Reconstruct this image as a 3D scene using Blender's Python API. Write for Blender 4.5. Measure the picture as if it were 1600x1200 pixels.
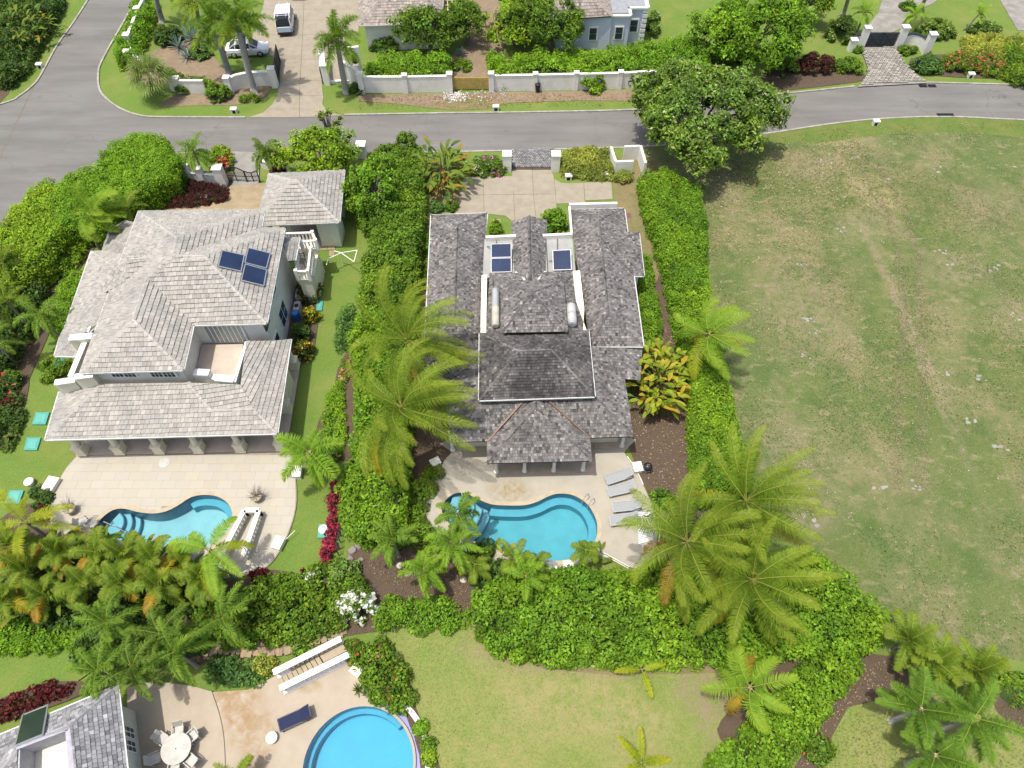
import bpy, math, random
import numpy as np
from mathutils import Vector, Matrix
from mathutils.geometry import tessellate_polygon

for _o in list(bpy.data.objects):
    bpy.data.objects.remove(_o)
S = bpy.context.scene
C = S.collection
R = math.radians
random.seed(7)
rng = np.random.default_rng(7)

# ------------------------------------------------------------------ camera
CAM_H, PITCH, FPX = 42.0, 55.5, 1109.0          # height above ground, degrees below the horizon, focal length in photo px
cam = bpy.data.cameras.new('camera')
cam.sensor_width = 36.0
cam.lens = FPX / 1600 * 36.0
cam.clip_start, cam.clip_end = 0.5, 3000
camo = bpy.data.objects.new('camera', cam)
C.objects.link(camo)
camo.location = (0, 0, CAM_H)
camo.rotation_euler = (R(90 - PITCH), 0, 0)
S.camera = camo

# ------------------------------------------------------------------ sky, sun, exposure
SUN_TO = Vector((0.22, 0.12, -1.0)).normalized()    # way the light travels: shadows fall right
w = bpy.data.worlds.new('World')
S.world = w
w.use_nodes = True
nt = w.node_tree
nt.nodes.clear()
sky = nt.nodes.new('ShaderNodeTexSky')
sky.sky_type = 'NISHITA'
sky.sun_disc = False
sky.sun_elevation = math.asin(-SUN_TO.z)
sky.sun_rotation = math.atan2(-SUN_TO.x, -SUN_TO.y)
sky.air_density, sky.dust_density, sky.ozone_density = 1.0, 4.0, 1.0
bg = nt.nodes.new('ShaderNodeBackground')
bg.inputs['Strength'].default_value = 0.15
wo = nt.nodes.new('ShaderNodeOutputWorld')
nt.links.new(sky.outputs[0], bg.inputs['Color'])
nt.links.new(bg.outputs[0], wo.inputs[0])
sl = bpy.data.lights.new('sun', 'SUN')
sl.energy, sl.angle, sl.color = 3.1, R(0.6), (1.0, 0.96, 0.88)
so = bpy.data.objects.new('sun', sl)
C.objects.link(so)
so.rotation_euler = SUN_TO.to_track_quat('-Z', 'Y').to_euler()
S.view_settings.view_transform = 'Standard'
S.view_settings.look = 'None'
S.view_settings.exposure = 0.42
S.view_settings.gamma = 1.0
S.view_settings.use_curve_mapping = False
S.render.engine = 'CYCLES'
S.cycles.max_bounces = 6
S.cycles.diffuse_bounces = 3
S.cycles.transparent_max_bounces = 12
S.cycles.caustics_reflective = S.cycles.caustics_refractive = False

# ------------------------------------------------------------------ survey: a point of the place from a bearing and its height
_p = R(PITCH)
def P(u, v, z=0.0):
    a, b = (u - 800) / FPX, (v - 600) / FPX
    dy = math.cos(_p) - b * math.sin(_p)
    dz = -math.sin(_p) - b * math.cos(_p)
    t = (z - CAM_H) / dz
    return Vector((a * t, dy * t, z))
def PXM(v, z=0.0):                       # photo px per metre, sideways, at that row and height
    a = (v - 600) / FPX
    return FPX * (math.sin(_p) + a * math.cos(_p)) / (CAM_H - z)

# ------------------------------------------------------------------ materials
MATS = {}
class NT:
    def __init__(s, name):
        s.m = bpy.data.materials.new(name)
        s.m.use_nodes = True
        s.t = s.m.node_tree
        s.t.nodes.clear()
        s.out = s.n('OutputMaterial')
    def n(s, kind, **kw):
        x = s.t.nodes.new('ShaderNode' + kind)
        for k, v in kw.items():
            setattr(x, k, v)
        return x
    def l(s, a, b):
        s.t.links.new(a, b)
    def pos(s, sx=1, sy=1, sz=1):
        g = s.n('NewGeometry')
        m = s.n('Mapping')
        m.inputs['Scale'].default_value = (sx, sy, sz)
        s.l(g.outputs['Position'], m.inputs['Vector'])
        return m.outputs[0]
    def noise(s, scale, detail=4, rough=.55, vec=None, dist=0):
        x = s.n('TexNoise')
        x.inputs['Scale'].default_value = scale
        x.inputs['Detail'].default_value = detail
        x.inputs['Roughness'].default_value = rough
        x.inputs['Distortion'].default_value = dist
        s.l(vec or s.pos(), x.inputs['Vector'])
        return x.outputs['Fac']
    def ramp(s, fac, a, b):
        x = s.n('MapRange')
        x.inputs[1].default_value, x.inputs[2].default_value = a, b
        s.l(fac, x.inputs[0])
        return x.outputs[0]
    def mix(s, fac, a, b, mode='MIX'):
        x = s.n('Mix', data_type='RGBA', blend_type=mode)
        for i, v in ((0, fac), (6, a), (7, b)):
            if hasattr(v, 'is_output'):
                s.l(v, x.inputs[i])
            else:
                x.inputs[i].default_value = v if i == 0 else (*v, 1)
        return x.outputs[2]
    def mul(s, a, b):
        x = s.n('Math', operation='MULTIPLY')
        for i, v in ((0, a), (1, b)):
            if hasattr(v, 'is_output'):
                s.l(v, x.inputs[i])
            else:
                x.inputs[i].default_value = v
        return x.outputs[0]
    def bsdf(s, col, rough=.7, metal=0, spec=.3, bump=None, bstr=.3, bdist=.05):
        b = s.n('BsdfPrincipled')
        if hasattr(col, 'is_output'):
            s.l(col, b.inputs['Base Color'])
        else:
            b.inputs['Base Color'].default_value = (*col, 1)
        b.inputs['Roughness'].default_value = rough
        b.inputs['Metallic'].default_value = metal
        b.inputs['Specular IOR Level'].default_value = spec
        if bump is not None:
            k = s.n('Bump')
            k.inputs['Strength'].default_value = bstr
            k.inputs['Distance'].default_value = bdist
            s.l(bump, k.inputs['Height'])
            s.l(k.outputs[0], b.inputs['Normal'])
        s.l(b.outputs[0], s.out.inputs[0])
        return b

def plain(name, col, rough=.6, metal=0, spec=.4, var=.18, scale=3.0, grime=0.0):
    """paint, plaster, metal: a colour with uneven wear"""
    if name in MATS:
        return MATS[name]
    k = NT(name)
    n1 = k.noise(scale, 5)
    c = k.mix(k.ramp(n1, .3, .7), tuple(x * (1 - var) for x in col), tuple(min(.9, x * (1 + var * .5)) for x in col))
    if grime:
        n2 = k.noise(.9, 6, .65)
        c = k.mix(k.mul(k.ramp(n2, .5, .75), grime), c, tuple(x * .45 for x in (col[0], col[1] * .97, col[2] * .85)))
    k.bsdf(c, rough, metal, spec, k.noise(scale * 12, 3), .12, .02)
    MATS[name] = k.m
    return k.m

def attr_mat(name, rough=.75, spec=.25, lich=None, bump=0, scale=1.0):
    """reads the pieces' own colours (attribute Col), with patches of lichen or wear on top"""
    k = NT(name)
    a = k.n('Attribute', attribute_name='Col')
    c = a.outputs['Color']
    if lich:
        for (sc, lo, hi, col, amt) in lich:
            n = k.noise(sc, 7, .62)
            c = k.mix(k.mul(k.ramp(n, lo, hi), amt), c, col)
    k.bsdf(c, rough, 0, spec, k.noise(14 * scale, 4) if bump else None, bump, .03)
    MATS[name] = k.m
    return k.m

def leaf_mat():
    k = NT('leaf')
    a = k.n('Attribute', attribute_name='Col')
    b = k.bsdf(a.outputs['Color'], .55, 0, .16)
    t = k.n('BsdfTranslucent')
    c2 = k.mix(1.0, a.outputs['Color'], (1.25, 1.15, .5), 'MULTIPLY')
    k.l(c2, t.inputs[0])
    m = k.n('MixShader')
    m.inputs[0].default_value = .38
    k.l(b.outputs[0], m.inputs[1])
    k.l(t.outputs[0], m.inputs[2])
    k.l(m.outputs[0], k.out.inputs[0])
    return k.m
LEAF = leaf_mat()

def ground_mat(name, layers, base, bump=.5, fine=9.0, rough=.95, spots=()):
    """layers: (noise scale, low, high, colour, amount, stretch)"""
    k = NT(name)
    c = base
    c = k.mix(k.ramp(k.noise(fine, 6, .7), .25, .75), tuple(x * .7 for x in base), tuple(x * 1.3 for x in base))
    for L in layers:
        sc, lo, hi, col, amt = L[:5]
        st = L[5] if len(L) > 5 else (1, 1)
        n = k.noise(sc, 8, .65, k.pos(st[0], st[1], 1), .4)
        c = k.mix(k.mul(k.ramp(n, lo, hi), amt), c, col)
    for (x, y, rx, ry, rot, col, amt) in spots:         # bare or straw coloured patches at their own place
        g = k.n('NewGeometry')
        mp = k.n('Mapping', vector_type='TEXTURE')
        mp.inputs['Location'].default_value, mp.inputs['Rotation'].default_value, mp.inputs['Scale'].default_value = (x, y, 0), (0, 0, rot), (rx, ry, 1e6)
        k.l(g.outputs['Position'], mp.inputs['Vector'])
        gr = k.n('TexGradient', gradient_type='SPHERICAL')
        k.l(mp.outputs[0], gr.inputs[0])
        f = k.mul(k.ramp(gr.outputs['Fac'], .0, .55), k.ramp(k.noise(1.5, 7, .72, None, .5), .38, .62))
        c = k.mix(k.mul(f, amt), c, col)
    k.bsdf(c, rough, 0, .15, k.noise(fine * 1.4, 5, .7), bump, .08)
    MATS[name] = k.m
    return k.m

# ------------------------------------------------------------------ mesh building
def link_mesh(name, V, F, mats, parent=None, col=None, mi=None, loc=None, smooth=False):
    me = bpy.data.meshes.new(name)
    me.from_pydata([tuple(v) for v in V], [], F)
    for m in (mats if isinstance(mats, (list, tuple)) else [mats]):
        me.materials.append(m)
    if mi is not None:
        me.polygons.foreach_set('material_index', np.array(mi, dtype=np.int32))
    if col is not None:
        at = me.attributes.new('Col', 'FLOAT_COLOR', 'FACE')
        a = np.ones((len(F), 4), dtype=np.float32)
        a[:, :3] = np.array(col, dtype=np.float32).reshape(-1, 3)
        at.data.foreach_set('color', a.ravel())
    if smooth:
        me.polygons.foreach_set('use_smooth', np.ones(len(F), dtype=bool))
    me.update()
    o = bpy.data.objects.new(name, me)
    C.objects.link(o)
    if parent is not None:
        o.parent = parent
        if loc is None:
            # geometry is given in world space: move it into the parent's space
            pl = world_loc(parent)
            me.transform(Matrix.Translation(-pl))
    if loc is not None:
        o.location = loc
    return o

WLOC = {}
def world_loc(o):
    v = Vector(o.location)
    while o.parent:
        o = o.parent
        v = v + Vector(o.location)
    return v

class MB:
    """collects shapes in world space, then links them as ONE object"""
    def __init__(s):
        s.V, s.F, s.c, s.m = [], [], [], []
        s.col, s.mi = (1, 1, 1), 0
    def face(s, pts):
        i = len(s.V)
        s.V += [Vector(p) for p in pts]
        s.F.append(tuple(range(i, i + len(pts))))
        s.c.append(s.col)
        s.m.append(s.mi)
    def hexa(s, b, t):                       # bottom and top rings, same count, counter-clockwise from above
        n = len(b)
        i = len(s.V)
        s.V += [Vector(p) for p in b] + [Vector(p) for p in t]
        fs = [tuple(reversed(range(i, i + n))), tuple(range(i + n, i + 2 * n))]
        fs += [(i + k, i + (k + 1) % n, i + n + (k + 1) % n, i + n + k) for k in range(n)]
        s.F += fs
        s.c += [s.col] * len(fs)
        s.m += [s.mi] * len(fs)
    def box(s, cx, cy, z0, z1, sx, sy, rot=0, taper=1.0):
        ca, sa = math.cos(rot), math.sin(rot)
        q = [(-1, -1), (1, -1), (1, 1), (-1, 1)]
        def ring(z, k):
            return [(cx + (a * sx * ca - b * sy * sa) * .5 * k, cy + (a * sx * sa + b * sy * ca) * .5 * k, z) for a, b in q]
        s.hexa(ring(z0, 1), ring(z1, taper))
    def bar(s, p, q, wd, ht=None, up=(0, 0, 1)):
        p, q = Vector(p), Vector(q)
        d = (q - p).normalized()
        u = Vector(up)
        r = d.cross(u)
        if r.length < 1e-4:
            r = d.cross(Vector((1, 0, 0)))
        r.normalize()
        u = r.cross(d).normalized()
        ht = ht or wd
        o = [(-1, -1), (1, -1), (1, 1), (-1, 1)]
        s.hexa([p + r * a * wd / 2 + u * b * ht / 2 for a, b in o], [q + r * a * wd / 2 + u * b * ht / 2 for a, b in o])
    def prism(s, poly, z0, z1):
        poly = ccw(poly)
        n = len(poly)
        i = len(s.V)
        s.V += [Vector((p[0], p[1], z0)) for p in poly] + [Vector((p[0], p[1], z1)) for p in poly]
        tri = tessellate_polygon([[Vector((p[0], p[1], 0)) for p in poly]])
        fs = []
        for t in tri:
            a, b, c = (poly[k] for k in t)
            if (b[0] - a[0]) * (c[1] - a[1]) - (b[1] - a[1]) * (c[0] - a[0]) < 0:
                t = (t[0], t[2], t[1])
            fs.append(tuple(i + n + k for k in t))
            fs.append(tuple(i + k for k in reversed(t)))
        fs += [(i + k, i + (k + 1) % n, i + n + (k + 1) % n, i + n + k) for k in range(n)]
        s.F += fs
        s.c += [s.col] * len(fs)
        s.m += [s.mi] * len(fs)
    def lathe(s, c, prof, n=12, ax=None):
        """prof: (radius, height) from bottom to top"""
        i = len(s.V)
        c = Vector(c)
        for r, z in prof:
            for k in range(n):
                a = 2 * math.pi * k / n
                p = Vector((r * math.cos(a), r * math.sin(a), z))
                s.V.append(c + (ax @ p if ax is not None else p))
        for j in range(len(prof) - 1):
            for k in range(n):
                s.F.append((i + j * n + k, i + j * n + (k + 1) % n, i + (j + 1) * n + (k + 1) % n, i + (j + 1) * n + k))
                s.c.append(s.col); s.m.append(s.mi)
        s.F.append(tuple(i + k for k in reversed(range(n))))
        s.F.append(tuple(i + (len(prof) - 1) * n + k for k in range(n)))
        s.c += [s.col] * 2; s.m += [s.mi] * 2
    def tube(s, pts, rad, n=7):
        pts = [Vector(p) for p in pts]
        rad = rad if isinstance(rad, (list, tuple)) else [rad] * len(pts)
        i = len(s.V)
        for j, p in enumerate(pts):
            d = (pts[min(j + 1, len(pts) - 1)] - pts[max(j - 1, 0)]).normalized()
            a = d.cross(Vector((0.13, 0.31, 1)) if abs(d.z) < .97 else Vector((1, 0, 0))).normalized()
            b = d.cross(a)
            for k in range(n):
                t = 2 * math.pi * k / n
                s.V.append(p + (a * math.cos(t) + b * math.sin(t)) * rad[j])
        for j in range(len(pts) - 1):
            for k in range(n):
                s.F.append((i + j * n + k, i + j * n + (k + 1) % n, i + (j + 1) * n + (k + 1) % n, i + (j + 1) * n + k))
                s.c.append(s.col); s.m.append(s.mi)
        s.F.append(tuple(i + k for k in range(n)))
        s.F.append(tuple(i + (len(pts) - 1) * n + k for k in reversed(range(n))))
        s.c += [s.col] * 2; s.m += [s.mi] * 2
    def build(s, name, mats, parent=None, useCol=False, smooth=False):
        return link_mesh(name, s.V, s.F, mats, parent, s.c if useCol else None, s.m, smooth=smooth)

def ccw(poly):
    a = sum(poly[i][0] * poly[(i + 1) % len(poly)][1] - poly[(i + 1) % len(poly)][0] * poly[i][1] for i in range(len(poly)))
    return list(poly) if a > 0 else list(reversed(poly))

def tag(o, label=None, cat=None, group=None, kind=None):
    if label: o['label'] = label
    if cat: o['category'] = cat
    if group: o['group'] = group
    if kind: o['kind'] = kind
    return o
def empty(name, loc, label, cat, group=None):
    o = bpy.data.objects.new(name, None)
    C.objects.link(o)
    o.location = loc
    o.empty_display_size = .3
    return tag(o, label, cat, group)
def copy_tree(o, loc=None, rz=None, label=None, parent=None):
    c = o.copy()
    C.objects.link(c)
    if parent is not None: c.parent = parent
    if loc is not None: c.location = loc
    if rz is not None: c.rotation_euler = (0, 0, rz)
    if label: c['label'] = label
    for ch in [x for x in o.children]:
        copy_tree(ch, parent=c)
    return c

def smooth_poly(pts, n=4, closed=True):
    """Catmull-Rom through the points"""
    out = []
    m = len(pts)
    for i in range(m if closed else m - 1):
        g = lambda k: Vector(pts[k % m]) if closed else Vector(pts[max(0, min(m - 1, k))])
        p0, p1, p2, p3 = g(i - 1), g(i), g(i + 1), g(i + 2)
        for j in range(n):
            t = j / n
            out.append(.5 * (2 * p1 + (p2 - p0) * t + (2 * p0 - 5 * p1 + 4 * p2 - p3) * t * t + (3 * p1 - p0 - 3 * p2 + p3) * t ** 3))
    if not closed:
        out.append(Vector(pts[-1]))
    return out
def inset(poly, d):
    """moves a plan outline inwards by d"""
    poly = ccw([Vector((p[0], p[1])) for p in poly])
    n = len(poly)
    out = []
    for i in range(n):
        a, b, c = poly[i - 1], poly[i], poly[(i + 1) % n]
        e1, e2 = (b - a).normalized(), (c - b).normalized()
        n1, n2 = Vector((-e1.y, e1.x)), Vector((-e2.y, e2.x))
        m = n1 + n2
        m = m / max(.35, m.length_squared) * 2 if m.length > 1e-6 else n1
        out.append(b + m * d)
    return out
def inside(poly, x, y):
    """vectorised point in polygon"""
    r = np.zeros(len(x), dtype=bool)
    n = len(poly)
    for i in range(n):
        x1, y1, x2, y2 = poly[i][0], poly[i][1], poly[(i + 1) % n][0], poly[(i + 1) % n][1]
        if y1 == y2: continue
        k = ((y1 > y) != (y2 > y)) & (x < (x2 - x1) * (y - y1) / (y2 - y1) + x1)
        r ^= k
    return r
def vnoise(x, y, z=None, seed=0):
    """smooth value noise, 0..1"""
    z = np.zeros_like(x) if z is None else z
    xi, yi, zi = np.floor(x).astype(np.int64), np.floor(y).astype(np.int64), np.floor(z).astype(np.int64)
    fx, fy, fz = x - xi, y - yi, z - zi
    fx, fy, fz = (f * f * (3 - 2 * f) for f in (fx, fy, fz))
    def h(a, b, c):
        n = (a * 374761393 + b * 668265263 + c * 2147483647 + seed * 974711) & 0x7fffffff
        n = ((n ^ (n >> 13)) * 1274126177) & 0x7fffffff
        return ((n ^ (n >> 16)) & 0xffff) / 65535.0
    r = 0
    for dx in (0, 1):
        for dy in (0, 1):
            for dz in (0, 1):
                r = r + h(xi + dx, yi + dy, zi + dz) * (fx if dx else 1 - fx) * (fy if dy else 1 - fy) * (fz if dz else 1 - fz)
    return r
# ------------------------------------------------------------------ foliage
PAL = {   # colours of the leaves themselves: (colour, share)
    'hedge': [((0.177, 0.328, 0.025), 5), ((0.132, 0.253, 0.019), 3), ((0.250, 0.404, 0.030), 3)],
    'lime': [((0.277, 0.422, 0.028), 4), ((0.200, 0.360, 0.025), 4), ((0.364, 0.452, 0.036), 1.5)],
    'green': [((0.138, 0.250, 0.024), 4), ((0.187, 0.310, 0.028), 3), ((0.101, 0.182, 0.018), 3)],
    'bright': [((0.187, 0.356, 0.025), 4), ((0.244, 0.409, 0.029), 3), ((0.141, 0.285, 0.021), 3)],
    'dark': [((0.086, 0.158, 0.030), 4), ((0.116, 0.200, 0.039), 3), ((0.063, 0.109, 0.024), 3)],
    'teal': [((0.104, 0.224, 0.047), 4), ((0.149, 0.273, 0.064), 3), ((0.074, 0.162, 0.034), 2)],
    'olive': [((.165, .285, .04), 5), ((.12, .22, .032), 4), ((.24, .34, .06), 3), ((.42, .43, .24), .8)],
    'mixed': [((0.129, 0.246, 0.021), 5), ((0.194, 0.308, 0.026), 3), ((0.187, 0.187, 0.026), .7), ((0.090, 0.169, 0.017), 3)],
    'red': [((.15, .022, .025), 4), ((.095, .02, .02), 4), ((.22, .035, .035), 2)],
    'maroon': [((.085, .024, .022), 4), ((.12, .028, .026), 3), ((.05, .032, .018), 2)],
    'pink': [((.42, .045, .09), 4), ((.30, .03, .05), 3), ((.12, .02, .03), 2)],
    'croton': [((.045, .075, .02), 5), ((.07, .11, .022), 3), ((.48, .32, .02), 1.6), ((.28, .13, .016), 1)],
    'yellowcroton': [((.55, .42, .02), 4), ((.42, .37, .03), 3), ((.14, .19, .02), 3)],
    'yellowgreen': [((.36, .40, .06), 4), ((.48, .47, .12), 2), ((.18, .27, .04), 3)],
    'white': [((.8, .8, .78), 1)],
    'magenta': [((.55, .03, .33), 3), ((.62, .10, .42), 2)],
    'coral': [((.65, .10, .07), 3), ((.60, .20, .16), 2)],
    'peach': [((.62, .30, .20), 3), ((.55, .20, .16), 2)],
    'cream': [((.72, .68, .52), 3), ((.6, .55, .35), 1)],
    'pinkfl': [((.70, .33, .42), 2), ((.75, .5, .5), 1)],
}
def pal_cols(pal, n):
    p = PAL[pal]
    w_ = np.array([x[1] for x in p], dtype=float)
    c = np.array([x[0] for x in p])
    return c[rng.choice(len(p), n, p=w_ / w_.sum())]

def leaf_quads(pos, nrm, size, asp=.5, fold=.12):
    """one leaf (a folded diamond) at every position"""
    n = len(pos)
    t = rng.normal(size=(n, 3))
    t -= nrm * np.sum(t * nrm, axis=1, keepdims=True)
    t /= np.linalg.norm(t, axis=1, keepdims=True) + 1e-9
    b = np.cross(nrm, t)
    L = np.reshape(size * rng.uniform(.7, 1.35, n), (-1, 1))
    W = L * asp
    v = np.empty((n, 4, 3))
    v[:, 0] = pos - t * L * .5
    v[:, 1] = pos + b * W * .5 - nrm * L * fold
    v[:, 2] = pos + t * L * .5 - nrm * L * fold * .6
    v[:, 3] = pos - b * W * .5 - nrm * L * fold
    return v.reshape(-1, 3)

def quads_mesh(name, V, cols, mat, parent=None, extra=None):
    """V: 4 points per face, cols: colour per face; extra: (verts, faces, colours) of a core"""
    nf = len(V) // 4
    me = bpy.data.meshes.new(name)
    ev, ef, ec = extra if extra else ([], [], [])
    org = world_loc(parent) if parent is not None else Vector((0, 0, 0))
    V = np.asarray(V) - np.array(org)
    nv = len(V) + len(ev)
    me.vertices.add(nv)
    co = V.ravel()
    if len(ev):
        co = np.concatenate([co, (np.array([tuple(x) for x in ev]) - np.array(org)).ravel()])
    me.vertices.foreach_set('co', co.astype(np.float32))
    ln = [4] * nf + [len(f) for f in ef]
    idx = np.arange(nf * 4)
    if len(ef):
        idx = np.concatenate([idx, np.array([k + nf * 4 for f in ef for k in f])])
    me.loops.add(len(idx))
    me.loops.foreach_set('vertex_index', idx.astype(np.int32))
    me.polygons.add(len(ln))
    st = np.concatenate([[0], np.cumsum(ln)[:-1]]).astype(np.int32)
    me.polygons.foreach_set('loop_start', st)
    me.polygons.foreach_set('loop_total', np.array(ln, dtype=np.int32))
    me.materials.append(mat)
    at = me.attributes.new('Col', 'FLOAT_COLOR', 'FACE')
    a = np.ones((len(ln), 4), dtype=np.float32)
    a[:nf, :3] = cols
    if len(ef): a[nf:, :3] = ec
    at.data.foreach_set('color', a.ravel())
    me.update(calc_edges=True)
    o = bpy.data.objects.new(name, me)
    C.objects.link(o)
    if parent is not None: o.parent = parent
    return o

def clump_leaves(cl, size, cover, pal, asp=.5, low=-.25, jit=.65, shade=.14):
    """leaves on the outside of every clump (x, y, z, r)"""
    cl = np.asarray(cl, dtype=float)
    cnt = np.maximum(4, (cover * 1.15 * 2 * math.pi * cl[:, 3] ** 2 / (size * size * asp)).astype(int))
    k = np.repeat(np.arange(len(cl)), cnt)
    n = len(k)
    z = rng.uniform(low, 1, n)
    a = rng.uniform(0, 2 * math.pi, n)
    s_ = np.sqrt(1 - z * z)
    d = np.stack([s_ * np.cos(a), s_ * np.sin(a), z], 1)
    pos = cl[k, :3] + d * (cl[k, 3] * rng.uniform(.72, 1.08, n))[:, None]
    nr = d + rng.normal(size=(n, 3)) * jit
    nr[:, 2] += .6
    nr /= np.linalg.norm(nr, axis=1, keepdims=True)
    drift = vnoise(cl[:, 0] * .45, cl[:, 1] * .45, cl[:, 2] * .6, seed=11) - .5        # young and old growth in patches
    tone = (1 + rng.normal(size=len(cl)) * shade + drift * .45)[k] * (1 + rng.normal(size=n) * .14)
    hue = np.stack([1 + drift * .22, np.ones(len(cl)), 1 - drift * .3], 1)[k]
    cols = np.clip(pal_cols(pal, n) * hue * np.clip(tone, .55, 1.6)[:, None], 0.004, .85)
    sz = size * rng.choice([.65, 1.0, 1.25], n, p=[.35, .45, .2])
    return leaf_quads(pos, nr, sz, asp), cols

def core_prism(poly, z1, col=(.07, .12, .03)):
    """the twigs and inner leaves that close a hedge"""
    b = MB()
    b.prism(poly, 0, z1)
    return b.V, b.F, np.array([col] * len(b.F))
def core_balls(cl, k=.8, col=(.07, .12, .03)):
    V, F = [], []
    for x, y, z, r in cl:
        i = len(V)
        for a in range(5):
            t = a * 1.2566
            V.append((x + r * k * math.cos(t), y + r * k * math.sin(t), z - r * .1))
        V += [(x, y, z + r * k * .75), (x, y, z - r * k)]
        F += [(i + a, i + (a + 1) % 5, i + 5) for a in range(5)] + [(i + (a + 1) % 5, i + a, i + 6) for a in range(5)]
    return V, F, np.array([col] * len(F))

def hedge(label, px, h, pal='hedge', leaf=.17, name='hedge', cat='hedge', sp=.62, r=.47, cover=1.35, lump=.16, group=None, asp=.55, top=None, flow=None, wob=0.0, shade=.14):
    """clipped or loose hedge: px = outline of its top as seen, at its height h"""
    poly = [P(u, v, h) for u, v in px]
    poly = ccw([(p.x, p.y) for p in poly])
    xs, ys = [p[0] for p in poly], [p[1] for p in poly]
    gx, gy = np.meshgrid(np.arange(min(xs), max(xs), sp), np.arange(min(ys), max(ys), sp))
    gx = gx.ravel() + rng.uniform(-.4, .4, gx.size) * sp
    gy = gy.ravel() + rng.uniform(-.4, .4, gy.size) * sp
    inn = inset(poly, r * .2)
    k = inside(inn, gx, gy)
    gx, gy = gx[k], gy[k]
    hz = h + (vnoise(gx * .5, gy * .5, seed=3) - .5) * wob * 2
    cl = [np.stack([gx, gy, hz - r * .8 + rng.uniform(-lump, lump * .6, len(gx)), r * rng.uniform(.8, 1.25, len(gx))], 1)]
    # the sides
    n = len(inn)
    for i in range(n):
        a, b = Vector(inn[i]), Vector(inn[(i + 1) % n])
        d = (b - a).length
        m = max(1, int(d / (sp * .95)))
        for j in range(m):
            q = a.lerp(b, (j + random.random()) / m)
            z = h - r * .9
            while z > r * .5:
                z -= sp * random.uniform(.75, 1.0)
                cl.append(np.array([[q.x + random.uniform(-.1, .1), q.y + random.uniform(-.1, .1), max(.25, z), r * random.uniform(.8, 1.1)]]))
    cl = np.concatenate(cl)
    V, cols = clump_leaves(cl, leaf, cover, pal, asp, low=-.3, shade=shade)
    if flow: 
        for fpal, fs, fcov, fshare in flow:
            kk = rng.random(len(cl)) < fshare
            if kk.any():
                c2 = cl[kk].copy(); c2[:, 3] *= 1.06
                v2, cc2 = clump_leaves(c2, fs, fcov, fpal, .8, low=.1)
                V = np.concatenate([V, v2]); cols = np.concatenate([cols, cc2])
    core = inset(poly, r * .6)
    o = quads_mesh(name, V, cols, LEAF, extra=core_prism(core, max(.2, h - r * 1.05 - lump * .4 - wob)))
    return tag(o, label, cat, group, 'thing')

def bush(label, u, v, rx, h, pal='green', leaf=.16, name='bush', cat='bush', ry=None, cover=1.15, group=None, cr=.36, flow=None, asp=.5, n=None, flat=.5, rot=0):
    """rounded shrub: (u, v) the middle of its mass as seen, rx its half width in px, h its height"""
    zc = h * .55
    c = P(u, v, zc)
    a = rx / PXM(v, zc)
    b = (ry / rx if ry else .9) * a
    n = n or int(max(6, 2.2 * (a * b) / (cr * cr) + 3 * h * (a + b) * .5 / cr / cr * .25))
    cl = []
    for i in range(n):
        t = 2 * math.pi * random.random()
        zz = random.random() ** .8
        rad = math.sqrt(max(0, 1 - (zz * .95) ** 2)) * (.55 + .45 * random.random() ** .5)
        x, y = a * rad * math.cos(t), b * rad * math.sin(t)
        if rot: x, y = x * math.cos(rot) - y * math.sin(rot), x * math.sin(rot) + y * math.cos(rot)
        cl.append((c.x + x * (1 - cr * .5 / max(a, cr)), c.y + y * (1 - cr * .5 / max(a, cr)), max(.2, zz * (h - cr * .8)), cr * random.uniform(.75, 1.2)))
    cl = np.array(cl)
    V, cols = clump_leaves(cl, leaf, cover, pal, asp, low=-.3)
    if flow:
        for fpal, fs, fcov, fshare in flow:
            kk = rng.random(len(cl)) < fshare
            if kk.any():
                c2 = cl[kk].copy(); c2[:, 3] *= 1.08
                v2, cc2 = clump_leaves(c2, fs, fcov, fpal, .8, low=.1)
                V = np.concatenate([V, v2]); cols = np.concatenate([cols, cc2])
    o = quads_mesh(name, V, cols, LEAF, extra=core_balls(cl, .8))
    return tag(o, label, cat, group)

BARK = attr_mat('bark', .9, .1, [(5.0, .45, .75, (.30, .28, .25), .5)], bump=.5)

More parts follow.
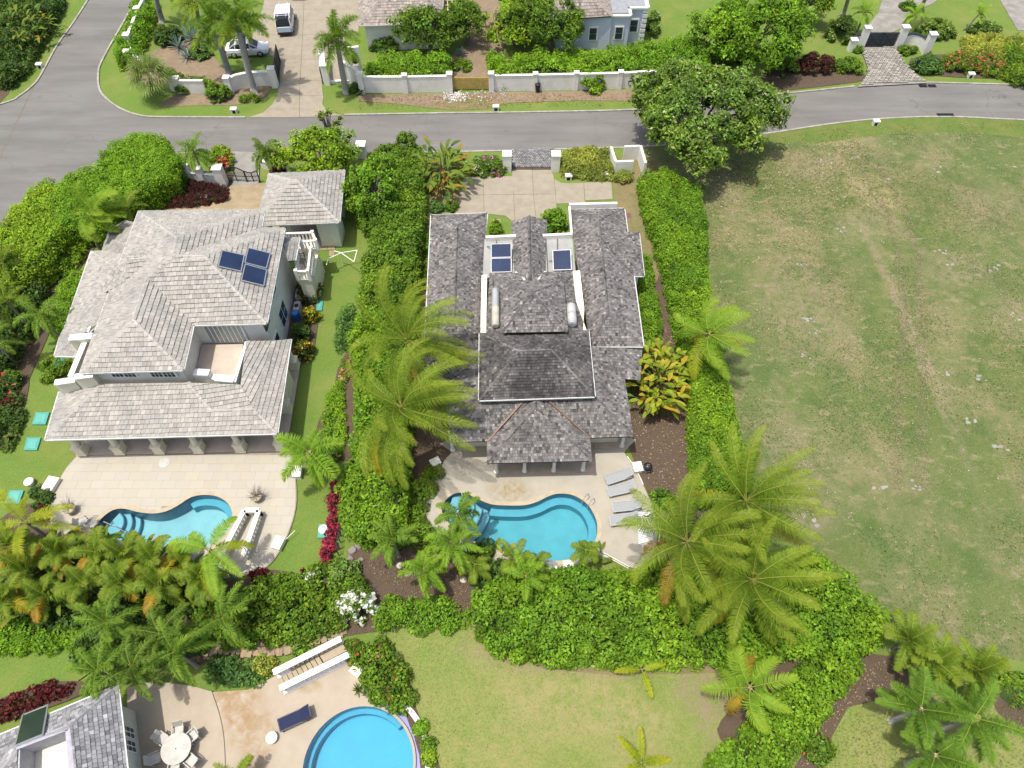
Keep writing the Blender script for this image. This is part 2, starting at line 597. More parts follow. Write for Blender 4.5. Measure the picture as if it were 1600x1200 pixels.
def tree(label, u, v, rx, ry, h, pal, leaf=.22, cr=.62, n=120, cat='tree', name='leafy_tree', low=.35, cover=1.0, base=None, group=None, bark=(.16, .14, .12), trunk_r=.22, hollow=.45):
    """broad-leaved tree: crown centre as seen (at 0.65 of its height), px half sizes"""
    zc = h * .65
    c = P(u, v, zc)
    a = rx / PXM(v, zc)
    b = ry / PXM(v, zc) * 1.08
    g = Vector((c.x + (base[0] if base else 0), c.y + (base[1] if base else 0), 0))
    t = empty(name, g, label, cat, group)
    cz, ch = h * .64, h * .36
    cl = []
    while len(cl) < n:
        d = Vector((random.gauss(0, 1), random.gauss(0, 1), random.gauss(0, 1) * .9)).normalized()
        if d.z < -.55: continue
        rr = hollow + (1 - hollow) * random.random() ** .45
        ang = math.atan2(d.y, d.x)
        lob = 1 + .17 * math.sin(3 * ang + h) + .12 * math.sin(7 * ang + 2 * h) + random.gauss(0, .07)
        cl.append((c.x + d.x * a * rr * lob, c.y + d.y * b * rr * lob, cz + d.z * ch * rr, cr * random.uniform(.6, 1.25)))
    cl = np.array(cl)
    V, cols = clump_leaves(cl, leaf, cover, pal, .5, low=-.5, jit=.8, shade=.18)
    quads_mesh('crown', V, cols, LEAF, t, extra=core_balls(cl, .55, (.06, .09, .022)))
    m = MB()
    m.col = bark
    top = Vector((c.x, c.y, h * .45))
    m.tube([g, g.lerp(top, .5) + Vector((.1, .05, 0)), top], [trunk_r * 1.3, trunk_r, trunk_r * .8], 8)
    for i in range(0, n, max(1, n // 26)):
        q = Vector(cl[i, :3])
        mid = top.lerp(q, .5) + Vector((0, 0, .25))
        m.tube([top - Vector((0, 0, .2)), mid, q], [trunk_r * .5, trunk_r * .28, trunk_r * .1], 5)
    m.build('trunk', BARK, t, True, True)
    return t

# ------------------------------------------------------------------ palms
FP = {     # frond colours: (young, old/tip)
    'coco': ((.15, .25, .022), (.25, .31, .028)), 'cocoold': ((.27, .31, .022), (.42, .28, .025)), 'cocodead': ((.32, .25, .03), (.38, .22, .045)),
    'royal': ((.10, .20, .02), (.17, .27, .024)), 'royaly': ((.19, .29, .022), (.27, .34, .026)),
    'bright': ((.19, .35, .03), (.26, .39, .035)), 'dark': ((.12, .21, .03), (.17, .26, .035)), 'manila': ((.14, .26, .032), (.21, .33, .036)),
    'areca': ((.14, .235, .024), (.21, .27, .028)), 'foxtail': ((.13, .25, .03), (.20, .33, .04)), 'yellow': ((.34, .30, .015), (.42, .30, .012)),
    'wind': ((.19, .33, .026), (.26, .37, .03)), 'orange': ((.34, .26, .02), (.38, .22, .04)), 'gold': ((.27, .36, .02), (.36, .36, .02)),
}
RACH = (.40, .42, .09)
def frond(parent, top, az, el, L, pal, wl=.75, ww=.045, droop=.9, wind=(0, 0), pairs=44, lift=0.35, plume=0, name='frond', sag=.5, bare=.12, rach=RACH, rw=.035):
    """one pinnate frond: a curved midrib with leaflets on both sides, its own mesh"""
    N = 12
    p = np.array(top, dtype=float)
    d = np.array([math.cos(az) * math.cos(el), math.sin(az) * math.cos(el), math.sin(el)])
    pts, dirs = [p.copy()], [d.copy()]
    ds = L / N
    for i in range(N):
        t = (i + .5) / N
        d = d + np.array([wind[0] * t, wind[1] * t, -droop * (.35 + t)]) * (1.6 / N)
        d /= np.linalg.norm(d)
        p = p + d * ds
        pts.append(p.copy()); dirs.append(d.copy())
    pts, dirs = np.array(pts), np.array(dirs)
    t = np.linspace(bare, .995, pairs)
    x = t * N
    i0 = np.minimum(x.astype(int), N - 1)
    f = (x - i0)[:, None]
    q = pts[i0] * (1 - f) + pts[i0 + 1] * f
    dd = dirs[i0] * (1 - f) + dirs[i0 + 1] * f
    dd /= np.linalg.norm(dd, axis=1, keepdims=True)
    side = np.cross(dd, np.array([0, 0, 1.0]))
    sl_ = np.linalg.norm(side, axis=1, keepdims=True)
    side = np.where(sl_ > .05, side / (sl_ + 1e-9), np.array([-math.sin(az), math.cos(az), 0]) * -1)
    up = np.cross(side, dd)
    prof = np.clip(np.minimum(1, .45 + t * 1.6) * np.sqrt(np.clip(1.03 - t ** 3, 0, 1)), .12, 1)
    Vs, Cs = [], []
    c0, c1 = np.array(FP[pal][0]), np.array(FP[pal][1])
    for sgn in (-1, 1):
        for pl in range(1 + plume):
            n = pairs
            ln = (wl * prof * rng.uniform(.85, 1.1, n))[:, None]
            fw = (.30 + .75 * t ** 2)[:, None] + rng.normal(size=(n, 1)) * .08
            lf = lift + (rng.uniform(-1.1, 1.4, (n, 1)) * .9 if plume else rng.normal(size=(n, 1)) * .10)
            ld = side * sgn + dd * fw + up * lf
            ld /= np.linalg.norm(ld, axis=1, keepdims=True)
            wv = np.array([wind[0], wind[1], 0]) * .35
            mid = q + ld * ln * .5
            l2 = ld + np.array([0, 0, -sag]) * 1.1 + wv
            l2 /= np.linalg.norm(l2, axis=1, keepdims=True)
            tip = mid + l2 * ln * .5
            wid = np.cross(ld, up + ld * .001)
            wid /= np.linalg.norm(wid, axis=1, keepdims=True) + 1e-9
            wd = ww * prof[:, None] ** .5
            a = np.empty((n, 2, 4, 3))
            a[:, 0, 0] = q - wid * wd * .35; a[:, 0, 1] = q + wid * wd * .35
            a[:, 0, 2] = mid + wid * wd * .5; a[:, 0, 3] = mid - wid * wd * .5
            a[:, 1, 0] = mid - wid * wd * .5; a[:, 1, 1] = mid + wid * wd * .5
            a[:, 1, 2] = tip + wid * wd * .08; a[:, 1, 3] = tip - wid * wd * .08
            Vs.append(a.reshape(-1, 3))
            k = np.clip(t + rng.normal(size=n) * .08, 0, 1)[:, None] ** 1.5
            cc = (c0 * (1 - k) + c1 * k) * (1 + rng.normal(size=(n, 1)) * .10)
            Cs.append(np.repeat(cc, 2, axis=0))
    # midrib: a three sided rod
    ev, ef = [], []
    for i in range(N + 1):
        s_ = np.cross(dirs[i], [0, 0, 1.0]); s_ /= np.linalg.norm(s_) + 1e-6
        u_ = np.cross(s_, dirs[i])
        r_ = rw * (1.15 - i / N)
        for k in range(3):
            an = 2 * math.pi * k / 3 + math.pi / 2
            ev.append(pts[i] + s_ * math.cos(an) * r_ + u_ * math.sin(an) * r_)
    for i in range(N):
        for k in range(3):
            ef.append((i * 3 + k, i * 3 + (k + 1) % 3, i * 3 + 3 + (k + 1) % 3, i * 3 + 3 + k))
    V = np.concatenate(Vs)
    Cc = np.clip(np.concatenate(Cs), .005, .8)
    return quads_mesh(name, V, Cc, LEAF, parent, extra=(ev, ef, np.array([rach] * len(ef))))

def palm(label, u, v, h, L, n, pal, name='palm_tree', cat='palm', lean=(0, 0), wind=(0, 0), old=None, nold=0, tr=.13, tcol=(.24, .22, .19), droop=.8, elmin=-20, elmax=70, group=None, crownshaft=None, base_px=None, wl=.75, ww=.045, pairs=44, plume=0, az0=None, azs=None, sag=.5, lift=.35, bulge=1.25):
    """(u, v) where its crown heart is seen, h the height of that heart"""
    top = P(u, v, h)
    g = P(base_px[0], base_px[1], 0) if base_px else Vector((top.x - lean[0], top.y - lean[1], 0))
    t = empty(name, g, label, cat, group)
    m = MB()
    m.col = tcol
    K = 9
    path = [g.lerp(top, i / K) + Vector(((top.x - g.x) * .18, (top.y - g.y) * .18, 0)) * -math.sin(math.pi * i / K) for i in range(K + 1)]
    m.tube(path, [tr * (1.5 if i == 0 else bulge * (1 - .35 * i / K)) for i in range(K + 1)], 9)
    for i in range(1, K * 4):                       # leaf scars, slightly proud rings
        f = i / (K * 4)
        j = int(f * K)
        q = path[j].lerp(path[j + 1], f * K - j)
        d = (path[j + 1] - path[j]).normalized() * .02
        m.col = tuple(x * .82 for x in tcol)
        m.tube([q - d, q + d], [tr * bulge * (1 - .35 * f) * 1.05] * 2, 9)
    m.build('trunk', BARK, t, True, True)
    if crownshaft:
        m = MB(); m.col = crownshaft
        dv = (path[-1] - path[-2]).normalized()
        m.tube([path[-1] - dv * .9, path[-1] - dv * .5, path[-1] + dv * .1], [tr * .95, tr * 1.15, tr * .6], 9)
        m.build('crownshaft', BARK, t, True, True)
    for i in range(n):
        az = 2 * math.pi * (i * .38197 + random.uniform(-.11, .11)) if azs is None else az0 + azs * (i / max(1, n - 1) - .5) + random.uniform(-.15, .15)
        q = (i + .5) / n
        el = R(elmax + (elmin - elmax) * q + random.uniform(-9, 9))
        _wk = random.uniform(.5, 1.5)
        pl = pal
        if old and i >= n - nold:
            pl = random.choice(old)
        frond(t, top + Vector((0, 0, -.15 * q)), az, el, L * random.uniform(.86, 1.08), pl, wl, ww, droop * random.uniform(.65, 1.4), (wind[0] * _wk, wind[1] * _wk + random.gauss(0, .12)), pairs, lift, plume, sag=sag)
    return t

# ------------------------------------------------------------------ plants with large paddle leaves
LP = {
    'heli': [((.135, .22, .028), 4), ((.18, .26, .03), 4), ((.09, .16, .025), 3), ((.27, .26, .03), 1.2), ((.38, .20, .03), .7)],
    'banana': [((.28, .36, .03), 4), ((.40, .40, .035), 3), ((.17, .26, .025), 3), ((.46, .33, .035), 1)],
    'yucca': [((.09, .17, .03), 4), ((.14, .20, .035), 3), ((.06, .12, .02), 2)],
    'fan': [((.17, .25, .06), 4), ((.25, .32, .10), 3)],
    'agave': [((.22, .30, .35), 4), ((.17, .24, .28), 3), ((.30, .37, .40), 2)],
    'bromelia': [((.42, .03, .09), 3), ((.28, .02, .05), 3), ((.12, .03, .03), 1)],
    'redlily': [((.22, .02, .05), 3), ((.12, .02, .03), 3), ((.06, .05, .02), 1)],
    'varieg': [((.40, .42, .18), 3), ((.16, .24, .06), 3), ((.50, .50, .28), 1)],
}
def pick(lp):
    tot = sum(x[1] for x in lp)
    r_ = random.random() * tot
    for c, w_ in lp:
        r_ -= w_
        if r_ <= 0: return c
    return lp[0][0]
def blade(parent, p0, az, el, L, W, col, droop=.9, stem=.3, name='leaf', keel=.25, wind=(0, 0), tipc=None, N=7):
    """one big leaf: petiole, then a blade folded along its midrib"""
    d = np.array([math.cos(az) * math.cos(el), math.sin(az) * math.cos(el), math.sin(el)])
    p = np.array(p0, dtype=float)
    V, F, cc = [], [], []
    for i in range(N + 1):
        t = i / N
        if t < stem: wd = .02
        else:
            s_ = (t - stem) / (1 - stem)
            wd = W * .5 * max(.02, math.sin(math.pi * min(1, s_ * .94 + .06)) ** .7)
        sd = np.cross(d, [0, 0, 1.0]); ln_ = np.linalg.norm(sd)
        sd = sd / ln_ if ln_ > .05 else np.array([-math.sin(az), math.cos(az), 0])
        up = np.cross(sd, d)
        V += [p - sd * wd + up * wd * keel, p.copy(), p + sd * wd + up * wd * keel]
        d = d + np.array([wind[0] * t, wind[1] * t, -droop * (.2 + t * 1.3)]) * (1.6 / N)
        d /= np.linalg.norm(d)
        p = p + d * (L / N)
    for i in range(N):
        a = i * 3
        F += [(a, a + 1, a + 4, a + 3), (a + 1, a + 2, a + 5, a + 4)]
        k = i / N
        c_ = tuple(x * random.uniform(.9, 1.1) for x in col)
        if tipc and k > .55: c_ = tuple(x * (1 - (k - .55) * 2) + y * (k - .55) * 2 for x, y in zip(col, tipc))
        cc += [c_, c_]
    Vq = np.array([V[k] for f in F for k in f])
    return quads_mesh(name, Vq, np.clip(np.array(cc), .004, .85), LEAF, parent)
def paddle_plant(label, u, v, rx, h, n, lp='heli', L=1.9, W=.42, name='heliconia', cat='plant', ry=None, el=(35, 85), droop=.9, stem=.3, group=None, wind=(.15, 0), keel=.25, orange=.25, zoff=.0):
    """clump of big leaves: (u, v) the middle of the mass as seen"""
    c = P(u, v, h * .6)
    a = rx / PXM(v, h * .6)
    b = (ry / rx if ry else .9) * a
    t = empty(name, (c.x, c.y, 0), label, cat, group)
    m = MB(); m.col = (.12, .13, .04)
    for i in range(n):
        an, rr = 2 * math.pi * random.random(), math.sqrt(random.random()) * .8
        x, y = c.x + a * rr * math.cos(an), c.y + b * rr * math.sin(an)
        zt = max(.05, h * random.uniform(.35, .8)) if h > 1 else .05
        az = an + random.gauss(0, .9)
        if zt > .1:
            m.tube([(x - .1 * math.cos(an), y - .1 * math.sin(an), 0), (x, y, zt)], [.035, .025], 5)
        frac = random.random()
        blade(t, (x, y, zt), az, R(random.uniform(*el)), L * random.uniform(.75, 1.15), W * random.uniform(.8, 1.15), pick(LP[lp]), droop * random.uniform(.7, 1.3), stem, keel=keel, wind=wind, tipc=(.42, .20, .03) if frac < orange else None)
    if m.V: m.build('stem', BARK, t, True)
    return t
def rosette(label, u, v, r, h, n, lp, name='agave', cat='agave', W=.13, el=(10, 80), droop=.15, group=None, keel=.5, stem=.0, z=0.05, L=None):
    c = P(u, v, h * .5)
    L = L or r / PXM(v, h * .5)
    t = empty(name, (c.x, c.y, 0), label, cat, group)
    for i in range(n):
        q = (i + .5) / n
        blade(t, (c.x, c.y, z + q * .15), i * 2.39996 + random.uniform(-.2, .2), R(el[0] + (el[1] - el[0]) * q + random.uniform(-6, 6)), L * random.uniform(.85, 1.1), W, pick(LP[lp]), droop, stem, keel=keel, N=5)
    return t
def fan_palm(label, u, v, h, n, L, base_px=None, group=None):
    """fan palm: each leaf a long stalk with a round pleated fan of segments"""
    top = P(u, v, h)
    g = P(*base_px, 0) if base_px else Vector((top.x, top.y, 0))
    t = empty('fan_palm', g, label, 'palm', group)
    m = MB(); m.col = (.2, .17, .13)
    m.tube([g, g.lerp(top, .5), top], [.2, .16, .14], 9)
    m.build('trunk', BARK, t, True, True)
    for i in range(n):
        az = i * 2.39996
        el = R(75 - 95 * (i + .5) / n)
        d = Vector((math.cos(az) * math.cos(el), math.sin(az) * math.cos(el), math.sin(el)))
        hub = top + d * L * .5
        V, cc = [], []
        sd = d.cross(Vector((0, 0, 1))).normalized()
        up = sd.cross(d)
        V += [top - sd * .02, top + sd * .02, hub + sd * .02, hub - sd * .02]; cc.append((.2, .24, .08))
        for k in range(17):
            a = R(-125 + 250 * k / 16)
            e = d * math.cos(a) + sd * math.sin(a)
            ln = L * .55 * (1 - .25 * abs(a) / 2.2)
            s2 = e.cross(up).normalized() * .05
            mid = hub + e * ln * .6 + up * .03
            tip = mid + (e + Vector((0, 0, -.9))).normalized() * ln * .4
            V += [hub, mid - s2, tip, mid + s2]
            cc.append(tuple(x * random.uniform(.85, 1.15) for x in pick(LP['fan'])))
        quads_mesh('frond', np.array([tuple(x) for x in V]), np.array(cc), LEAF, t)
    return t
# ------------------------------------------------------------------ roofs
def newell(p):
    n = Vector((0, 0, 0))
    for i in range(len(p)):
        a, b = p[i], p[(i + 1) % len(p)]
        n += Vector(((a.y - b.y) * (a.z + b.z), (a.z - b.z) * (a.x + b.x), (a.x - b.x) * (a.y + b.y)))
    n.normalize()
    return n if n.z > 0 else -n

def clip_rect(poly, x0, x1, y0, y1):
    """outline (may be concave) cut to a rectangle"""
    for ax, lim, sg in ((0, x0, 1), (0, x1, -1), (1, y0, 1), (1, y1, -1)):
        out = []
        for i in range(len(poly)):
            p, q = poly[i - 1], poly[i]
            a, b = (p[ax] - lim) * sg, (q[ax] - lim) * sg
            if (a >= 0) != (b >= 0):
                t = a / (a - b)
                out.append((p[0] + (q[0] - p[0]) * t, p[1] + (q[1] - p[1]) * t))
            if b >= 0: out.append(q)
        poly = out
        if len(poly) < 3: return []
    return poly
def pin(poly, x, y):
    r = False
    for i in range(len(poly)):
        x1, y1 = poly[i - 1]; x2, y2 = poly[i]
        if (y1 > y) != (y2 > y) and x < (x2 - x1) * (y - y1) / (y2 - y1) + x1: r = not r
    return r
def tile_facet(m, poly, exp, wid, tone, thick=.035, gap=.012, jit=.12):
    """lays overlapping courses of tiles over a roof plane, each tile a raised piece of its own"""
    n = newell(poly)
    o = sum(poly, Vector()) / len(poly)
    dn = Vector((0, 0, -1)) - n * -n.z
    if dn.length < .02: dn = Vector((0, -1, 0)) - n * -n.y
    dn.normalize()
    cd = n.cross(dn).normalized()
    up = -dn
    uv = [((p - o).dot(cd), (p - o).dot(up)) for p in poly]
    xs, ys = [q[0] for q in uv], [q[1] for q in uv]
    rs = [(p - o).dot(n) for p in poly]                 # how far each corner is off the mean plane
    tris = []
    for tr in tessellate_polygon([[Vector((a, b, 0)) for a, b in uv]]):
        (ax, ay), (bx, by), (cx, cy) = (uv[k] for k in tr)
        D = (by - cy) * (ax - cx) + (cx - bx) * (ay - cy)
        if abs(D) > 1e-6: tris.append((tr, cx, cy, (by - cy) / D, (cx - bx) / D, (cy - ay) / D, (ax - cx) / D))
    bend = max(abs(r) for r in rs) > .01
    def res(a, b):
        if not bend: return 0
        best, val = -9, 0
        for tr, cx, cy, k1, k2, k3, k4 in tris:
            w1, w2 = k1 * (a - cx) + k2 * (b - cy), k3 * (a - cx) + k4 * (b - cy)
            w3 = 1 - w1 - w2
            mn = min(w1, w2, w3)
            if mn > best:
                best, val = mn, w1 * rs[tr[0]] + w2 * rs[tr[1]] + w3 * rs[tr[2]]
            if mn >= 0: break
        return val
    t, row = min(ys), 0
    while t < max(ys) - exp * .1:
        te = t + exp
        x = min(xs) - wid * ((row * .5 + random.random() * .3) % 1)
        while x < max(xs):
            w_ = wid * random.uniform(1 - jit, 1 + jit)
            lo = t - exp * random.uniform(0, .06)
            xb = x + w_ - gap
            if pin(uv, x, lo) and pin(uv, xb, lo) and pin(uv, x, te) and pin(uv, xb, te):
                pg = [(x, lo), (xb, lo), (xb, te), (x, te)]
            else:
                pg = clip_rect(uv, x, xb, t if row == 0 else lo, te)
                if len(pg) >= 3 and abs(sum(pg[i - 1][0] * pg[i][1] - pg[i][0] * pg[i - 1][1] for i in range(len(pg)))) < .004: pg = []
            x += w_
            if not pg: continue
            lift = thick * random.uniform(.75, 1.35) + .012
            m.col = tone(o + cd * pg[0][0] + up * t, random.gauss(0, 1))
            rr = [res(a, b) for a, b in pg]
            top = [o + cd * a + up * b + n * (r_ + lift + (.012 - lift) * max(0, min(1, (b - t) / exp))) for (a, b), r_ in zip(pg, rr)]
            m.face(top)
            for i in range(len(pg)):
                a, b = pg[i - 1], pg[i]
                if b[1] > te - .01 and a[1] > te - .01: continue
                m.face([o + cd * a[0] + up * a[1] + n * (rr[i - 1] - .004), o + cd * b[0] + up * b[1] + n * (rr[i] - .004), top[i], top[i - 1]])
        t = te
        row += 1

def cap_line(m, a, b, tone, w=.26, L=.34):
    """ridge and hip caps: short saddle pieces, each overlapping the next"""
    a, b = Vector(a), Vector(b)
    if a.z > b.z: a, b = b, a
    d = b - a
    n = max(1, int(d.length / L))
    dn = d.normalized()
    s = dn.cross(Vector((0, 0, 1))).normalized()
    u = s.cross(dn)
    for i in range(n):
        p, q = a + d * (i / n), a + d * ((i + 1.06) / n)
        h0, h1 = .10 * random.uniform(.9, 1.1), .075
        m.col = tone(p, random.gauss(0, 1))
        k = w * .5 * random.uniform(.93, 1.07)
        A, B, Cc = p - s * k - u * .06, p + u * h0, p + s * k - u * .06
        D, E, F = q - s * k * .92 - u * .07, q + u * h1, q + s * k * .92 - u * .07
        m.face([A, B, E, D]); m.face([B, Cc, F, E]); m.face([A, p - u * .08, B]); m.face([p - u * .08, Cc, B])

def roof(parent, facets, caps, mats, exp, wid, tone, gut=(), name='roof', piece='roof_tiles', deck_t=.10, gut_w=.075, thick=.035, capw=.26, capL=.34, part_label=None, captone=1.3):
    """one roof block: deck (part) with its tiles and caps (stuff sub-parts) and gutter lengths"""
    tile_m, deck_m, gut_m = mats
    d = MB()
    for f in facets:
        f = [Vector(p) for p in f]
        n = newell(f)
        o = sum(f, Vector()) / len(f)
        ax = n.orthogonal().normalized(); ay = n.cross(ax)
        for tr in tessellate_polygon([[Vector(((p - o).dot(ax), (p - o).dot(ay), 0)) for p in f]]):
            q = [f[k] - n * .008 for k in tr]
            d.face(q)
            d.face([p - Vector((0, 0, deck_t)) for p in q][::-1])
        for i in range(len(f)):
            a, b = f[i - 1] - n * .008, f[i] - n * .008
            dz = Vector((0, 0, deck_t))
            d.face([a - dz, b - dz, b, a])
    dk = d.build(name, deck_m, parent)
    if part_label: dk['label'] = part_label
    t = MB()
    for f in facets:
        tile_facet(t, [Vector(p) for p in f], exp, wid, tone, thick)
    for a, b in caps:
        cap_line(t, a, b, (lambda p, f: tuple(x * captone for x in tone(p, f * .5))), capw, capL)
    tag(t.build(piece, tile_m, dk, True), kind='stuff')
    if gut:
        for a, b in gut:
            g = MB()
            a, b = Vector(a), Vector(b)
            dd = (b - a).normalized()
            s = dd.cross(Vector((0, 0, 1)))
            ce = sum((Vector(p) for f in facets for p in f), Vector()) / sum(len(f) for f in facets)
            if s.dot((a + b) / 2 - ce) < 0: s = -s
            g.bar(a + s * .05 - Vector((0, 0, .03)), b + s * .05 - Vector((0, 0, .03)), gut_w, .10)
            g.build('gutter', gut_m, dk)
    return dk

def V3(d):
    return {k: P(*v) for k, v in d.items()}

# ------------------------------------------------------------------ ground sheets
_lvl = [0]
def sheet(name, px, mat, z=None, holes=(), smooth=0, kind='structure', parent=None, world=False):
    """one flat area of the ground, laid about 4 mm above the one below"""
    if z is None:
        _lvl[0] += 1
        z = .004 * _lvl[0]
    pts = [Vector((p[0], p[1], z)) for p in px] if world else [P(u, v, z) for u, v in px]
    if smooth: pts = smooth_poly(pts, smooth)
    pts = [Vector((p[0], p[1], z)) for p in ccw([(p.x, p.y) for p in pts])]
    loops = [pts] + [[Vector((p[0], p[1], z)) for p in ccw(h)] for h in holes]
    flat = [p for l in loops for p in l]
    tri = tessellate_polygon(loops)
    F = []
    for t in tri:
        a, b, c = (flat[k] for k in t)
        F.append(tuple(t) if (b - a).cross(c - a).z > 0 else tuple(reversed(t)))
    o = link_mesh(name, flat, F, mat, parent)
    if kind: o['kind'] = kind
    return o
def outline(px, z=0, n=4):
    return [(p.x, p.y) for p in smooth_poly([P(u, v, z) for u, v in px], n)]
def slab(name, poly, z0, z1, mat, holes=(), parent=None, kind=None):
    """paving with real edges, and holes where pools and stairs go down"""
    poly = [p for i, p in enumerate(poly) if abs(p[0] - poly[i - 1][0]) + abs(p[1] - poly[i - 1][1]) > 1e-4]
    poly = ccw([(p[0], p[1]) for p in poly])
    hs = [ccw([(p[0], p[1]) for p in h]) for h in holes]
    loops = [[Vector((p[0], p[1], z1)) for p in l] for l in [poly] + hs]
    flat = [p for l in loops for p in l]
    F = []
    for t in tessellate_polygon(loops):
        a, b, c = (flat[k] for k in t)
        F.append(tuple(t) if (b - a).cross(c - a).z > 0 else tuple(reversed(t)))
    V = list(flat)
    off = 0
    for l in loops:
        n = len(l)
        i = len(V)
        V += [Vector((p.x, p.y, z0)) for p in l]
        for k in range(n):
            q = (i + k, i + (k + 1) % n, off + (k + 1) % n, off + k)
            F.append(q if off == 0 else tuple(reversed(q)))
        off += n
    o = link_mesh(name, V, F, mat, parent)
    if kind: o['kind'] = kind
    return o
def kerb(name, px, mat, w=.18, h=.11, world=None, n=5, parent=None, kind='structure'):
    pts = smooth_poly([P(u, v, 0) for u, v in px], n, False) if world is None else world
    m = MB()
    L, Rr = [], []
    for i, p in enumerate(pts):
        d = (pts[min(i + 1, len(pts) - 1)] - pts[max(0, i - 1)]).normalized()
        s = Vector((-d.y, d.x, 0)) * w * .5
        L.append(p + s); Rr.append(p - s)
    for i in range(len(pts) - 1):
        m.hexa([Vector((q.x, q.y, 0)) for q in (L[i], Rr[i], Rr[i + 1], L[i + 1])], [Vector((q.x, q.y, h)) for q in (L[i], Rr[i], Rr[i + 1], L[i + 1])])
    o = m.build(name, mat, parent)
    if kind: o['kind'] = kind
    return o
def wall(label, px, mat, h, t=.22, name='garden_wall', cap=True, z0=0, pts=None, group=None, capm=None, cat='wall', smooth=0):
    """garden wall along a line of ground points, with a coping proud of it"""
    q = pts or [P(u, v, z0) for u, v in px]
    if smooth: q = smooth_poly(q, smooth, False)
    m = MB()
    c = MB()
    for i in range(len(q) - 1):
        a, b = q[i], q[i + 1]
        m.bar(Vector((a.x, a.y, z0 + h / 2)), Vector((b.x, b.y, z0 + h / 2)), t, h)
        if cap:
            d = (b - a).normalized() * .02
            c.bar(Vector((a.x, a.y, z0 + h + .03)) - d, Vector((b.x, b.y, z0 + h + .03)) + d, t + .08, .06)
    o = m.build(name, mat)
    tag(o, label, cat, group)
    if cap: c.build('coping', capm or mat, o)
    return o
def pillar(label, u, v, mat, h, s=.5, name='gate_pillar', cat='pillar', group=None, cap=.1, rot=0):
    g = P(u, v, 0)
    m = MB()
    m.box(g.x, g.y, 0, h, s, s, rot)
    o = m.build(name, mat)
    tag(o, label, cat, group)
    c = MB()
    c.box(g.x, g.y, h, h + .08, s + cap, s + cap, rot)
    c.box(g.x, g.y, h + .08, h + .17, s * .9, s * .9, rot, .55)
    c.build('cap', mat, o)
    return o

# ------------------------------------------------------------------ pools
def pool(name, label, rim, depth, mats, water_z, top_z, bench=None, steps=None):
    """basin sunk in the ground: wall, floor, a bench along part of the edge, steps, water"""
    wall_m, floor_m, water_m, cop_m = mats
    root = empty(name, (sum(p[0] for p in rim) / len(rim), sum(p[1] for p in rim) / len(rim), 0), label, 'pool')
    rim = ccw(rim)
    n = len(rim)
    m = MB()
    for i in range(n):
        a, b = rim[i], rim[(i + 1) % n]
        m.face([(b[0], b[1], -depth), (a[0], a[1], -depth), (a[0], a[1], top_z - .002), (b[0], b[1], top_z - .002)][::-1])
    m.build('pool_wall', wall_m, root)
    sheet('pool_floor', rim, floor_m, -depth, parent=root, world=True, kind=None)
    wt = sheet('pool_water', rim, water_m, water_z, parent=root, world=True, kind=None)
    if cop_m:
        k = MB()
        out = inset(rim, -.28)
        for i in range(n):
            j = (i + 1) % n
            k.hexa([(rim[i][0], rim[i][1], top_z - .05), (out[i].x, out[i].y, top_z - .05), (out[j].x, out[j].y, top_z - .05), (rim[j][0], rim[j][1], top_z - .05)],
                   [(rim[i][0], rim[i][1], top_z + .02), (out[i].x, out[i].y, top_z + .02), (out[j].x, out[j].y, top_z + .02), (rim[j][0], rim[j][1], top_z + .02)])
        k.build('pool_coping', cop_m, root)
    return root
def water_mat(name, tint, rough=.03, wave=2.2, bump=.3):
    k = NT(name)
    tr = k.n('BsdfTransparent'); tr.inputs[0].default_value = (*tint, 1)
    gl = k.n('BsdfGlossy'); gl.inputs['Roughness'].default_value = rough
    fr = k.n('Fresnel'); fr.inputs[0].default_value = 1.33
    b = k.n('Bump'); b.inputs['Strength'].default_value = bump; b.inputs['Distance'].default_value = .06
    k.l(k.noise(wave, 4, .6, None, .8), b.inputs['Height'])
    k.l(b.outputs[0], gl.inputs['Normal']); k.l(b.outputs[0], fr.inputs['Normal'])
    m = k.n('MixShader')
    k.l(fr.outputs[0], m.inputs[0]); k.l(tr.outputs[0], m.inputs[1]); k.l(gl.outputs[0], m.inputs[2])
    k.l(m.outputs[0], k.out.inputs[0])
    MATS[name] = k.m
    return k.m
# ------------------------------------------------------------------ ground, roads, beds, lawns
GRASS, DRY = (.085, .125, .026), (.25, .20, .10)
m_lawn = ground_mat('lawn_grass', [(.22, .44, .68, (.22, .22, .065), .6), (.9, .52, .75, (.095, .15, .025), .5), (3.5, .55, .8, (.24, .21, .09), .4)], (.125, .195, .036), .5, 9)
def fs(u, v, ru, rv, rot, col, amt):
    q = P(u, v)
    return (q.x, q.y, ru / PXM(v), rv / PXM(v) * 1.2, rot, col, amt)
ST, BR_, GN = (.36, .29, .15), (.27, .215, .14), (.085, .13, .035)
TN = (.24, .19, .12)
LSP = [fs(850, 1035, 110, 22, 0, TN, .85), fs(960, 1045, 100, 22, 0, TN, .85), fs(1090, 1075, 60, 45, 0, TN, .9), fs(1120, 1130, 45, 60, 0, TN, .85), fs(900, 1100, 160, 60, 0, (.30, .255, .115), .7), fs(760, 1010, 60, 30, .3, TN, .6), fs(760, 1180, 120, 50, 0, (.28, .25, .10), .6), fs(1000, 1150, 90, 50, 0, (.30, .255, .12), .6)]
m_lawn2 = ground_mat('dry_lawn_grass', [(.16, .42, .64, (.28, .25, .10), .75), (.7, .5, .72, (.12, .19, .038), .55), (4, .5, .8, (.28, .23, .12), .45)], (.165, .215, .05), .5, 8, spots=LSP)
m_sparse = ground_mat('thin_grass', [(.5, .38, .6, (.24, .18, .10), .8), (2.2, .5, .7, (.10, .12, .04), .6), (9, .62, .8, (.40, .34, .22), .5)], (.17, .155, .065), .5, 8)
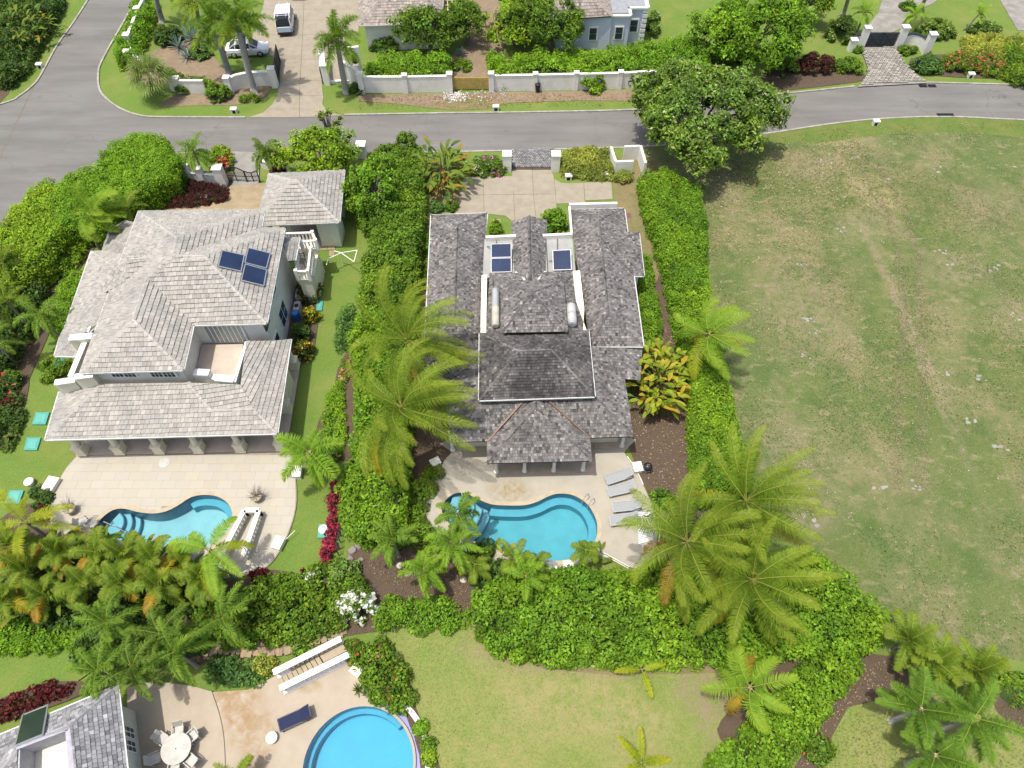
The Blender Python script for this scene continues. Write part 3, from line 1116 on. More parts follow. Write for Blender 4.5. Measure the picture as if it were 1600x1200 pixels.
FSP = [fs(1370, 300, 75, 40, -.7, ST, .75), fs(1260, 260, 70, 40, 0, BR_, .7), fs(1250, 480, 90, 120, 0, BR_, .6), fs(1350, 350, 60, 40, 0, BR_, .6), fs(1560, 320, 80, 50, 0, BR_, .5), fs(1500, 420, 70, 40, 0, BR_, .6), fs(1590, 500, 60, 60, 0, BR_, .6), fs(1270, 800, 60, 40, 0, BR_, .8), fs(1420, 740, 60, 40, 0, BR_, .5), fs(1220, 700, 50, 90, 0, BR_, .5), fs(1300, 215, 70, 22, 0, ST, .6), fs(1140, 300, 40, 60, 0, BR_, .7), fs(1470, 290, 120, 40, 0, GN, .6), fs(1330, 420, 70, 50, 0, GN, .6), fs(1480, 820, 150, 90, 0, GN, .6), fs(1350, 860, 90, 70, 0, GN, .6), fs(1500, 640, 100, 60, 0, GN, .5), fs(1410, 480, 14, 200, .06, BR_, .7), fs(1440, 560, 14, 220, .03, BR_, .7), fs(1380, 330, 14, 110, .35, BR_, .7)]
m_field = ground_mat('field_grass', [(.06, .36, .60, (.15, .155, .05), .55), (.13, .46, .62, (.25, .205, .115), .7, (1.1, .8)), (.42, .46, .64, (.075, .12, .032), .8), (1.3, .54, .70, (.31, .25, .155), .75, (.7, 1.3)), (2.4, .50, .70, (.08, .12, .03), .6), (5.5, .52, .72, (.10, .13, .04), .5), (7.5, .56, .74, (.33, .28, .18), .5), (14, .60, .74, (.42, .37, .25), .45)], (.115, .152, .048), .7, 7, spots=FSP)
m_verge = ground_mat('verge_grass', [(.3, .45, .65, (.20, .18, .06), .6), (1.6, .5, .7, (.08, .125, .03), .5)], (.11, .16, .035), .4, 8)
m_mulch = ground_mat('mulch', [(.5, .4, .65, (.12, .085, .055), .6), (2.5, .5, .75, (.07, .05, .035), .6), (16, .66, .74, (.45, .38, .27), .65)], (.11, .08, .058), .8, 14)
m_soil = ground_mat('dry_soil', [(.6, .4, .65, (.30, .23, .15), .6), (3.0, .5, .75, (.12, .09, .06), .5), (12, .64, .75, (.5, .44, .34), .5)], (.22, .165, .11), .7, 10)
def asphalt():
    k = NT('asphalt')
    c = k.mix(k.ramp(k.noise(.35, 5, .6, k.pos(.35, 1.6, 1)), .35, .68), (.150, .142, .128), (.20, .191, .174))
    c = k.mix(k.mul(k.ramp(k.noise(.8, 5, .6, k.pos(.12, 2.2, 1)), .5, .72), .5), c, (.125, .122, .118))
    c = k.mix(k.mul(k.ramp(k.noise(.25, 6, .7), .55, .75), .4), c, (.225, .218, .205))
    c = k.mix(k.mul(k.ramp(k.noise(40, 3), .45, .7), .35), c, (.13, .13, .125))
    v = k.n('TexVoronoi', feature='DISTANCE_TO_EDGE'); v.inputs['Scale'].default_value = .16
    vd = k.n('VectorMath', operation='ADD'); k.l(k.pos(), vd.inputs[0])
    nn = k.n('TexNoise'); nn.inputs['Scale'].default_value = .5; nn.inputs['Detail'].default_value = 6; k.l(k.pos(), nn.inputs['Vector'])
    ns = k.n('VectorMath', operation='SCALE'); ns.inputs['Scale'].default_value = 3.0; k.l(nn.outputs['Color'], ns.inputs[0]); k.l(ns.outputs[0], vd.inputs[1]); k.l(vd.outputs[0], v.inputs['Vector'])
    c = k.mix(k.mul(k.mul(k.ramp(v.outputs['Distance'], .010, .002), k.ramp(k.noise(.09, 3), .48, .6)), .5), c, (.075, .072, .068))      # sealed cracks
    c = k.mix(k.mul(k.ramp(k.noise(1.3, 2, .5, k.pos(.5, 1, 1)), .68, .74), .35), c, (.11, .108, .105))                            # oil and patching
    k.bsdf(c, .9, 0, .2, k.noise(60, 3), .3, .02)
    return k.m
m_road = asphalt()
m_kerb = plain('kerb_concrete', (.36, .34, .29), .85, 0, .2, .3, 2, .5)
m_drive = plain('drive_concrete', (.31, .27, .205), .85, 0, .2, .14, 1.2, .22)
m_drive2 = plain('grey_drive_concrete', (.27, .255, .225), .88, 0, .2, .25, 1.0, .35)
m_sand = plain('sandy_drive', (.33, .26, .165), .9, 0, .15, .2, 1.5, .2)
def terrace_mat(name, a, b, stain, amt, spots=()):
    k = NT(name)
    c = k.mix(k.ramp(k.noise(.55, 6, .6), .3, .7), a, b)
    c = k.mix(k.mul(k.ramp(k.noise(3, 6, .7), .5, .75), .35), c, tuple(x * .86 for x in a))
    for (x, y, rx, ry, am) in spots:            # worn and rust coloured stains at their own place
        g = k.n('NewGeometry')
        mp = k.n('Mapping'); mp.inputs['Location'].default_value = (-x / rx, -y / ry, 0); mp.inputs['Scale'].default_value = (1 / rx, 1 / ry, 0)
        k.l(g.outputs['Position'], mp.inputs['Vector'])
        gr = k.n('TexGradient', gradient_type='SPHERICAL'); k.l(mp.outputs[0], gr.inputs[0])
        f = k.mul(k.ramp(gr.outputs['Fac'], .02, .5), k.ramp(k.noise(1.7, 6, .7, None, .6), .36, .62))
        c = k.mix(k.mul(f, am), c, stain)
    k.bsdf(c, .75, 0, .3, k.noise(18, 4), .15, .02)
    MATS[name] = k.m
    return k.m
def sp(u, v, ru, rv, am):
    q = P(u, v, 0)
    return (q.x, q.y, ru / PXM(v), rv / PXM(v) * 1.1, am)
m_deckB = terrace_mat('bungalow_deck_stone', (.335, .305, .245), (.395, .365, .30), (.28, .215, .115), .9, [sp(797, 768, 42, 24, 1.0), sp(730, 720, 26, 16, .35), sp(950, 830, 60, 40, .18)])
m_deckV = attr_mat('villa_terrace_stone', .75, .3, [(.6, .5, .75, (.44, .385, .29), .45)], .15)
m_deckH = terrace_mat('round_pool_deck_stone', (.345, .285, .21), (.405, .345, .265), (.28, .175, .08), .9, [sp(380, 1110, 38, 60, .85), sp(355, 1088, 26, 26, .8), sp(405, 1160, 34, 60, .7), sp(483, 1072, 26, 12, .6)])

# the holes that go down below the ground
rimV = outline([(154.5, 824), (159, 812), (177, 798.5), (195, 796), (216, 801), (240, 803.6), (261, 800), (279, 791), (300, 778), (321, 774.5), (342, 777.5), (357, 788), (364, 803), (361, 818), (352, 835), (335, 850), (305, 860), (270, 862), (230, 857), (190, 846), (165, 837)], 0, 3)
rimB = outline([(690, 797), (691, 791), (700, 779), (712, 772), (727, 772), (745, 780), (767, 789), (792, 791), (820, 790.5), (840, 785), (855, 777.5), (872, 772.5), (892, 774), (907, 781), (920, 792), (930, 810), (933, 825), (931, 842), (922, 857), (907, 869), (885, 875.5), (860, 877), (825, 872), (780, 861), (740, 846), (712, 828), (696, 811)], 0, 3)
cH = P(560, 1197, 0)
rimH = [(cH.x + 2.88 * math.cos(2 * math.pi * i / 56), cH.y + 2.88 * math.sin(2 * math.pi * i / 56)) for i in range(56)]
def arc(r, a0, a1, n=22):
    return [(cH.x + r * math.cos(R(a0 + (a1 - a0) * i / (n - 1))), cH.y + r * math.sin(R(a0 + (a1 - a0) * i / (n - 1)))) for i in range(n)]
basin = arc(3.02, -60, 74) + arc(3.52, 74, -60)
stairV = [(p.x, p.y) for p in (P(362, 868), P(391, 811), P(404, 811), P(384, 870))]
HOLES = [rimV, rimB, rimH, basin, stairV]
sheet('ground', [(-500, -200), (500, -200), (500, 700), (-500, 700)], m_lawn, 0.0, HOLES, world=True)

# the open field
sheet('field', [(1005, 226), (1100, 219), (1210, 206), (1300, 192), (1380, 184), (1480, 181), (1800, 195), (2400, 400), (2600, 1500), (1660, 1055), (1600, 1035), (1500, 1010), (1390, 975), (1330, 925), (1290, 870), (1235, 850), (1170, 760), (1140, 640), (1112, 450), (1100, 330), (1050, 285), (1005, 262)], m_field)
sheet('mown_verge', [(1200, 208), (1300, 193), (1380, 185), (1480, 182), (1800, 196), (1800, 222), (1600, 214), (1480, 206), (1380, 210), (1290, 222), (1190, 226)], m_verge)
# roads
road_px = [(-400, 280), (0, 163), (30, 150), (55, 130), (68, 110), (90, 70), (115, 35), (138, 0), (165, -45), (250, -45), (215, 0), (185, 50), (160, 95), (154, 115), (156, 140), (168, 156), (190, 171), (215, 180), (250, 184), (380, 184.5), (535, 181), (700, 178), (850, 176), (1000, 172), (1120, 161), (1200, 150), (1260, 144), (1335, 136), (1445, 130), (1600, 134), (2200, 150), (2200, 200), (1600, 187), (1480, 182), (1380, 185), (1300, 193), (1200, 208), (1100, 221), (1000, 229), (870, 233), (640, 238), (430, 240), (270, 240), (150, 270), (60, 340), (-60, 470), (-400, 900)]
sheet('road', road_px, m_road)
kerb('kerb', [(-200, 225), (0, 164), (30, 151), (55, 131), (68, 111), (90, 71), (115, 36), (138, 0), (165, -45)], m_kerb)
kerb('kerb', [(250, -45), (215, 0), (185, 50), (160, 95), (154, 115), (156, 140), (168, 156), (190, 171), (215, 180), (250, 183.5), (384, 184)], m_kerb)
kerb('kerb', [(538, 180), (700, 177.5), (850, 175.5), (1000, 171.5), (1120, 160.5), (1200, 149.5), (1260, 143.5), (1335, 135.5)], m_kerb)
kerb('kerb', [(1447, 129.5), (1600, 133.5), (1800, 140)], m_kerb)
kerb('kerb', [(1800, 193), (1600, 187.5), (1480, 182.5), (1380, 185.5), (1300, 193.5), (1200, 208.5), (1100, 221.5), (1000, 229.5), (866, 233.5)], m_kerb, h=.06)
kerb('kerb', [(798, 235.5), (640, 238.5), (430, 240.5), (270, 240.5), (150, 271), (60, 341)], m_kerb, h=.06)
m_joint = plain('joint_sealant', (.16, .14, .10), .9)
sheet('road_joint', [(0, 242), (0, 247), (56, 131), (54.5, 129)], m_joint, kind='structure')
m_black = plain('black_iron', (.025, .025, .027), .5, .3)
for i, (u, v) in enumerate([(1442, 134.5), (1456, 134.5), (1470.5, 180), (1483.5, 180)]):
    b = MB(); g = P(u, v, 0)
    for k in range(5):
        b.bar((g.x - .33 + k * .165, g.y - .22, .05), (g.x - .33 + k * .165, g.y + .22, .05), .1, .03)
    b.box(g.x, g.y, .02, .035, .8, .5)
    tag(b.build('drain_grate', m_black), ['black road drain grate nearest the gate driveway, by the upper kerb', 'black road drain grate right of its twin by the upper kerb', 'black road drain grate on the field side of the road, the left one', 'black road drain grate on the field side of the road, the right one'][i], 'drain grate', 'road drain grates')

# mulch beds, thin grass and soil
B = lambda px, m=m_mulch, n='planting_bed': sheet(n, px, m, smooth=3)
B([(-80, 200), (0, 160), (28, 120), (66, 60), (100, 0), (110, -40), (-100, -40)])
B([(200, 110), (285, 60), (345, 100), (350, 130), (290, 130), (225, 135)], m_soil)
B([(262, 155), (290, 145), (345, 148), (400, 120), (425, 130), (398, 160), (300, 165), (250, 165)], m_soil)
sheet('dirt_verge', [(560, 148), (1010, 140), (1002, 158), (900, 157), (760, 162), (700, 172), (620, 162), (560, 158)], m_soil)
sheet('dirt_verge', [(660, 166), (745, 150), (800, 160), (760, 170), (705, 172)], m_sparse)
sheet('sandy_yard', [(690, 120), (780, 120), (790, 60), (775, -20), (725, -20), (735, 70), (700, 90)], m_soil)
B([(1190, 146), (1200, 110), (1300, 95), (1345, 110), (1350, 125), (1300, 133), (1230, 141)])
B([(1425, 108), (1460, 85), (1800, 90), (1800, 128), (1600, 124), (1470, 119)])
B([(-90, 480), (60, 340), (160, 290), (215, 270), (365, 270), (360, 300), (225, 330), (165, 370), (128, 415), (95, 470), (60, 560), (-20, 700), (-140, 700)])
B([(-40, 580), (38, 570), (42, 620), (20, 660), (-60, 700)])
B([(15, 800), (70, 790), (85, 850), (140, 893), (260, 912), (400, 902), (430, 890), (600, 920), (735, 920), (745, 970), (600, 985), (480, 1005), (300, 1040), (180, 1000), (0, 1010), (-80, 900)])
B([(535, 560), (585, 520), (590, 700), (545, 720), (500, 710), (492, 690), (497, 660), (520, 610)])
B([(440, 470), (495, 440), (492, 540), (470, 570), (452, 560)])
B([(560, 860), (628, 800), (662, 815), (690, 850), (742, 885), (780, 890), (760, 960), (720, 970), (600, 930), (545, 880)])
B([(632, 560), (668, 480), (666, 560), (706, 690), (700, 730), (660, 800), (628, 800), (628, 690)])
sheet('side_garden_grass', [(648, 560), (668, 560), (675, 330), (715, 330), (722, 260), (660, 260), (650, 330)], m_sparse)
sheet('side_garden_grass', [(870, 262), (1010, 240), (1012, 290), (1045, 460), (1056, 560), (990, 560), (998, 400), (960, 320), (958, 283)], m_sparse)
B([(994, 540), (1030, 430), (1050, 470), (1090, 590), (1150, 700), (1166, 790), (1190, 900), (1015, 905), (1030, 820), (985, 705), (985, 650)])
B([(1050, 400), (1075, 470), (1110, 600), (1090, 610), (1052, 520), (1032, 440)])
sheet('lawn', [(585, 990), (650, 978), (735, 962), (760, 1000), (850, 1030), (960, 1036), (1160, 1034), (1180, 1070), (1130, 1150), (1080, 1300), (670, 1300), (672, 1190), (640, 1085), (600, 1020)], m_lawn2, smooth=0)
B([(640, 1085), (660, 1130), (688, 1200), (690, 1300), (664, 1300), (655, 1180), (632, 1110)])
B([(1150, 1022), (1230, 1020), (1260, 1060), (1200, 1130), (1150, 1170), (1120, 1140), (1150, 1090)])
sheet('dirt_path', [(1355, 1020), (1420, 1030), (1420, 1080), (1330, 1105), (1290, 1170), (1230, 1300), (1180, 1300), (1260, 1170), (1310, 1080)], m_mulch)
sheet('lawn', [(1325, 1105), (1440, 1080), (1900, 1150), (1800, 1350), (1240, 1350), (1290, 1170)], m_lawn2)
B([(1560, 1085), (1700, 1140), (1700, 1180), (1575, 1130)])
sheet('dry_bank', [(740, 975), (770, 1010), (850, 1045), (960, 1055), (1160, 1050), (1160, 1020), (960, 1020), (840, 1010)], m_sparse)
sheet('lawn', [(-200, 1012), (100, 1015), (170, 1030), (120, 1065), (0, 1120), (-200, 1200)], m_lawn)
B([(-60, 1120), (60, 1070), (130, 1065), (140, 1080), (0, 1130)])

# drives
gr = P(0, 0)
def panels(name, label_px, mat, z=.05, gap=.015, parent=None):
    r = bpy.data.objects.new(name, None); C.objects.link(r); r['kind'] = 'structure'
    for px in label_px:
        poly = inset([(P(u, v).x, P(u, v).y) for u, v in px], gap)
        slab('slab', poly, 0, z + random.uniform(-.004, .004), mat, parent=r)
    return r
panels('bungalow_driveway', [
    [(724, 277), (755, 276.5), (755.5, 305), (716, 305.5)], [(755, 276.5), (801, 275.5), (802.5, 304.5), (755.5, 305)], [(799, 263.5), (831.5, 263), (833.5, 304), (802.5, 304.5)],
    [(831.5, 263), (861, 262.5), (866, 280), (868, 303.5), (833.5, 304)], [(866, 280), (876, 286), (890, 287), (912, 286), (914, 318), (869, 319), (868, 303.5)], [(912, 286), (955, 284), (957.5, 312), (914, 314)],
    [(716, 305.5), (755.5, 305), (756.5, 334), (712, 335)], [(755.5, 305), (802.5, 304.5), (805, 350), (790, 338), (756.5, 334)], [(802.5, 304.5), (833.5, 304), (838, 346), (805, 350)], [(833.5, 304), (868, 303.5), (871, 340), (838, 346)]], m_drive)
m_cob = attr_mat('driveway_cobble', .85, .2, [(1.2, .5, .7, (.13, .13, .135), .5)], .3)
def cobbles(name, px, sx, sy, cols, z=.26, rows=True, mat=None, parent=None, ang=0):
    poly = [(P(u, v).x, P(u, v).y) for u, v in px]
    m = MB()
    x0, x1, y0, y1 = min(p[0] for p in poly), max(p[0] for p in poly), min(p[1] for p in poly), max(p[1] for p in poly)
    ny, nx = int((y1 - y0) / sy) + 1, int((x1 - x0) / sx) + 1
    for j in range(ny):
        for i in range(nx + 1):
            x, y = x0 + (i + (.5 if j % 2 else 0)) * sx, y0 + (j + .5) * sy
            if inside(poly, np.array([x]), np.array([y]))[0]:
                k = random.uniform(.75, 1.25)
                m.col = tuple(c * k for c in random.choice(cols))
                m.box(x, y, 0, z + random.uniform(-.012, .012), sx * random.uniform(.86, .96), sy * random.uniform(.86, .96), random.uniform(-.05, .05), .95)
    o = m.build(name, mat or m_cob, parent, True)
    o['kind'] = 'stuff'
    return o
sheet('driveway_apron', [(801, 236), (861, 234.5), (861, 264), (800, 264)], m_mulch)
cobbles('driveway_cobbles', [(801, 236), (861, 234.5), (861.5, 263), (799.5, 264)], .21, .21, [(.21, .205, .20), (.17, .165, .165), (.25, .24, .23)])
sheet('gate_drive_apron', [(1346, 78), (1398, 76), (1412, 100), (1427, 118), (1450, 129.5), (1340, 135.5), (1355, 122), (1356, 105)], m_drive2)
cobbles('gate_drive_pavers', [(1346, 78), (1398, 76), (1412, 100), (1427, 118), (1448, 129), (1341, 135), (1355, 122), (1356, 105)], .42, .3, [(.285, .26, .222), (.27, .247, .21), (.30, .275, .235)])
panels('gate_drive', [[(1349, 50), (1384, 55), (1398, 76), (1346, 78)], [(1372, 20), (1420, 22), (1408, 45), (1384, 55), (1349, 50)], [(1385, -20), (1480, -20), (1460, 5), (1420, 22), (1372, 20)]], m_drive2)
panels('stone_terrace', [[(1556, -10), (1700, -10), (1700, 50), (1590, 48)]], m_drive2)
panels('walled_house_driveway', [
    [(433, 150), (468, 150), (468, 184), (388, 184), (412, 176), (426, 163)], [(468, 150), (506, 150), (504, 163), (512, 175), (536, 181), (468, 184)],
    [(438, 126), (469, 126), (468, 150), (433, 150), (436, 138)], [(469, 126), (503, 126), (505, 150), (468, 150)],
    [(435, 93), (471, 93), (469, 126), (438, 126)], [(471, 93), (505, 93), (503, 126), (469, 126)],
    [(395, 55), (473, 55), (471, 93), (435, 93), (425, 88), (395, 85)], [(473, 55), (540, 55), (540, 93), (471, 93)], [(410, 15), (475, 15), (473, 55), (395, 55)], [(475, 15), (562, 15), (560, 55), (473, 55)], [(420, -30), (475, -30), (475, 15), (410, 15)], [(475, -30), (565, -30), (562, 15), (475, 15)], [(505, 93), (560, 93), (560, 128), (503, 126)]], m_drive)
sheet('villa_driveway', [(222, 333), (228, 322), (270, 316), (340, 316), (352, 300), (362, 288), (408, 286), (440, 287), (440, 360), (222, 360)], m_sand)
sheet('villa_gate_apron', [(352, 236), (408, 238), (405, 262), (404, 288), (362, 290), (368, 262)], m_drive2)
panels('stepping_stones', [[(500, 384), (512, 384), (512, 391), (500, 391)], [(512, 384), (524, 384), (524, 391), (512, 391)], [(514, 392), (523, 392), (523, 401), (514, 401)], [(499, 380), (499, 384), (524, 384), (524, 380)]], m_sand)

# ---- terraces
polyV = [(p.x, p.y) for p in (P(200, 711), P(300, 709), P(400, 707))] + [(p.x, p.y) for p in smooth_poly([P(*q) for q in [(455, 705), (461, 735), (464, 765), (463, 795), (455, 825), (442, 855), (425, 880), (400, 896), (350, 905), (260, 905), (150, 890), (95, 850), (79, 815), (82, 785), (90, 758), (104, 733), (122, 712)]], 3, False)]
slab('villa_terrace', polyV, 0, .10, plain('terrace_bed', (.30, .26, .20), .9), [rimV, stairV], kind='structure')
tv = bpy.data.objects['villa_terrace']
holeV = inset(rimV, -.2)
sx_, sy_ = .92, .62
a0 = P(122, 712)
j = 0
cntT = 0
inner = inset(polyV, .06)
_sk = inset(stairV, -.06)
stairK = [tuple(_sk[i].lerp(_sk[(i + 1) % 4], f / 8)) for i in range(4) for f in range(8)]
rimK = [tuple(p) for p in inset(rimV, -.12)]
for yy in np.arange(a0.y - .33, P(260, 905).y, -sy_):
    for xx in np.arange(P(79, 815).x - 1 + (j % 2) * sx_ * .5, P(464, 765).x + 1, sx_):
        q = [(xx - sx_ / 2, yy - sy_ / 2), (xx + sx_ / 2, yy - sy_ / 2), (xx + sx_ / 2, yy + sy_ / 2), (xx - sx_ / 2, yy + sy_ / 2)]
        q = clip_rect([tuple(p) for p in inner], xx - sx_ / 2 + .003, xx + sx_ / 2 - .003, yy - sy_ / 2 + .003, yy + sy_ / 2 - .003)
        if len(q) < 3: continue
        bad = False
        for hole_, keep_ in ((rimV, rimK), (stairV, stairK)):
            if not any(pin(hole_, *p) for p in q) and not any(pin(q, *p) for p in hole_): continue
            if all(pin(hole_, *p) for p in q): bad = True; break
            q2 = []
            for i_ in range(len(q)):           # stones at the pool are cut along its edge, under the coping
                a_, b_ = q[i_ - 1], q[i_]
                for f_ in range(8):
                    p_ = (a_[0] + (b_[0] - a_[0]) * f_ / 8, a_[1] + (b_[1] - a_[1]) * f_ / 8)
                    if pin(keep_, *p_): p_ = min(keep_, key=lambda r: (r[0] - p_[0]) ** 2 + (r[1] - p_[1]) ** 2)
                    if not q2 or abs(q2[-1][0] - p_[0]) + abs(q2[-1][1] - p_[1]) > .01: q2.append(p_)
            q = q2
            if len(q) < 3 or abs(sum(q[i - 1][0] * q[i][1] - q[i][0] * q[i - 1][1] for i in range(len(q)))) < .03: bad = True; break
        if bad: continue
        m = MB()
        k = random.gauss(1, .02)
        m.col = (.405 * k, .375 * k * random.uniform(.98, 1.01), .31 * k * random.uniform(.95, 1.02))
        m.prism(q, .101, .118 + random.uniform(-.002, .002))
        m.build('paving_stone', m_deckV, tv, True)
        cntT += 1
    j += 1
polyB = outline([(706, 688), (706, 707), (695, 720), (677.5, 750), (662.5, 785), (661, 797), (667.5, 817.5), (682, 836), (712, 855), (770, 878), (830, 890), (885, 889), (917, 878), (932, 868), (955, 876), (980, 886), (1000, 888), (1017, 872), (1026, 845), (1025, 815), (1015, 782), (992, 735), (975, 707.5), (974, 682)], 0, 3)
slab('bungalow_pool_deck', polyB, 0, .10, m_deckB, [rimB], kind='structure')
polyH = outline([(200, 1075), (240, 1064), (300, 1072), (335, 1082), (390, 1078), (440, 1052), (490, 1028), (545, 1012), (550, 1040), (562, 1066), (580, 1085), (585, 1100)], 0, 1) + arc(3.02, 74, -60) + [(P(640, 1330).x, P(640, 1330).y), (P(200, 1330).x, P(200, 1330).y)]
slab('round_pool_deck', polyH, 0, .10, m_deckH, [rimH], kind='structure')
m_white = plain('white_plaster', (.78, .755, .69), .8, 0, .25, .08, 1.5, .28)
m_cream = plain('cream_plaster', (.74, .68, .54), .8, 0, .25, .08, 1.5, .15)
kerb('deck_joint', [(332, 1080), (345, 1120), (352, 1165), (354, 1250)], plain('joint_dark', (.12, .10, .08), .9), .05, .106)
sheet('infinity_basin_floor', basin, plain('mosaic_purple', (.20, .20, .46), .4, 0, .5, .25, 20), -.05, world=True)
b = MB()
ring_o, ring_i = arc(3.80, -60, 78), arc(3.52, -60, 78)
for i in range(21):
    b.hexa([(*ring_i[i], -.3), (*ring_o[i], -.3), (*ring_o[i + 1], -.3), (*ring_i[i + 1], -.3)], [(*ring_i[i], .16), (*ring_o[i], .16), (*ring_o[i + 1], .16), (*ring_i[i + 1], .16)])
tag(b.build('basin_wall', m_white), 'curved white wall along the overflow edge of the round pool', 'wall')

# ---- pools
m_blue = plain('pool_plaster_blue', (.13, .39, .47), .6, 0, .3, .10, 1.2)
m_blueV = plain('pool_plaster_pale_blue', (.33, .50, .56), .6, 0, .3, .10, 1.2)
m_blueH = plain('pool_plaster_sky_blue', (.13, .42, .56), .6, 0, .3, .05, .8)
m_tile = plain('pool_edge_tile', (.07, .20, .30), .35, 0, .5, .3, 9)
m_step = plain('pool_step_plaster', (.27, .47, .56), .6, 0, .3, .08, 2)
m_nose = plain('pool_step_edge', (.07, .16, .26), .5)
m_water = water_mat('water', (.72, .92, .93), .05, 2.6, .55)
m_waterH = water_mat('water_calm', (.58, .88, .96), .03, .5, .05)
m_cop = plain('coping_stone', (.43, .36, .26), .8, 0, .25, .15, 3)
rB = pool('swimming_pool', 'curved turquoise swimming pool on the deck of the dark shingled bungalow', rimB, 1.15, (m_tile, m_blue, m_water, m_cop), .02, .10)
rV = pool('swimming_pool', 'curved pale blue swimming pool on the terrace of the two storey villa', rimV, 1.15, (m_tile, m_blueV, m_water, m_cop), .02, .10)
rH = pool('swimming_pool', 'round blue swimming pool with overflow edge at the bottom of the picture', rimH, 1.15, (m_blueH, m_blueH, m_waterH, None), .075, .10)
def ledge(root, rim, keep, d, z, mat, name='bench'):
    rim = ccw(rim)
    inn = inset(rim, d)
    m = MB()
    n = len(rim)
    for i in range(n):
        j = (i + 1) % n
        if keep(rim[i]) and keep(rim[j]):
            m.hexa([(*rim[i], -1.1), (*rim[j], -1.1), (inn[j].x, inn[j].y, -1.1), (inn[i].x, inn[i].y, -1.1)], [(*rim[i], z), (*rim[j], z), (inn[j].x, inn[j].y, z), (inn[i].x, inn[i].y, z)])
    m.build(name, mat, root)
yB = P(800, 850).y
m_bench = plain('pool_bench_plaster', (.13, .38, .49), .6, 0, .3, .08, 2)
ledge(rB, rimB, lambda p: p[0] > P(765, 790).x and p[1] > yB, .5, -.5, m_bench)
ledge(rV, rimV, lambda p: p[0] > P(290, 790).x and p[1] > P(350, 815).y, .45, -.5, m_bench)
ledge(rH, rimH, lambda p: p[0] < cH.x + 2.2, .26, -.55, m_bench)
def steps(root, rim, c, rs, zs, a0, a1):
    """curved steps fanning from a corner: rings round c, kept inside the basin"""
    rr = inset(rim, .03)
    for r_, z in zip(rs, zs):
        poly = [(c.x, c.y)]
        for i in range(15):
            a = R(a0 + (a1 - a0) * i / 14)
            x, y = c.x + r_ * math.cos(a), c.y + r_ * math.sin(a)
            for _ in range(30):
                if inside(rr, np.array([x]), np.array([y]))[0]: break
                x, y = x + (c.x - x) * .06, y + (c.y - y) * .06
            poly.append((x, y))
        m = MB(); m.prism(poly, -1.1, z); o = m.build('pool_step', m_step, root)
        e = MB()
        for p, q in zip(poly[1:-1], poly[2:]):
            e.bar((*p, z + .004), (*q, z + .004), .06, .02)
        e.build('step_edge', m_nose, o)
cB = P(702, 789)
steps(rB, rimB, cB, [2.6, 2.1, 1.6, 1.1], [-.88, -.66, -.44, -.22], -75, 75)
cV = P(166, 818)
steps(rV, rimV, cV, [1.75, 1.35, .95], [-.85, -.56, -.28], -75, 62)
# ------------------------------------------------------------------ the dark shingled bungalow
m_shingle = attr_mat('weathered_shingle', .9, .12, [(.55, .50, .70, (.055, .052, .05), .65), (2.2, .54, .76, (.07, .067, .065), .55), (7, .58, .8, (.32, .315, .315), .35)], .4)
m_shingle_dk = attr_mat('blackened_shingle', .9, .12, [(.5, .42, .64, (.034, .032, .031), .8), (2.4, .47, .72, (.04, .038, .037), .6), (6, .62, .8, (.36, .35, .34), .35)], .4)
m_vtile = attr_mat('pale_concrete_tile', .85, .18, [(.35, .48, .70, (.21, .21, .20), .55), (1.6, .52, .75, (.17, .17, .16), .45), (6, .58, .8, (.12, .12, .115), .35), (.8, .62, .8, (.44, .43, .37), .5)], .35)
m_htile = attr_mat('slate_tile', .85, .2, [(1.0, .5, .75, (.26, .255, .25), .4), (3, .6, .8, (.15, .15, .15), .35)], .35)
m_rtile = attr_mat('brown_shingle', .9, .15, [(.8, .5, .75, (.28, .22, .18), .5), (3, .55, .8, (.18, .15, .13), .4)], .35)
m_deck = plain('roof_felt', (.06, .058, .056), .95)
m_gut = plain('gutter_white', (.58, .58, .56), .5, 0, .4, .1, 2, .25)
m_glass = plain('window_glass', (.035, .05, .065), .08, 0, .6, .1)
m_frame = plain('window_frame_white', (.78, .78, .76), .5, 0, .4, .06)
m_solar = plain('solar_glass', (.018, .032, .075), .18, 0, .6, .35, .6)
m_solarD = plain('solar_glass_dark', (.02, .035, .04), .18, 0, .6, .3, .6)
m_alu = plain('aluminium', (.55, .55, .56), .35, .7, .5, .1)
m_steel = plain('steel_tank', (.62, .62, .60), .32, .55, .5, .12, 2)
m_grey = plain('flat_roof_coating', (.34, .345, .32), .85, 0, .2, .15, .8, .35)
m_porch = plain('porch_floor_tile', (.42, .35, .27), .7, 0, .3, .2, 2)

def tone_b(p, f):
    k = max(.45, 1 + .22 * f)
    if random.random() < .10: k *= 1.5
    if random.random() < .12: k *= .55
    c = .165 * k
    return (min(.52, c * 1.04), min(.51, c * .97), min(.52, c * .915))
def tone_dk(p, f):
    c = tone_b(p, f)
    return tuple(x * .72 for x in c)
def tone_v(p, f):
    k = 1 + .10 * f
    c = .325 * k
    return (c * 1.06, c * 1.0, c * .885)
def tone_h(p, f):
    k = max(.5, 1 + .22 * f)
    if random.random() < .06: k *= 1.35
    return (.27 * k, .265 * k, .265 * k)
def tone_r(p, f):
    k = max(.5, 1 + .18 * f)
    return (.30 * k, .26 * k, .225 * k)

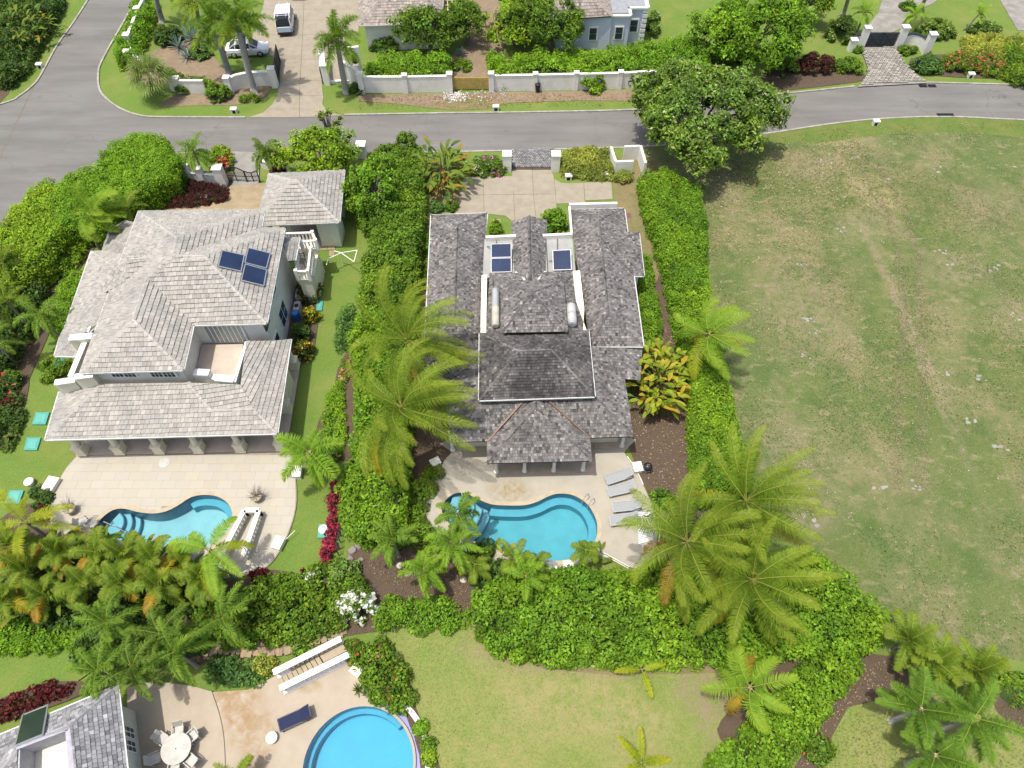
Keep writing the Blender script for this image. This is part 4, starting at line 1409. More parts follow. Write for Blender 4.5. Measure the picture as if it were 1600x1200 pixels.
bcen = P(835, 520, 0)
BUN = empty('bungalow', (bcen.x, bcen.y, 0), 'single storey bungalow under many dark mottled shingle hip roofs behind the curved pool', 'house')
MBn = (m_shingle, m_deck, m_gut)
MBd = (m_shingle_dk, m_deck, m_gut)
EB, WB = .19, .165
v = V3(dict(e1=(674, 336.5, 3), e2=(761, 333.5, 3), e3=(748, 552, 3), e4=(663.5, 553, 3), r1=(715, 352, 4.2), r2=(711, 496, 4.2)))
roof(BUN, [[v['e1'], v['e2'], v['r1']], [v['e1'], v['r1'], v['r2'], v['e4']], [v['e2'], v['e3'], v['r2'], v['r1']], [v['e4'], v['r2'], v['e3']]],
     [(v['r1'], v['r2']), (v['e1'], v['r1']), (v['e2'], v['r1']), (v['e4'], v['r2']), (v['e3'], v['r2'])], MBn, EB, WB, tone_b, captone=.85, gut=
     [(v['e1'], v['e2']), (v['e1'], v['e4']), (v['e2'], P(757, 372, 3))])
W1 = [v['e1'], v['e2'], v['e3'], v['e4']]
v = V3(dict(a=(890, 328, 3), b=(975, 326, 3), f=(1005, 541.5, 3), g=(921, 541.5, 3), q1=(936, 344, 4.2), q2=(951, 490, 4.2), c=(980.3, 363.5, 3), d=(990, 431, 3), x1=(998, 364, 3.02), x2=(1006, 431, 3.02), x3=(943, 380, 4.12), x4=(960, 380.5, 4.1)))
roof(BUN, [[v['a'], v['b'], v['q1']], [v['a'], v['q1'], v['q2'], v['g']], [v['b'], v['f'], v['q2'], v['q1']], [v['g'], v['q2'], v['f']]],
     [(v['q1'], v['q2']), (v['a'], v['q1']), (v['b'], v['q1']), (v['g'], v['q2']), (v['f'], v['q2'])], MBn, EB, WB, tone_b, captone=.85, gut=
     [(v['a'], v['b']), (v['b'], v['c']), (v['d'], v['f']), (v['g'], v['f']), (v['a'], P(893, 369, 3))])
W2 = [v['a'], v['b'], v['f'], v['g']]
up = Vector((0, 0, .05))
roof(BUN, [[v['c'] + up, v['x1'] + up, v['x4'] + up, v['x3'] + up], [v['x1'] + up, v['x2'] + up, v['x4'] + up], [v['x2'] + up, v['d'] + up, v['x3'] + up, v['x4'] + up]],
     [(v['x3'] + up, v['x4'] + up), (v['x1'] + up, v['x4'] + up), (v['x2'] + up, v['x4'] + up)], MBn, EB, WB, tone_b, captone=.85, gut=[(v['c'], v['x1']), (v['x1'], v['x2']), (v['x2'], v['d'])], name='roof')
# central pavilion
v = V3(dict(a=(750, 521, 4.3), b=(919, 517, 4.3), c=(929, 619.5, 4.3), d=(749, 625.5, 4.3), r=(810, 548, 5.75), s=(861, 546, 5.75)))
roof(BUN, [[v['a'], v['b'], v['s'], v['r']], [v['b'], v['c'], v['s']], [v['c'], v['d'], v['r'], v['s']], [v['d'], v['a'], v['r']]],
     [(v['r'], v['s']), (v['a'], v['r']), (v['b'], v['s']), (v['c'], v['s']), (v['d'], v['r'])], MBd, EB, WB, tone_dk,
     [(v['d'], v['c']), (v['d'], v['a']), (v['b'], v['c'])], captone=1.9, thick=.05)
C1 = [v['a'], v['b'], v['c'], v['d']]
# pyramid behind it
v = V3(dict(a=(783, 440, 4.9), b=(880, 438, 4.9), c=(887, 518, 4.9), d=(785, 520, 4.9), r=(832, 458, 6.3)))
roof(BUN, [[v['a'], v['b'], v['r']], [v['b'], v['c'], v['r']], [v['c'], v['d'], v['r']], [v['d'], v['a'], v['r']]],
     [(v[k], v['r']) for k in 'abcd'], MBn, EB, WB, tone_b, captone=.85)
C2 = [v['a'], v['b'], v['c'], v['d']]
# low roof round the pyramid (flat shoulders)
v = V3(dict(a=(766, 428, 3.5), b=(902, 424, 3.5), c=(912, 519, 3.9), d=(756, 522, 3.9), p=(785, 446, 4.3), q=(880, 444, 4.3), s=(886, 520, 4.3), t=(785, 522, 4.3)))
roof(BUN, [[v['a'], v['b'], v['q'], v['p']], [v['b'], v['c'], v['s'], v['q']], [v['d'], v['a'], v['p'], v['t']]], [(v['a'], v['p']), (v['b'], v['q'])], MBn, EB, WB, tone_b, captone=.85)
# entrance gable
v = V3(dict(p=(827, 337, 4.1), q=(829, 446, 4.15), a=(799, 346, 3.05), b=(804, 440, 3.05), c=(854, 344.5, 3.05), d=(853, 438, 3.05), m=(827, 341, 3.95)))
roof(BUN, [[v['a'], v['p'], v['q'], v['b']], [v['p'], v['c'], v['d'], v['q']]], [(v['p'], v['q'])], MBn, EB, WB, tone_b, captone=.85)
b = MB()
for p, q in (((806, 425.5, 3.3), (820, 438, 4.0)), ((852, 424.5, 3.3), (841, 437, 4.0))):
    b = MB(); b.bar(P(*p), P(*q), .14, .1); b.build('valley_flashing', m_white, BUN)
# lower roof round the pavilion
v = V3(dict(l=(705, 691, 2.7), r=(989.5, 682, 2.7), a=(751, 628, 3.85), b=(929, 621, 3.85), c=(921, 541, 3.85), d=(972, 566, 2.7), e=(749, 545, 3.85), f=(690, 572, 2.7)))
roof(BUN, [[v['l'], v['r'], v['b'], v['a']], [v['r'], v['d'], v['c'], v['b']], [v['f'], v['l'], v['a'], v['e']]],
     [(v['r'], v['b']), (v['l'], v['a'])], MBn, EB, WB, tone_b, captone=.85)
DD = [v['l'], v['r'], v['d'], v['c'], v['e'], v['f']]
v = V3(dict(a=(921, 542, 3.7), b=(951, 543, 3.7), c=(1000, 594, 2.75), d=(974, 592, 2.75), e=(1003, 547, 2.75)))
roof(BUN, [[v['a'], v['b'], v['c'], v['d']], [v['b'], v['e'], v['c']]], [(v['b'], v['c'])], MBn, EB, WB, tone_b, captone=.85)
v = V3(dict(a=(748, 546, 3.7), b=(717, 547, 3.7), c=(672, 600, 2.75), d=(696, 597, 2.75), e=(664, 556, 2.75)))
roof(BUN, [[v['b'], v['a'], v['d'], v['c']], [v['e'], v['b'], v['c']]], [(v['b'], v['c'])], MBn, EB, WB, tone_b, captone=.85)
# porch
v = V3(dict(pl=(761, 724, 2.6), pr=(924.5, 720, 2.6), ap=(838, 637, 4.06), rb=(837, 621, 4.06), vl=(812, 625, 3.98), vr=(863, 623, 3.98), l0=(761, 691, 2.78), r0=(922, 685, 2.78)))
roof(BUN, [[v['pl'], v['pr'], v['ap']], [v['l0'], v['pl'], v['ap'], v['rb']], [v['pr'], v['r0'], v['rb'], v['ap']]],
     [(v['pl'], v['ap']), (v['pr'], v['ap']), (v['ap'], v['rb'])], MBn, EB, WB, tone_b, captone=.85)
b = MB()
b.bar(v['rb'] + Vector((-.5, .1, .02)), v['l0'] + Vector((0, 0, .06)), .10, .04)
b.bar(v['rb'] + Vector((.5, .1, .02)), v['r0'] + Vector((0, 0, .06)), .10, .04)
b.build('copper_valley', plain('copper_valley_metal', (.22, .14, .10), .6, .3), BUN)
PO = [v['l0'], v['pl'], v['pr'], v['r0']]
def walls(parent, foot, d, z0, z1, mat, name='wall'):
    m = MB()
    m.prism([tuple(p) for p in inset([(q.x, q.y) for q in foot], d)], z0, z1)
    return m.build(name, mat, parent)
walls(BUN, W1, .45, 0, 2.98, m_cream)
walls(BUN, W2, .45, 0, 2.98, m_cream)
walls(BUN, [P(980, 363, 3), P(998, 364, 3), P(1006, 431, 3), P(988, 431, 3)], .3, 0, 2.98, m_white)
walls(BUN, C1, .35, 0, 4.25, m_cream)
walls(BUN, C2, .35, 0, 4.85, m_cream)
b = MB()
q = [P(754, 545, 2.7), P(930, 540, 2.7), P(972, 660, 2.7), P(716, 668, 2.7)]
b.prism([(p.x, p.y) for p in q], 0, 2.62)
b.build('wall', m_cream, BUN)
# flat roofs, their parapets, water heaters
b = MB()
for px in ([(757, 374), (806, 372), (806, 432), (754, 434)], [(849, 372), (894, 370), (900, 428), (852, 430)]):
    b = MB(); b.prism([(P(u_, v_, 3.1).x, P(u_, v_, 3.1).y) for u_, v_ in px], 2.6, 3.1); b.build('flat_roof', m_grey, BUN)
b = MB()
for p, q in (((759, 373.5, 3.25), (806, 371.5, 3.25)), ((848, 371, 3.25), (894, 368.5, 3.25)), ((889, 322.5, 3.15), (964, 320.5, 3.15))):
    b = MB(); b.bar(P(*p), P(*q), .22, .5); b.build('parapet', m_white, BUN)
b = MB(); b.bar(P(889.5, 325, 3.15), P(893, 366, 3.15), .16, .35); b.build('parapet', m_white, BUN)
b = MB()
b.prism([(P(u_, v_, 4.0).x, P(u_, v_, 4.0).y) for u_, v_ in [(752.5, 430), (761, 429), (759.5, 520), (750.5, 521)]], 3.4, 4.0); b.build('roof_ledge', m_cream, BUN)
b = MB(); b.prism([(P(u_, v_, 4.0).x, P(u_, v_, 4.0).y) for u_, v_ in [(895, 424), (906, 422), (913, 482), (911, 516), (917, 517), (900, 470)]], 3.4, 4.0)
b.build('roof_ledge', m_cream, BUN)
def solar(label, px, zs, mat=m_solar, n=1, fr=.06, lift=.06, group=None):
    """flat collector: corner points clockwise from the upper left, each with its own height"""
    q = [P(u_, v_, z_) for (u_, v_), z_ in zip(px, zs)]
    nn = newell(q)
    m = MB()
    m.hexa([p - nn * lift for p in q][::-1], [p + nn * .02 for p in q][::-1])
    o = m.build('solar_panel', m_alu)
    tag(o, label, 'solar panel', group)
    c = sum(q, Vector()) / 4
    g = MB()
    k = [p + (c - p) * .055 + nn * .028 for p in q]
    g.face(k)
    g.build('panel_glass', mat, o)
    f = MB()
    for i in range(4):
        f.bar(q[i] + nn * .03, q[(i + 1) % 4] + nn * .03, fr, .05, nn)
    f.build('panel_frame', m_alu, o)
    return o
solar('blue solar collector on the left flat roof of the bungalow, the one nearer the road', [(767.5, 382), (798.5, 381), (799, 402), (767.5, 403)], [3.75, 3.75, 3.5, 3.5], group='solar collectors on the bungalow')
solar('blue solar collector on the left flat roof of the bungalow, the one nearer the pool', [(767.5, 404.5), (799, 403.5), (799, 425), (767.5, 426)], [3.5, 3.5, 3.25, 3.25], group='solar collectors on the bungalow')
solar('single blue solar collector on the right flat roof of the bungalow', [(863.5, 392), (891.5, 390.5), (893, 421.5), (864.5, 422.5)], [3.75, 3.75, 3.3, 3.3], group='solar collectors on the bungalow')
def tank(label, p, q, r, mats):
    p, q = P(*p), P(*q)
    d = (q - p)
    rot = d.to_track_quat('Z', 'Y').to_matrix()
    m = MB()
    m.lathe(p, [(r * .55, 0), (r * .93, .05), (r, .14), (r, d.length * .5)], 16, rot)
    o = m.build('water_heater', mats[0], smooth=False)
    m = MB(); m.lathe(p, [(r * 1.015, d.length * .5 + .01), (r * 1.015, d.length - .12), (r * .93, d.length - .04), (r * .6, d.length)], 16, rot)
    m.build('tank_half', mats[1], o)
    m = MB()
    for k in (.2, .8):
        c = p + d * k
        m.box(c.x, c.y, c.z - r - .35, c.z - r * .7, r * 1.7, .08)
    m.build('cradle', m_alu, o)
    m = MB()
    for k in (.06, .5, .94):
        m.lathe(p, [(r * 1.04, d.length * k - .02), (r * 1.04, d.length * k + .02)], 16, rot)
    m.build('band', m_alu, o)
    tag(o, label, 'water heater', 'solar water heater tanks on the bungalow')
    return o
tank('half silver half beige water heater tank left of the pyramid roof', (774.5, 452, 4.5), (774.5, 510, 4.5), .27, (m_steel, plain('tank_beige', (.45, .44, .36), .6)))
tank('plain grey water heater tank right of the pyramid roof', (892, 476, 4.5), (894, 508, 4.5), .34, (plain('tank_grey', (.45, .45, .44), .5), plain('tank_grey', (.45, .45, .44), .5)))
b = MB()
m_pipe = plain('pipe', (.12, .12, .12), .6)
for path in ([(770, 428, 3.3), (770, 447, 4.4)], [(877, 423, 3.3), (877, 438, 4.6)], [(800, 408, 3.25), (806, 408, 3.25)], [(853, 373, 3.2), (856, 426, 3.2)], [(858, 408, 3.2), (864, 407, 3.3)], [(871, 373, 3.2), (871, 391, 3.3)], [(761, 385, 3.2), (766, 386, 3.4)], [(776, 380, 3.2), (775, 374, 3.2)]):
    b = MB(); b.tube([P(*p) for p in path], .035, 6); b.build('pipe', m_pipe, BUN)
# porch and verandah floor, posts
b = MB()
b.prism([(P(u_, v_, .15).x, P(u_, v_, .15).y) for u_, v_ in [(772, 741.5), (928, 738), (927, 690), (772, 694)]], .105, .16)
b.prism([(P(u_, v_, .15).x, P(u_, v_, .15).y) for u_, v_ in [(705, 706), (771, 704), (771, 660), (716, 660)]], .105, .165)
b.prism([(P(u_, v_, .15).x, P(u_, v_, .15).y) for u_, v_ in [(928, 701), (974, 699), (972, 655), (927, 655)]], .105, .165)
b.build('porch_floor', m_porch, BUN)
for u_, v_, h_ in ((775.5, 737, 2.6), (819.5, 736, 2.6), (865, 735, 2.6), (910.5, 734, 2.6), (707.5, 703, 2.65), (971.5, 697, 2.65)):
    g = P(u_, v_, .16)
    m = MB()
    m.lathe((g.x, g.y, .16), [(.17, 0), (.17, .12), (.12, .16), (.115, 1.2), (.10, h_ - .4), (.15, h_ - .34), (.15, h_ - .18)], 14)
    m.build('column', m_white, BUN)
for k in range(4):       # louvred doors at the back of the porch
    g = P(795 + k * 36, 690, .16)
    m = MB(); m.box(g.x, P(838, 668, 2.7).y - .05, .16, 2.3, 1.1, .06); o = m.build('door', plain('door_white_wood', (.68, .66, .58), .6), BUN)
# left small annex plant ledge in front of the house: white kerb wall already part of the parapet

# ------------------------------------------------------------------ the two storey villa
vc = P(270, 520, 0)
VIL = empty('villa', (vc.x, vc.y, 0), 'two storey villa under pale grey tiled hip roofs with a columned verandah', 'house')
MV = (m_vtile, m_deck, m_gut)
EV, WV = .315, .27
v = V3(dict(A=(217, 330.5, 5.4), B=(413.5, 328, 5.4), Pk=(277, 371, 7.85), P2=(272, 395.5, 7.8), Q=(230.5, 433, 7.08), Rr=(208.5, 499, 7.05), L=(126, 582.5, 5.4), Rt=(286.5, 578, 5.4), Vb=(302.5, 508, 5.4), Va=(236, 440, 7.0), BL=(276, 399, 7.72), BR=(319.5, 400, 7.72), BF=(416.5, 505, 5.4), BB=(444.5, 357, 5.4), BV=(408, 356, 5.4)))
cap = [(v['A'], v['Pk']), (v['B'], v['Pk']), (v['Pk'], v['P2']), (v['P2'], v['Q']), (v['Q'], v['Rr']), (v['Rr'], v['L']), (v['Rr'], v['Rt']), (v['BL'], v['BR']), (v['BR'], v['BF']), (v['BR'], v['BB'])]
roof(VIL, [[v['A'], v['B'], v['Pk']],
           [v['A'], v['Pk'], v['P2'], v['Q'], v['Rr'], v['L']],
           [v['L'], v['Rr'], v['Rt']],
           [v['Rt'], v['Rr'], v['Q'], v['Va'], v['Vb']],
           [v['Vb'], v['Va'], v['BL'], v['BR'], v['BF']], [v['Va'], v['Q'], v['P2'], v['BL']],
           [v['BF'], v['BR'], v['BB']],
           [v['BR'], v['BL'], v['BV'], v['BB']],
           [v['BL'], v['P2'], v['Pk'], v['B'], v['BV']]], cap, MV, EV, WV, tone_v,
     [(v['A'], v['B']), (v['A'], v['L']), (v['L'], v['Rt']), (v['Rt'], v['Vb']), (v['Vb'], v['BF']), (v['BF'], v['BB']), (v['B'], v['BV'])], capw=.42, capL=.42, thick=.06, part_label='main upper roof of hips, valleys and ridges')
up4 = [Vector((q.x, q.y, 0)) for q in (v['A'], v['B'], v['BV'], v['BB'], v['BF'], v['Vb'], v['Rt'], v['L'])]
walls(VIL, up4, .42, 0, 5.34, m_white)
m_vfloor = plain('verandah_floor_tile', (.50, .42, .34), .7, 0, .3, .15, 1.5)
# cross wing at the left
g = V3(dict(a=(200, 402.5, 7.1), b=(241, 400, 7.15), c=(195, 442, 6.15), d=(154.5, 443.5, 5.4), e=(166, 457, 5.4), f=(212, 380.5, 5.9), h=(190, 409, 6.7)))
nLf = newell([v['A'], v['Pk'], v['L']])
for k_, (u_, v_) in dict(b=(241, 400), c=(195, 442), e=(166, 457), f=(212, 380.5)).items():
    o_ = Vector((0, 0, CAM_H)); d_ = P(u_, v_, 0) - o_
    g[k_] = o_ + d_ * ((v['A'] - o_).dot(nLf) / d_.dot(nLf))
lift = Vector((0, 0, .03))
roof(VIL, [[g['a'] + lift, g['c'] + lift, g['b'] + lift], [g['a'] + lift, g['d'] + lift, g['e'] + lift, g['c'] + lift], [g['f'] + lift, g['a'] + lift, g['b'] + lift]], [(g['a'] + lift, g['b'] + lift), (g['a'] + lift, g['d'] + lift), (g['a'] + lift, g['c'] + lift)], MV, EV, WV, tone_v, [], capw=.36, capL=.42, thick=.06, part_label='small hip roof over the left bay')
# lower roofs at the left
f = V3(dict(a=(143, 393, 3.0), b=(180, 417, 4.9), c=(172, 452, 4.9), c2=(178, 464, 4.9), d=(166, 497, 4.9), e=(102, 511, 3.0), f1=(94.5, 526, 3.0), f2=(85.5, 556, 3.0), g1=(122, 557, 3.25), h1=(123.5, 527, 4.1), i1=(162, 392, 3.3), j=(205, 400, 5.0)))
roof(VIL, [[f['a'], f['b'], f['d'], f['e']], [f['e'], f['d'], f['h1'], f['f2'], f['f1']], [f['b'], f['a'], f['i1'], f['j']]], [(f['a'], f['b']), (f['d'], f['f2'])], MV, EV, WV, tone_v, [(f['a'], f['e']), (f['f1'], f['f2'])], capw=.36, capL=.42, thick=.06, part_label='low lean-to roof along the left side')
roof(VIL, [[f['f2'], f['g1'], f['h1']]], [], MV, EV, WV, tone_v, [(f['f2'], f['g1'])], part_label='small front slope of the left lean-to')
k2 = V3(dict(a=(158, 395, 3.1), b=(170, 360, 3.1), c=(196, 344, 3.1), d=(212, 348, 3.7), e=(222, 384, 4.9), f=(205, 410, 5.0), g=(172, 412, 3.9)))
roof(VIL, [[k2['a'], k2['b'], k2['c'], k2['d'], k2['e'], k2['f'], k2['g']]], [], MV, EV, WV, lambda p, f_: tuple(x * .8 for x in tone_v(p, f_)), part_label='dull rear corner of the lean-to roof')
b = MB()
fl = [P(152, 400, 3), P(200, 345, 3), P(212, 420, 3), P(160, 500, 3), P(125, 545, 3), P(100, 545, 3), P(108, 510, 3)]
b.prism([(p.x, p.y) for p in fl], 0, 2.95)
b.build('wall', m_white, VIL)
# verandah roof
w_ = V3(dict(a=(93, 612, 3.3), b=(71, 687, 3.0), c=(158, 600, 4.15), d=(293, 598, 4.15), e=(331, 641, 3.45), f=(396, 639, 3.45), g=(433, 677, 3.0), h=(454.5, 530, 3.0), i=(424, 533, 3.75), j=(385, 533, 3.95), k=(376, 601, 3.85), l=(118, 604, 3.75)))
roof(VIL, [[w_['b'], w_['c'], w_['l'], w_['a']], [w_['b'], w_['g'], w_['f'], w_['e'], w_['d'], w_['c']], [w_['g'], w_['h'], w_['i'], w_['f']], [w_['i'], w_['j'], w_['k'], w_['f']], [w_['e'], w_['f'], w_['k'], w_['d']]],
     [(w_['b'], w_['c']), (w_['e'], w_['f']), (w_['f'], w_['g']), (w_['d'], w_['e'])], MV, EV, WV, tone_v,
     [(w_['b'], w_['g']), (w_['a'], w_['b']), (w_['g'], w_['h'])], capw=.42, capL=.42, thick=.06, part_label='long verandah roof facing the pool')
# verandah floor, columns, back wall
b = MB()
b.prism([(P(u_, v_, .2).x, P(u_, v_, .2).y) for u_, v_ in [(124, 710.5), (447, 704), (468, 575), (110, 585)]], .10, .22)
b.build('verandah_floor', m_vfloor, VIL)
def vcol(u_, v_):
    g = P(u_, v_, .2)
    m = MB()
    m.box(g.x, g.y, .22, 1.05, .62, .62); m.box(g.x, g.y, 1.05, 1.13, .70, .70); m.box(g.x, g.y, .22, .32, .70, .70)
    m.lathe((g.x, g.y, 1.13), [(.24, 0), (.24, .08), (.20, .12), (.19, 1.0), (.165, 1.55), (.23, 1.62), (.23, 1.70)], 16)
    m.build('column', m_cream, VIL)
for u_, v_ in ((131, 706), (190, 704.5), (252, 703.5), (313, 702.5), (378, 701), (441, 698.5)): vcol(u_, v_)
for u_, v_ in ((449, 640), (461, 573)): vcol(u_, v_)
b = MB()
A_, B_ = P(112, 640, 0), P(440, 630, 0)
yb = P(300, 583, 4.15).y
b.box((P(120, 600, 4).x + P(425, 600, 4).x) / 2, yb + 1.0, .2, 2.95, P(425, 600, 4).x - P(120, 600, 4).x, 2.0)
b.build('wall', m_cream, VIL)
b = MB()
q0 = [Vector((*P(u_, v_, .2).xy, 2.75)) for u_, v_ in ((131, 705), (442, 698), (462, 573))]
b.bar(q0[0], q0[1], .35, .35); b.bar(q0[1], q0[2], .35, .35)
b.build('verandah_beam', m_cream, VIL)
for k in range(4):
    m = MB(); x = P(175 + k * 62, 640, 1.2).x
    m.box(x, yb - .03, .22, 2.5, 1.5, .08); o = m.build('door', m_frame, VIL)
    m = MB(); m.box(x - .36, yb - .08, .35, 2.38, .6, .03); m.box(x + .36, yb - .08, .35, 2.38, .6, .03); m.build('pane', m_glass, o)
# balcony between the wings
bz = 3.02
bp = [P(315, 538, bz), P(380, 537, bz), P(372, 592, bz), P(304, 588, bz)]
b = MB(); b.prism([(p.x, p.y) for p in bp], bz - .5, bz); b.build('balcony_floor', m_vfloor, VIL)
b = MB()
for p, q, t_ in (((385, 533.5, 3.95), (366, 596.5, 3.95), .2), ((332, 588.5, 3.9), (368, 593.5, 3.9), .4), ((303, 581.5, 4.1), (328, 584, 4.1), .4)):
    p, q = P(*p), P(*q)
    hz = Vector((0, 0, (p.z - 2.5) / 2)); b.bar(p - hz, q - hz, t_, p.z - 2.5)
b.build('balcony_parapet', m_white, VIL)
b = MB()
for p, q in (((303, 581.5, 4.2), (327, 582.5, 4.2)), ((337, 590.5, 4.0), (366, 593, 4.0))):
    b.bar(P(*p), P(*q), .5, .12)
b.build('parapet_coping', m_white, VIL)
yw = (v['Vb'].y + v['BF'].y) / 2 + .36
x0, x1 = P(314, 512, 5.0).x, P(372, 512, 5.0).x
b = MB(); b.box((x0 + x1) / 2, yw, bz, bz + 2.2 if False else 5.2, x1 - x0 + .2, .12); dfr = b.build('balcony_doors', m_frame, VIL)
for k in range(8):
    m = MB(); ww_ = (x1 - x0) / 8
    m.box(x0 + ww_ * (k + .5), yw - .08, bz + .12, 5.08, ww_ * .62, .05)
    m.build('pane', plain('pale_glass', (.26, .31, .28), .15, 0, .6, .1), dfr)
# parapet blocks left of the upper front wall
b = MB()
for p, q, wd, dz in (((86, 598.5, 4.6), (118, 594, 4.6), .36, 1.3), ((117, 589.5, 5.0), (146, 586, 5.0), .36, 1.5), ((109, 529.5, 5.2), (143, 526.5, 5.2), .4, 1.2)):
    p, q = P(*p), P(*q)
    b.bar(p - Vector((0, 0, dz / 2 - .1)), q - Vector((0, 0, dz / 2 - .1)), wd, dz)
pa, pb = P(134, 537, 4.8), P(112, 590, 4.8)
b.bar(pa - Vector((0, 0, .5)), pb - Vector((0, 0, .5)), .3, 1.2)
b.build('parapet', m_cream, VIL)
b = MB()
for p, q, wd in (((86, 598, 4.76), (118, 593.5, 4.76), .44), ((117, 589, 5.16), (146, 585.5, 5.16), .44), ((108.5, 528, 5.32), (144, 525, 5.32), .5), ((138, 515, 5.1), (141, 515, 5.1), .5)):
    b.bar(P(*p), P(*q), wd, .1)
b.bar(pa + Vector((0, 0, .14)), pb + Vector((0, 0, .14)), .36, .08)
b.build('parapet_coping', m_white, VIL)
b = MB(); b.prism([(P(u_, v_, 3.9).x, P(u_, v_, 3.9).y) for u_, v_ in [(138, 545), (150, 548), (135, 590), (122, 592)]], 3.6, 3.9); b.build('balcony_floor', m_vfloor, VIL)
# arched windows in the front wall under the upper eave
wallF = (v['L'].y + v['Rt'].y) / 2 + .42
def arched(parent, x, y, z0, wd, ht, facing=(0, -1)):
    m = MB()
    fx, fy = facing
    tx, ty = -fy, fx
    pr = [(-wd / 2, 0), (wd / 2, 0), (wd / 2, ht * .62)] + [(wd / 2 * math.cos(a), ht * .62 + ht * .38 * math.sin(a)) for a in np.linspace(.2, math.pi - .2, 9)] + [(-wd / 2, ht * .62)]
    A = [(x + tx * a + fx * .0, y + ty * a + fy * .0, z0 + b_) for a, b_ in pr]
    Bq = [(p[0] + fx * .09, p[1] + fy * .09, p[2]) for p in A]
    m.hexa(A, Bq)
    o = m.build('window', m_frame, parent)
    cols, rows = 6, 2
    cw, rh = wd * .86 / cols, ht * .56 / rows
    for i in range(cols):
        for j_ in range(rows):
            a0_ = -wd * .43 + cw * (i + .5) + (.05 if i >= 3 else -.05) * wd * .3
            bz_ = z0 + ht * .06 + rh * (j_ + .5)
            c = Vector((x + tx * a0_ + fx * .10, y + ty * a0_ + fy * .10, bz_))
            q = MB(); q.box(c.x, c.y, bz_ - rh * .4, bz_ + rh * .4, abs(tx) * cw * .74 + abs(fx) * .03, abs(ty) * cw * .74 + abs(fy) * .03)
            q.build('pane', m_glass, o)
    return o
for u_ in (190, 252):
    p = P(u_, 592, 4.6)
    arched(VIL, p.x, wallF, 4.28, 1.75, 1.0)
# windows in the right hand wall (faces the side lawn)
xr = [(v['BF'] + (v['BB'] - v['BF']) * t) for t in (0, 1)]
inn4 = inset([(q.x, q.y) for q in up4], .42)
def wall_x(y):
    a, b_ = v['BF'], v['BB']
    t = (y - a.y) / (b_.y - a.y)
    return a.x + (b_.x - a.x) * t - .42
def side_window(y, z0, wd, ht, cols=1, rows=1, frame=True):
    x = wall_x(y)
    m = MB(); m.box(x + .03, y, z0, z0 + ht, .10, wd); o = m.build('window', m_frame if frame else m_glass, VIL)
    cw, rh = wd * .9 / cols, ht * .92 / rows
    for i in range(cols):
        for j_ in range(rows):
            q = MB(); yy_, zz_ = y - wd * .45 + cw * (i + .5), z0 + ht * .04 + rh * (j_ + .5)
            q.box(x + .09, yy_, zz_ - rh * .43, zz_ + rh * .43, .03, cw * .84)
            q.build('pane', m_glass, o)
yA = P(428, 455, 5).y
for vv, z0, wd, ht, c_, r_, fr_ in ((452, 4.1, 1.0, .95, 1, 1, False), (504, 4.1, .95, .95, 1, 1, False), (452, 1.0, 1.7, 1.7, 2, 2, True), (505, 1.0, 1.9, 1.7, 2, 2, True)):
    side_window(P(425, vv, 4.5).y, z0, wd, ht, c_, r_, fr_)
m = MB(); yy_ = P(425, 452, 4.5).y; m.lathe((wall_x(yy_) + .02, yy_, 2.75), [(.8, 0), (.8, .06)], 20, Matrix.Rotation(R(90), 3, 'Y')); m.build('arch_trim', m_frame, VIL)
# side porch roof and small balconies at the right
sp_ = V3(dict(a=(443, 371, 4.6), b=(468, 371, 4.2), c=(461, 407, 4.2), d=(450, 408, 4.6), e=(443, 383, 4.9)))
roof(VIL, [[sp_['a'], sp_['b'], sp_['e']], [sp_['b'], sp_['c'], sp_['d'], sp_['e']]], [(sp_['b'], sp_['e'])], MV, EV, WV, tone_v, [(sp_['b'], sp_['c'])], capw=.3, capL=.4, part_label='small side porch roof')
def box_balcony(px, z0, z1, bal=True):
    """floor with a white railing on posts: px the rail line, corner to corner"""
    q = [P(u_, v_, z1) for u_, v_ in px]
    m = MB(); m.prism([(p.x, p.y) for p in q], 0 if z0 < 1 else z0 - 2.6, z0); o = m.build('balcony_base', m_cream, VIL)
    r = MB()
    for i in range(len(q) - 1):
        r.bar(q[i], q[i + 1], .16, .09); r.bar(q[i] - Vector((0, 0, z1 - z0 - .12)), q[i + 1] - Vector((0, 0, z1 - z0 - .12)), .14, .1)
    for p in q: r.box(p.x, p.y, z0, z1 + .16, .24, .24)
    r.build('railing', m_white, o)
    for i in range(len(q) - 1):
        d = (q[i + 1] - q[i]); n_ = int(d.length / .24)
        for k in range(1, n_):
            p = q[i] + d * (k / n_)
            s_ = MB(); s_.box(p.x, p.y, z0 + .1, z1 - .04, .10, .10); s_.build('baluster', m_white, o)
box_balcony([(444, 365), (488, 363.5), (493, 376), (470, 378)], 2.9, 3.8)
box_balcony([(485, 389), (481, 424), (462, 424), (466, 392)], 2.6, 3.55)
m = MB(); g = P(480, 398, 0); 
m.prism([(P(u_, v_, 2.4).x, P(u_, v_, 2.4).y) for u_, v_ in [(467, 378), (493, 378), (497, 396), (490, 430), (462, 430)]], 0, 2.35); m.build('wall', m_cream, VIL)
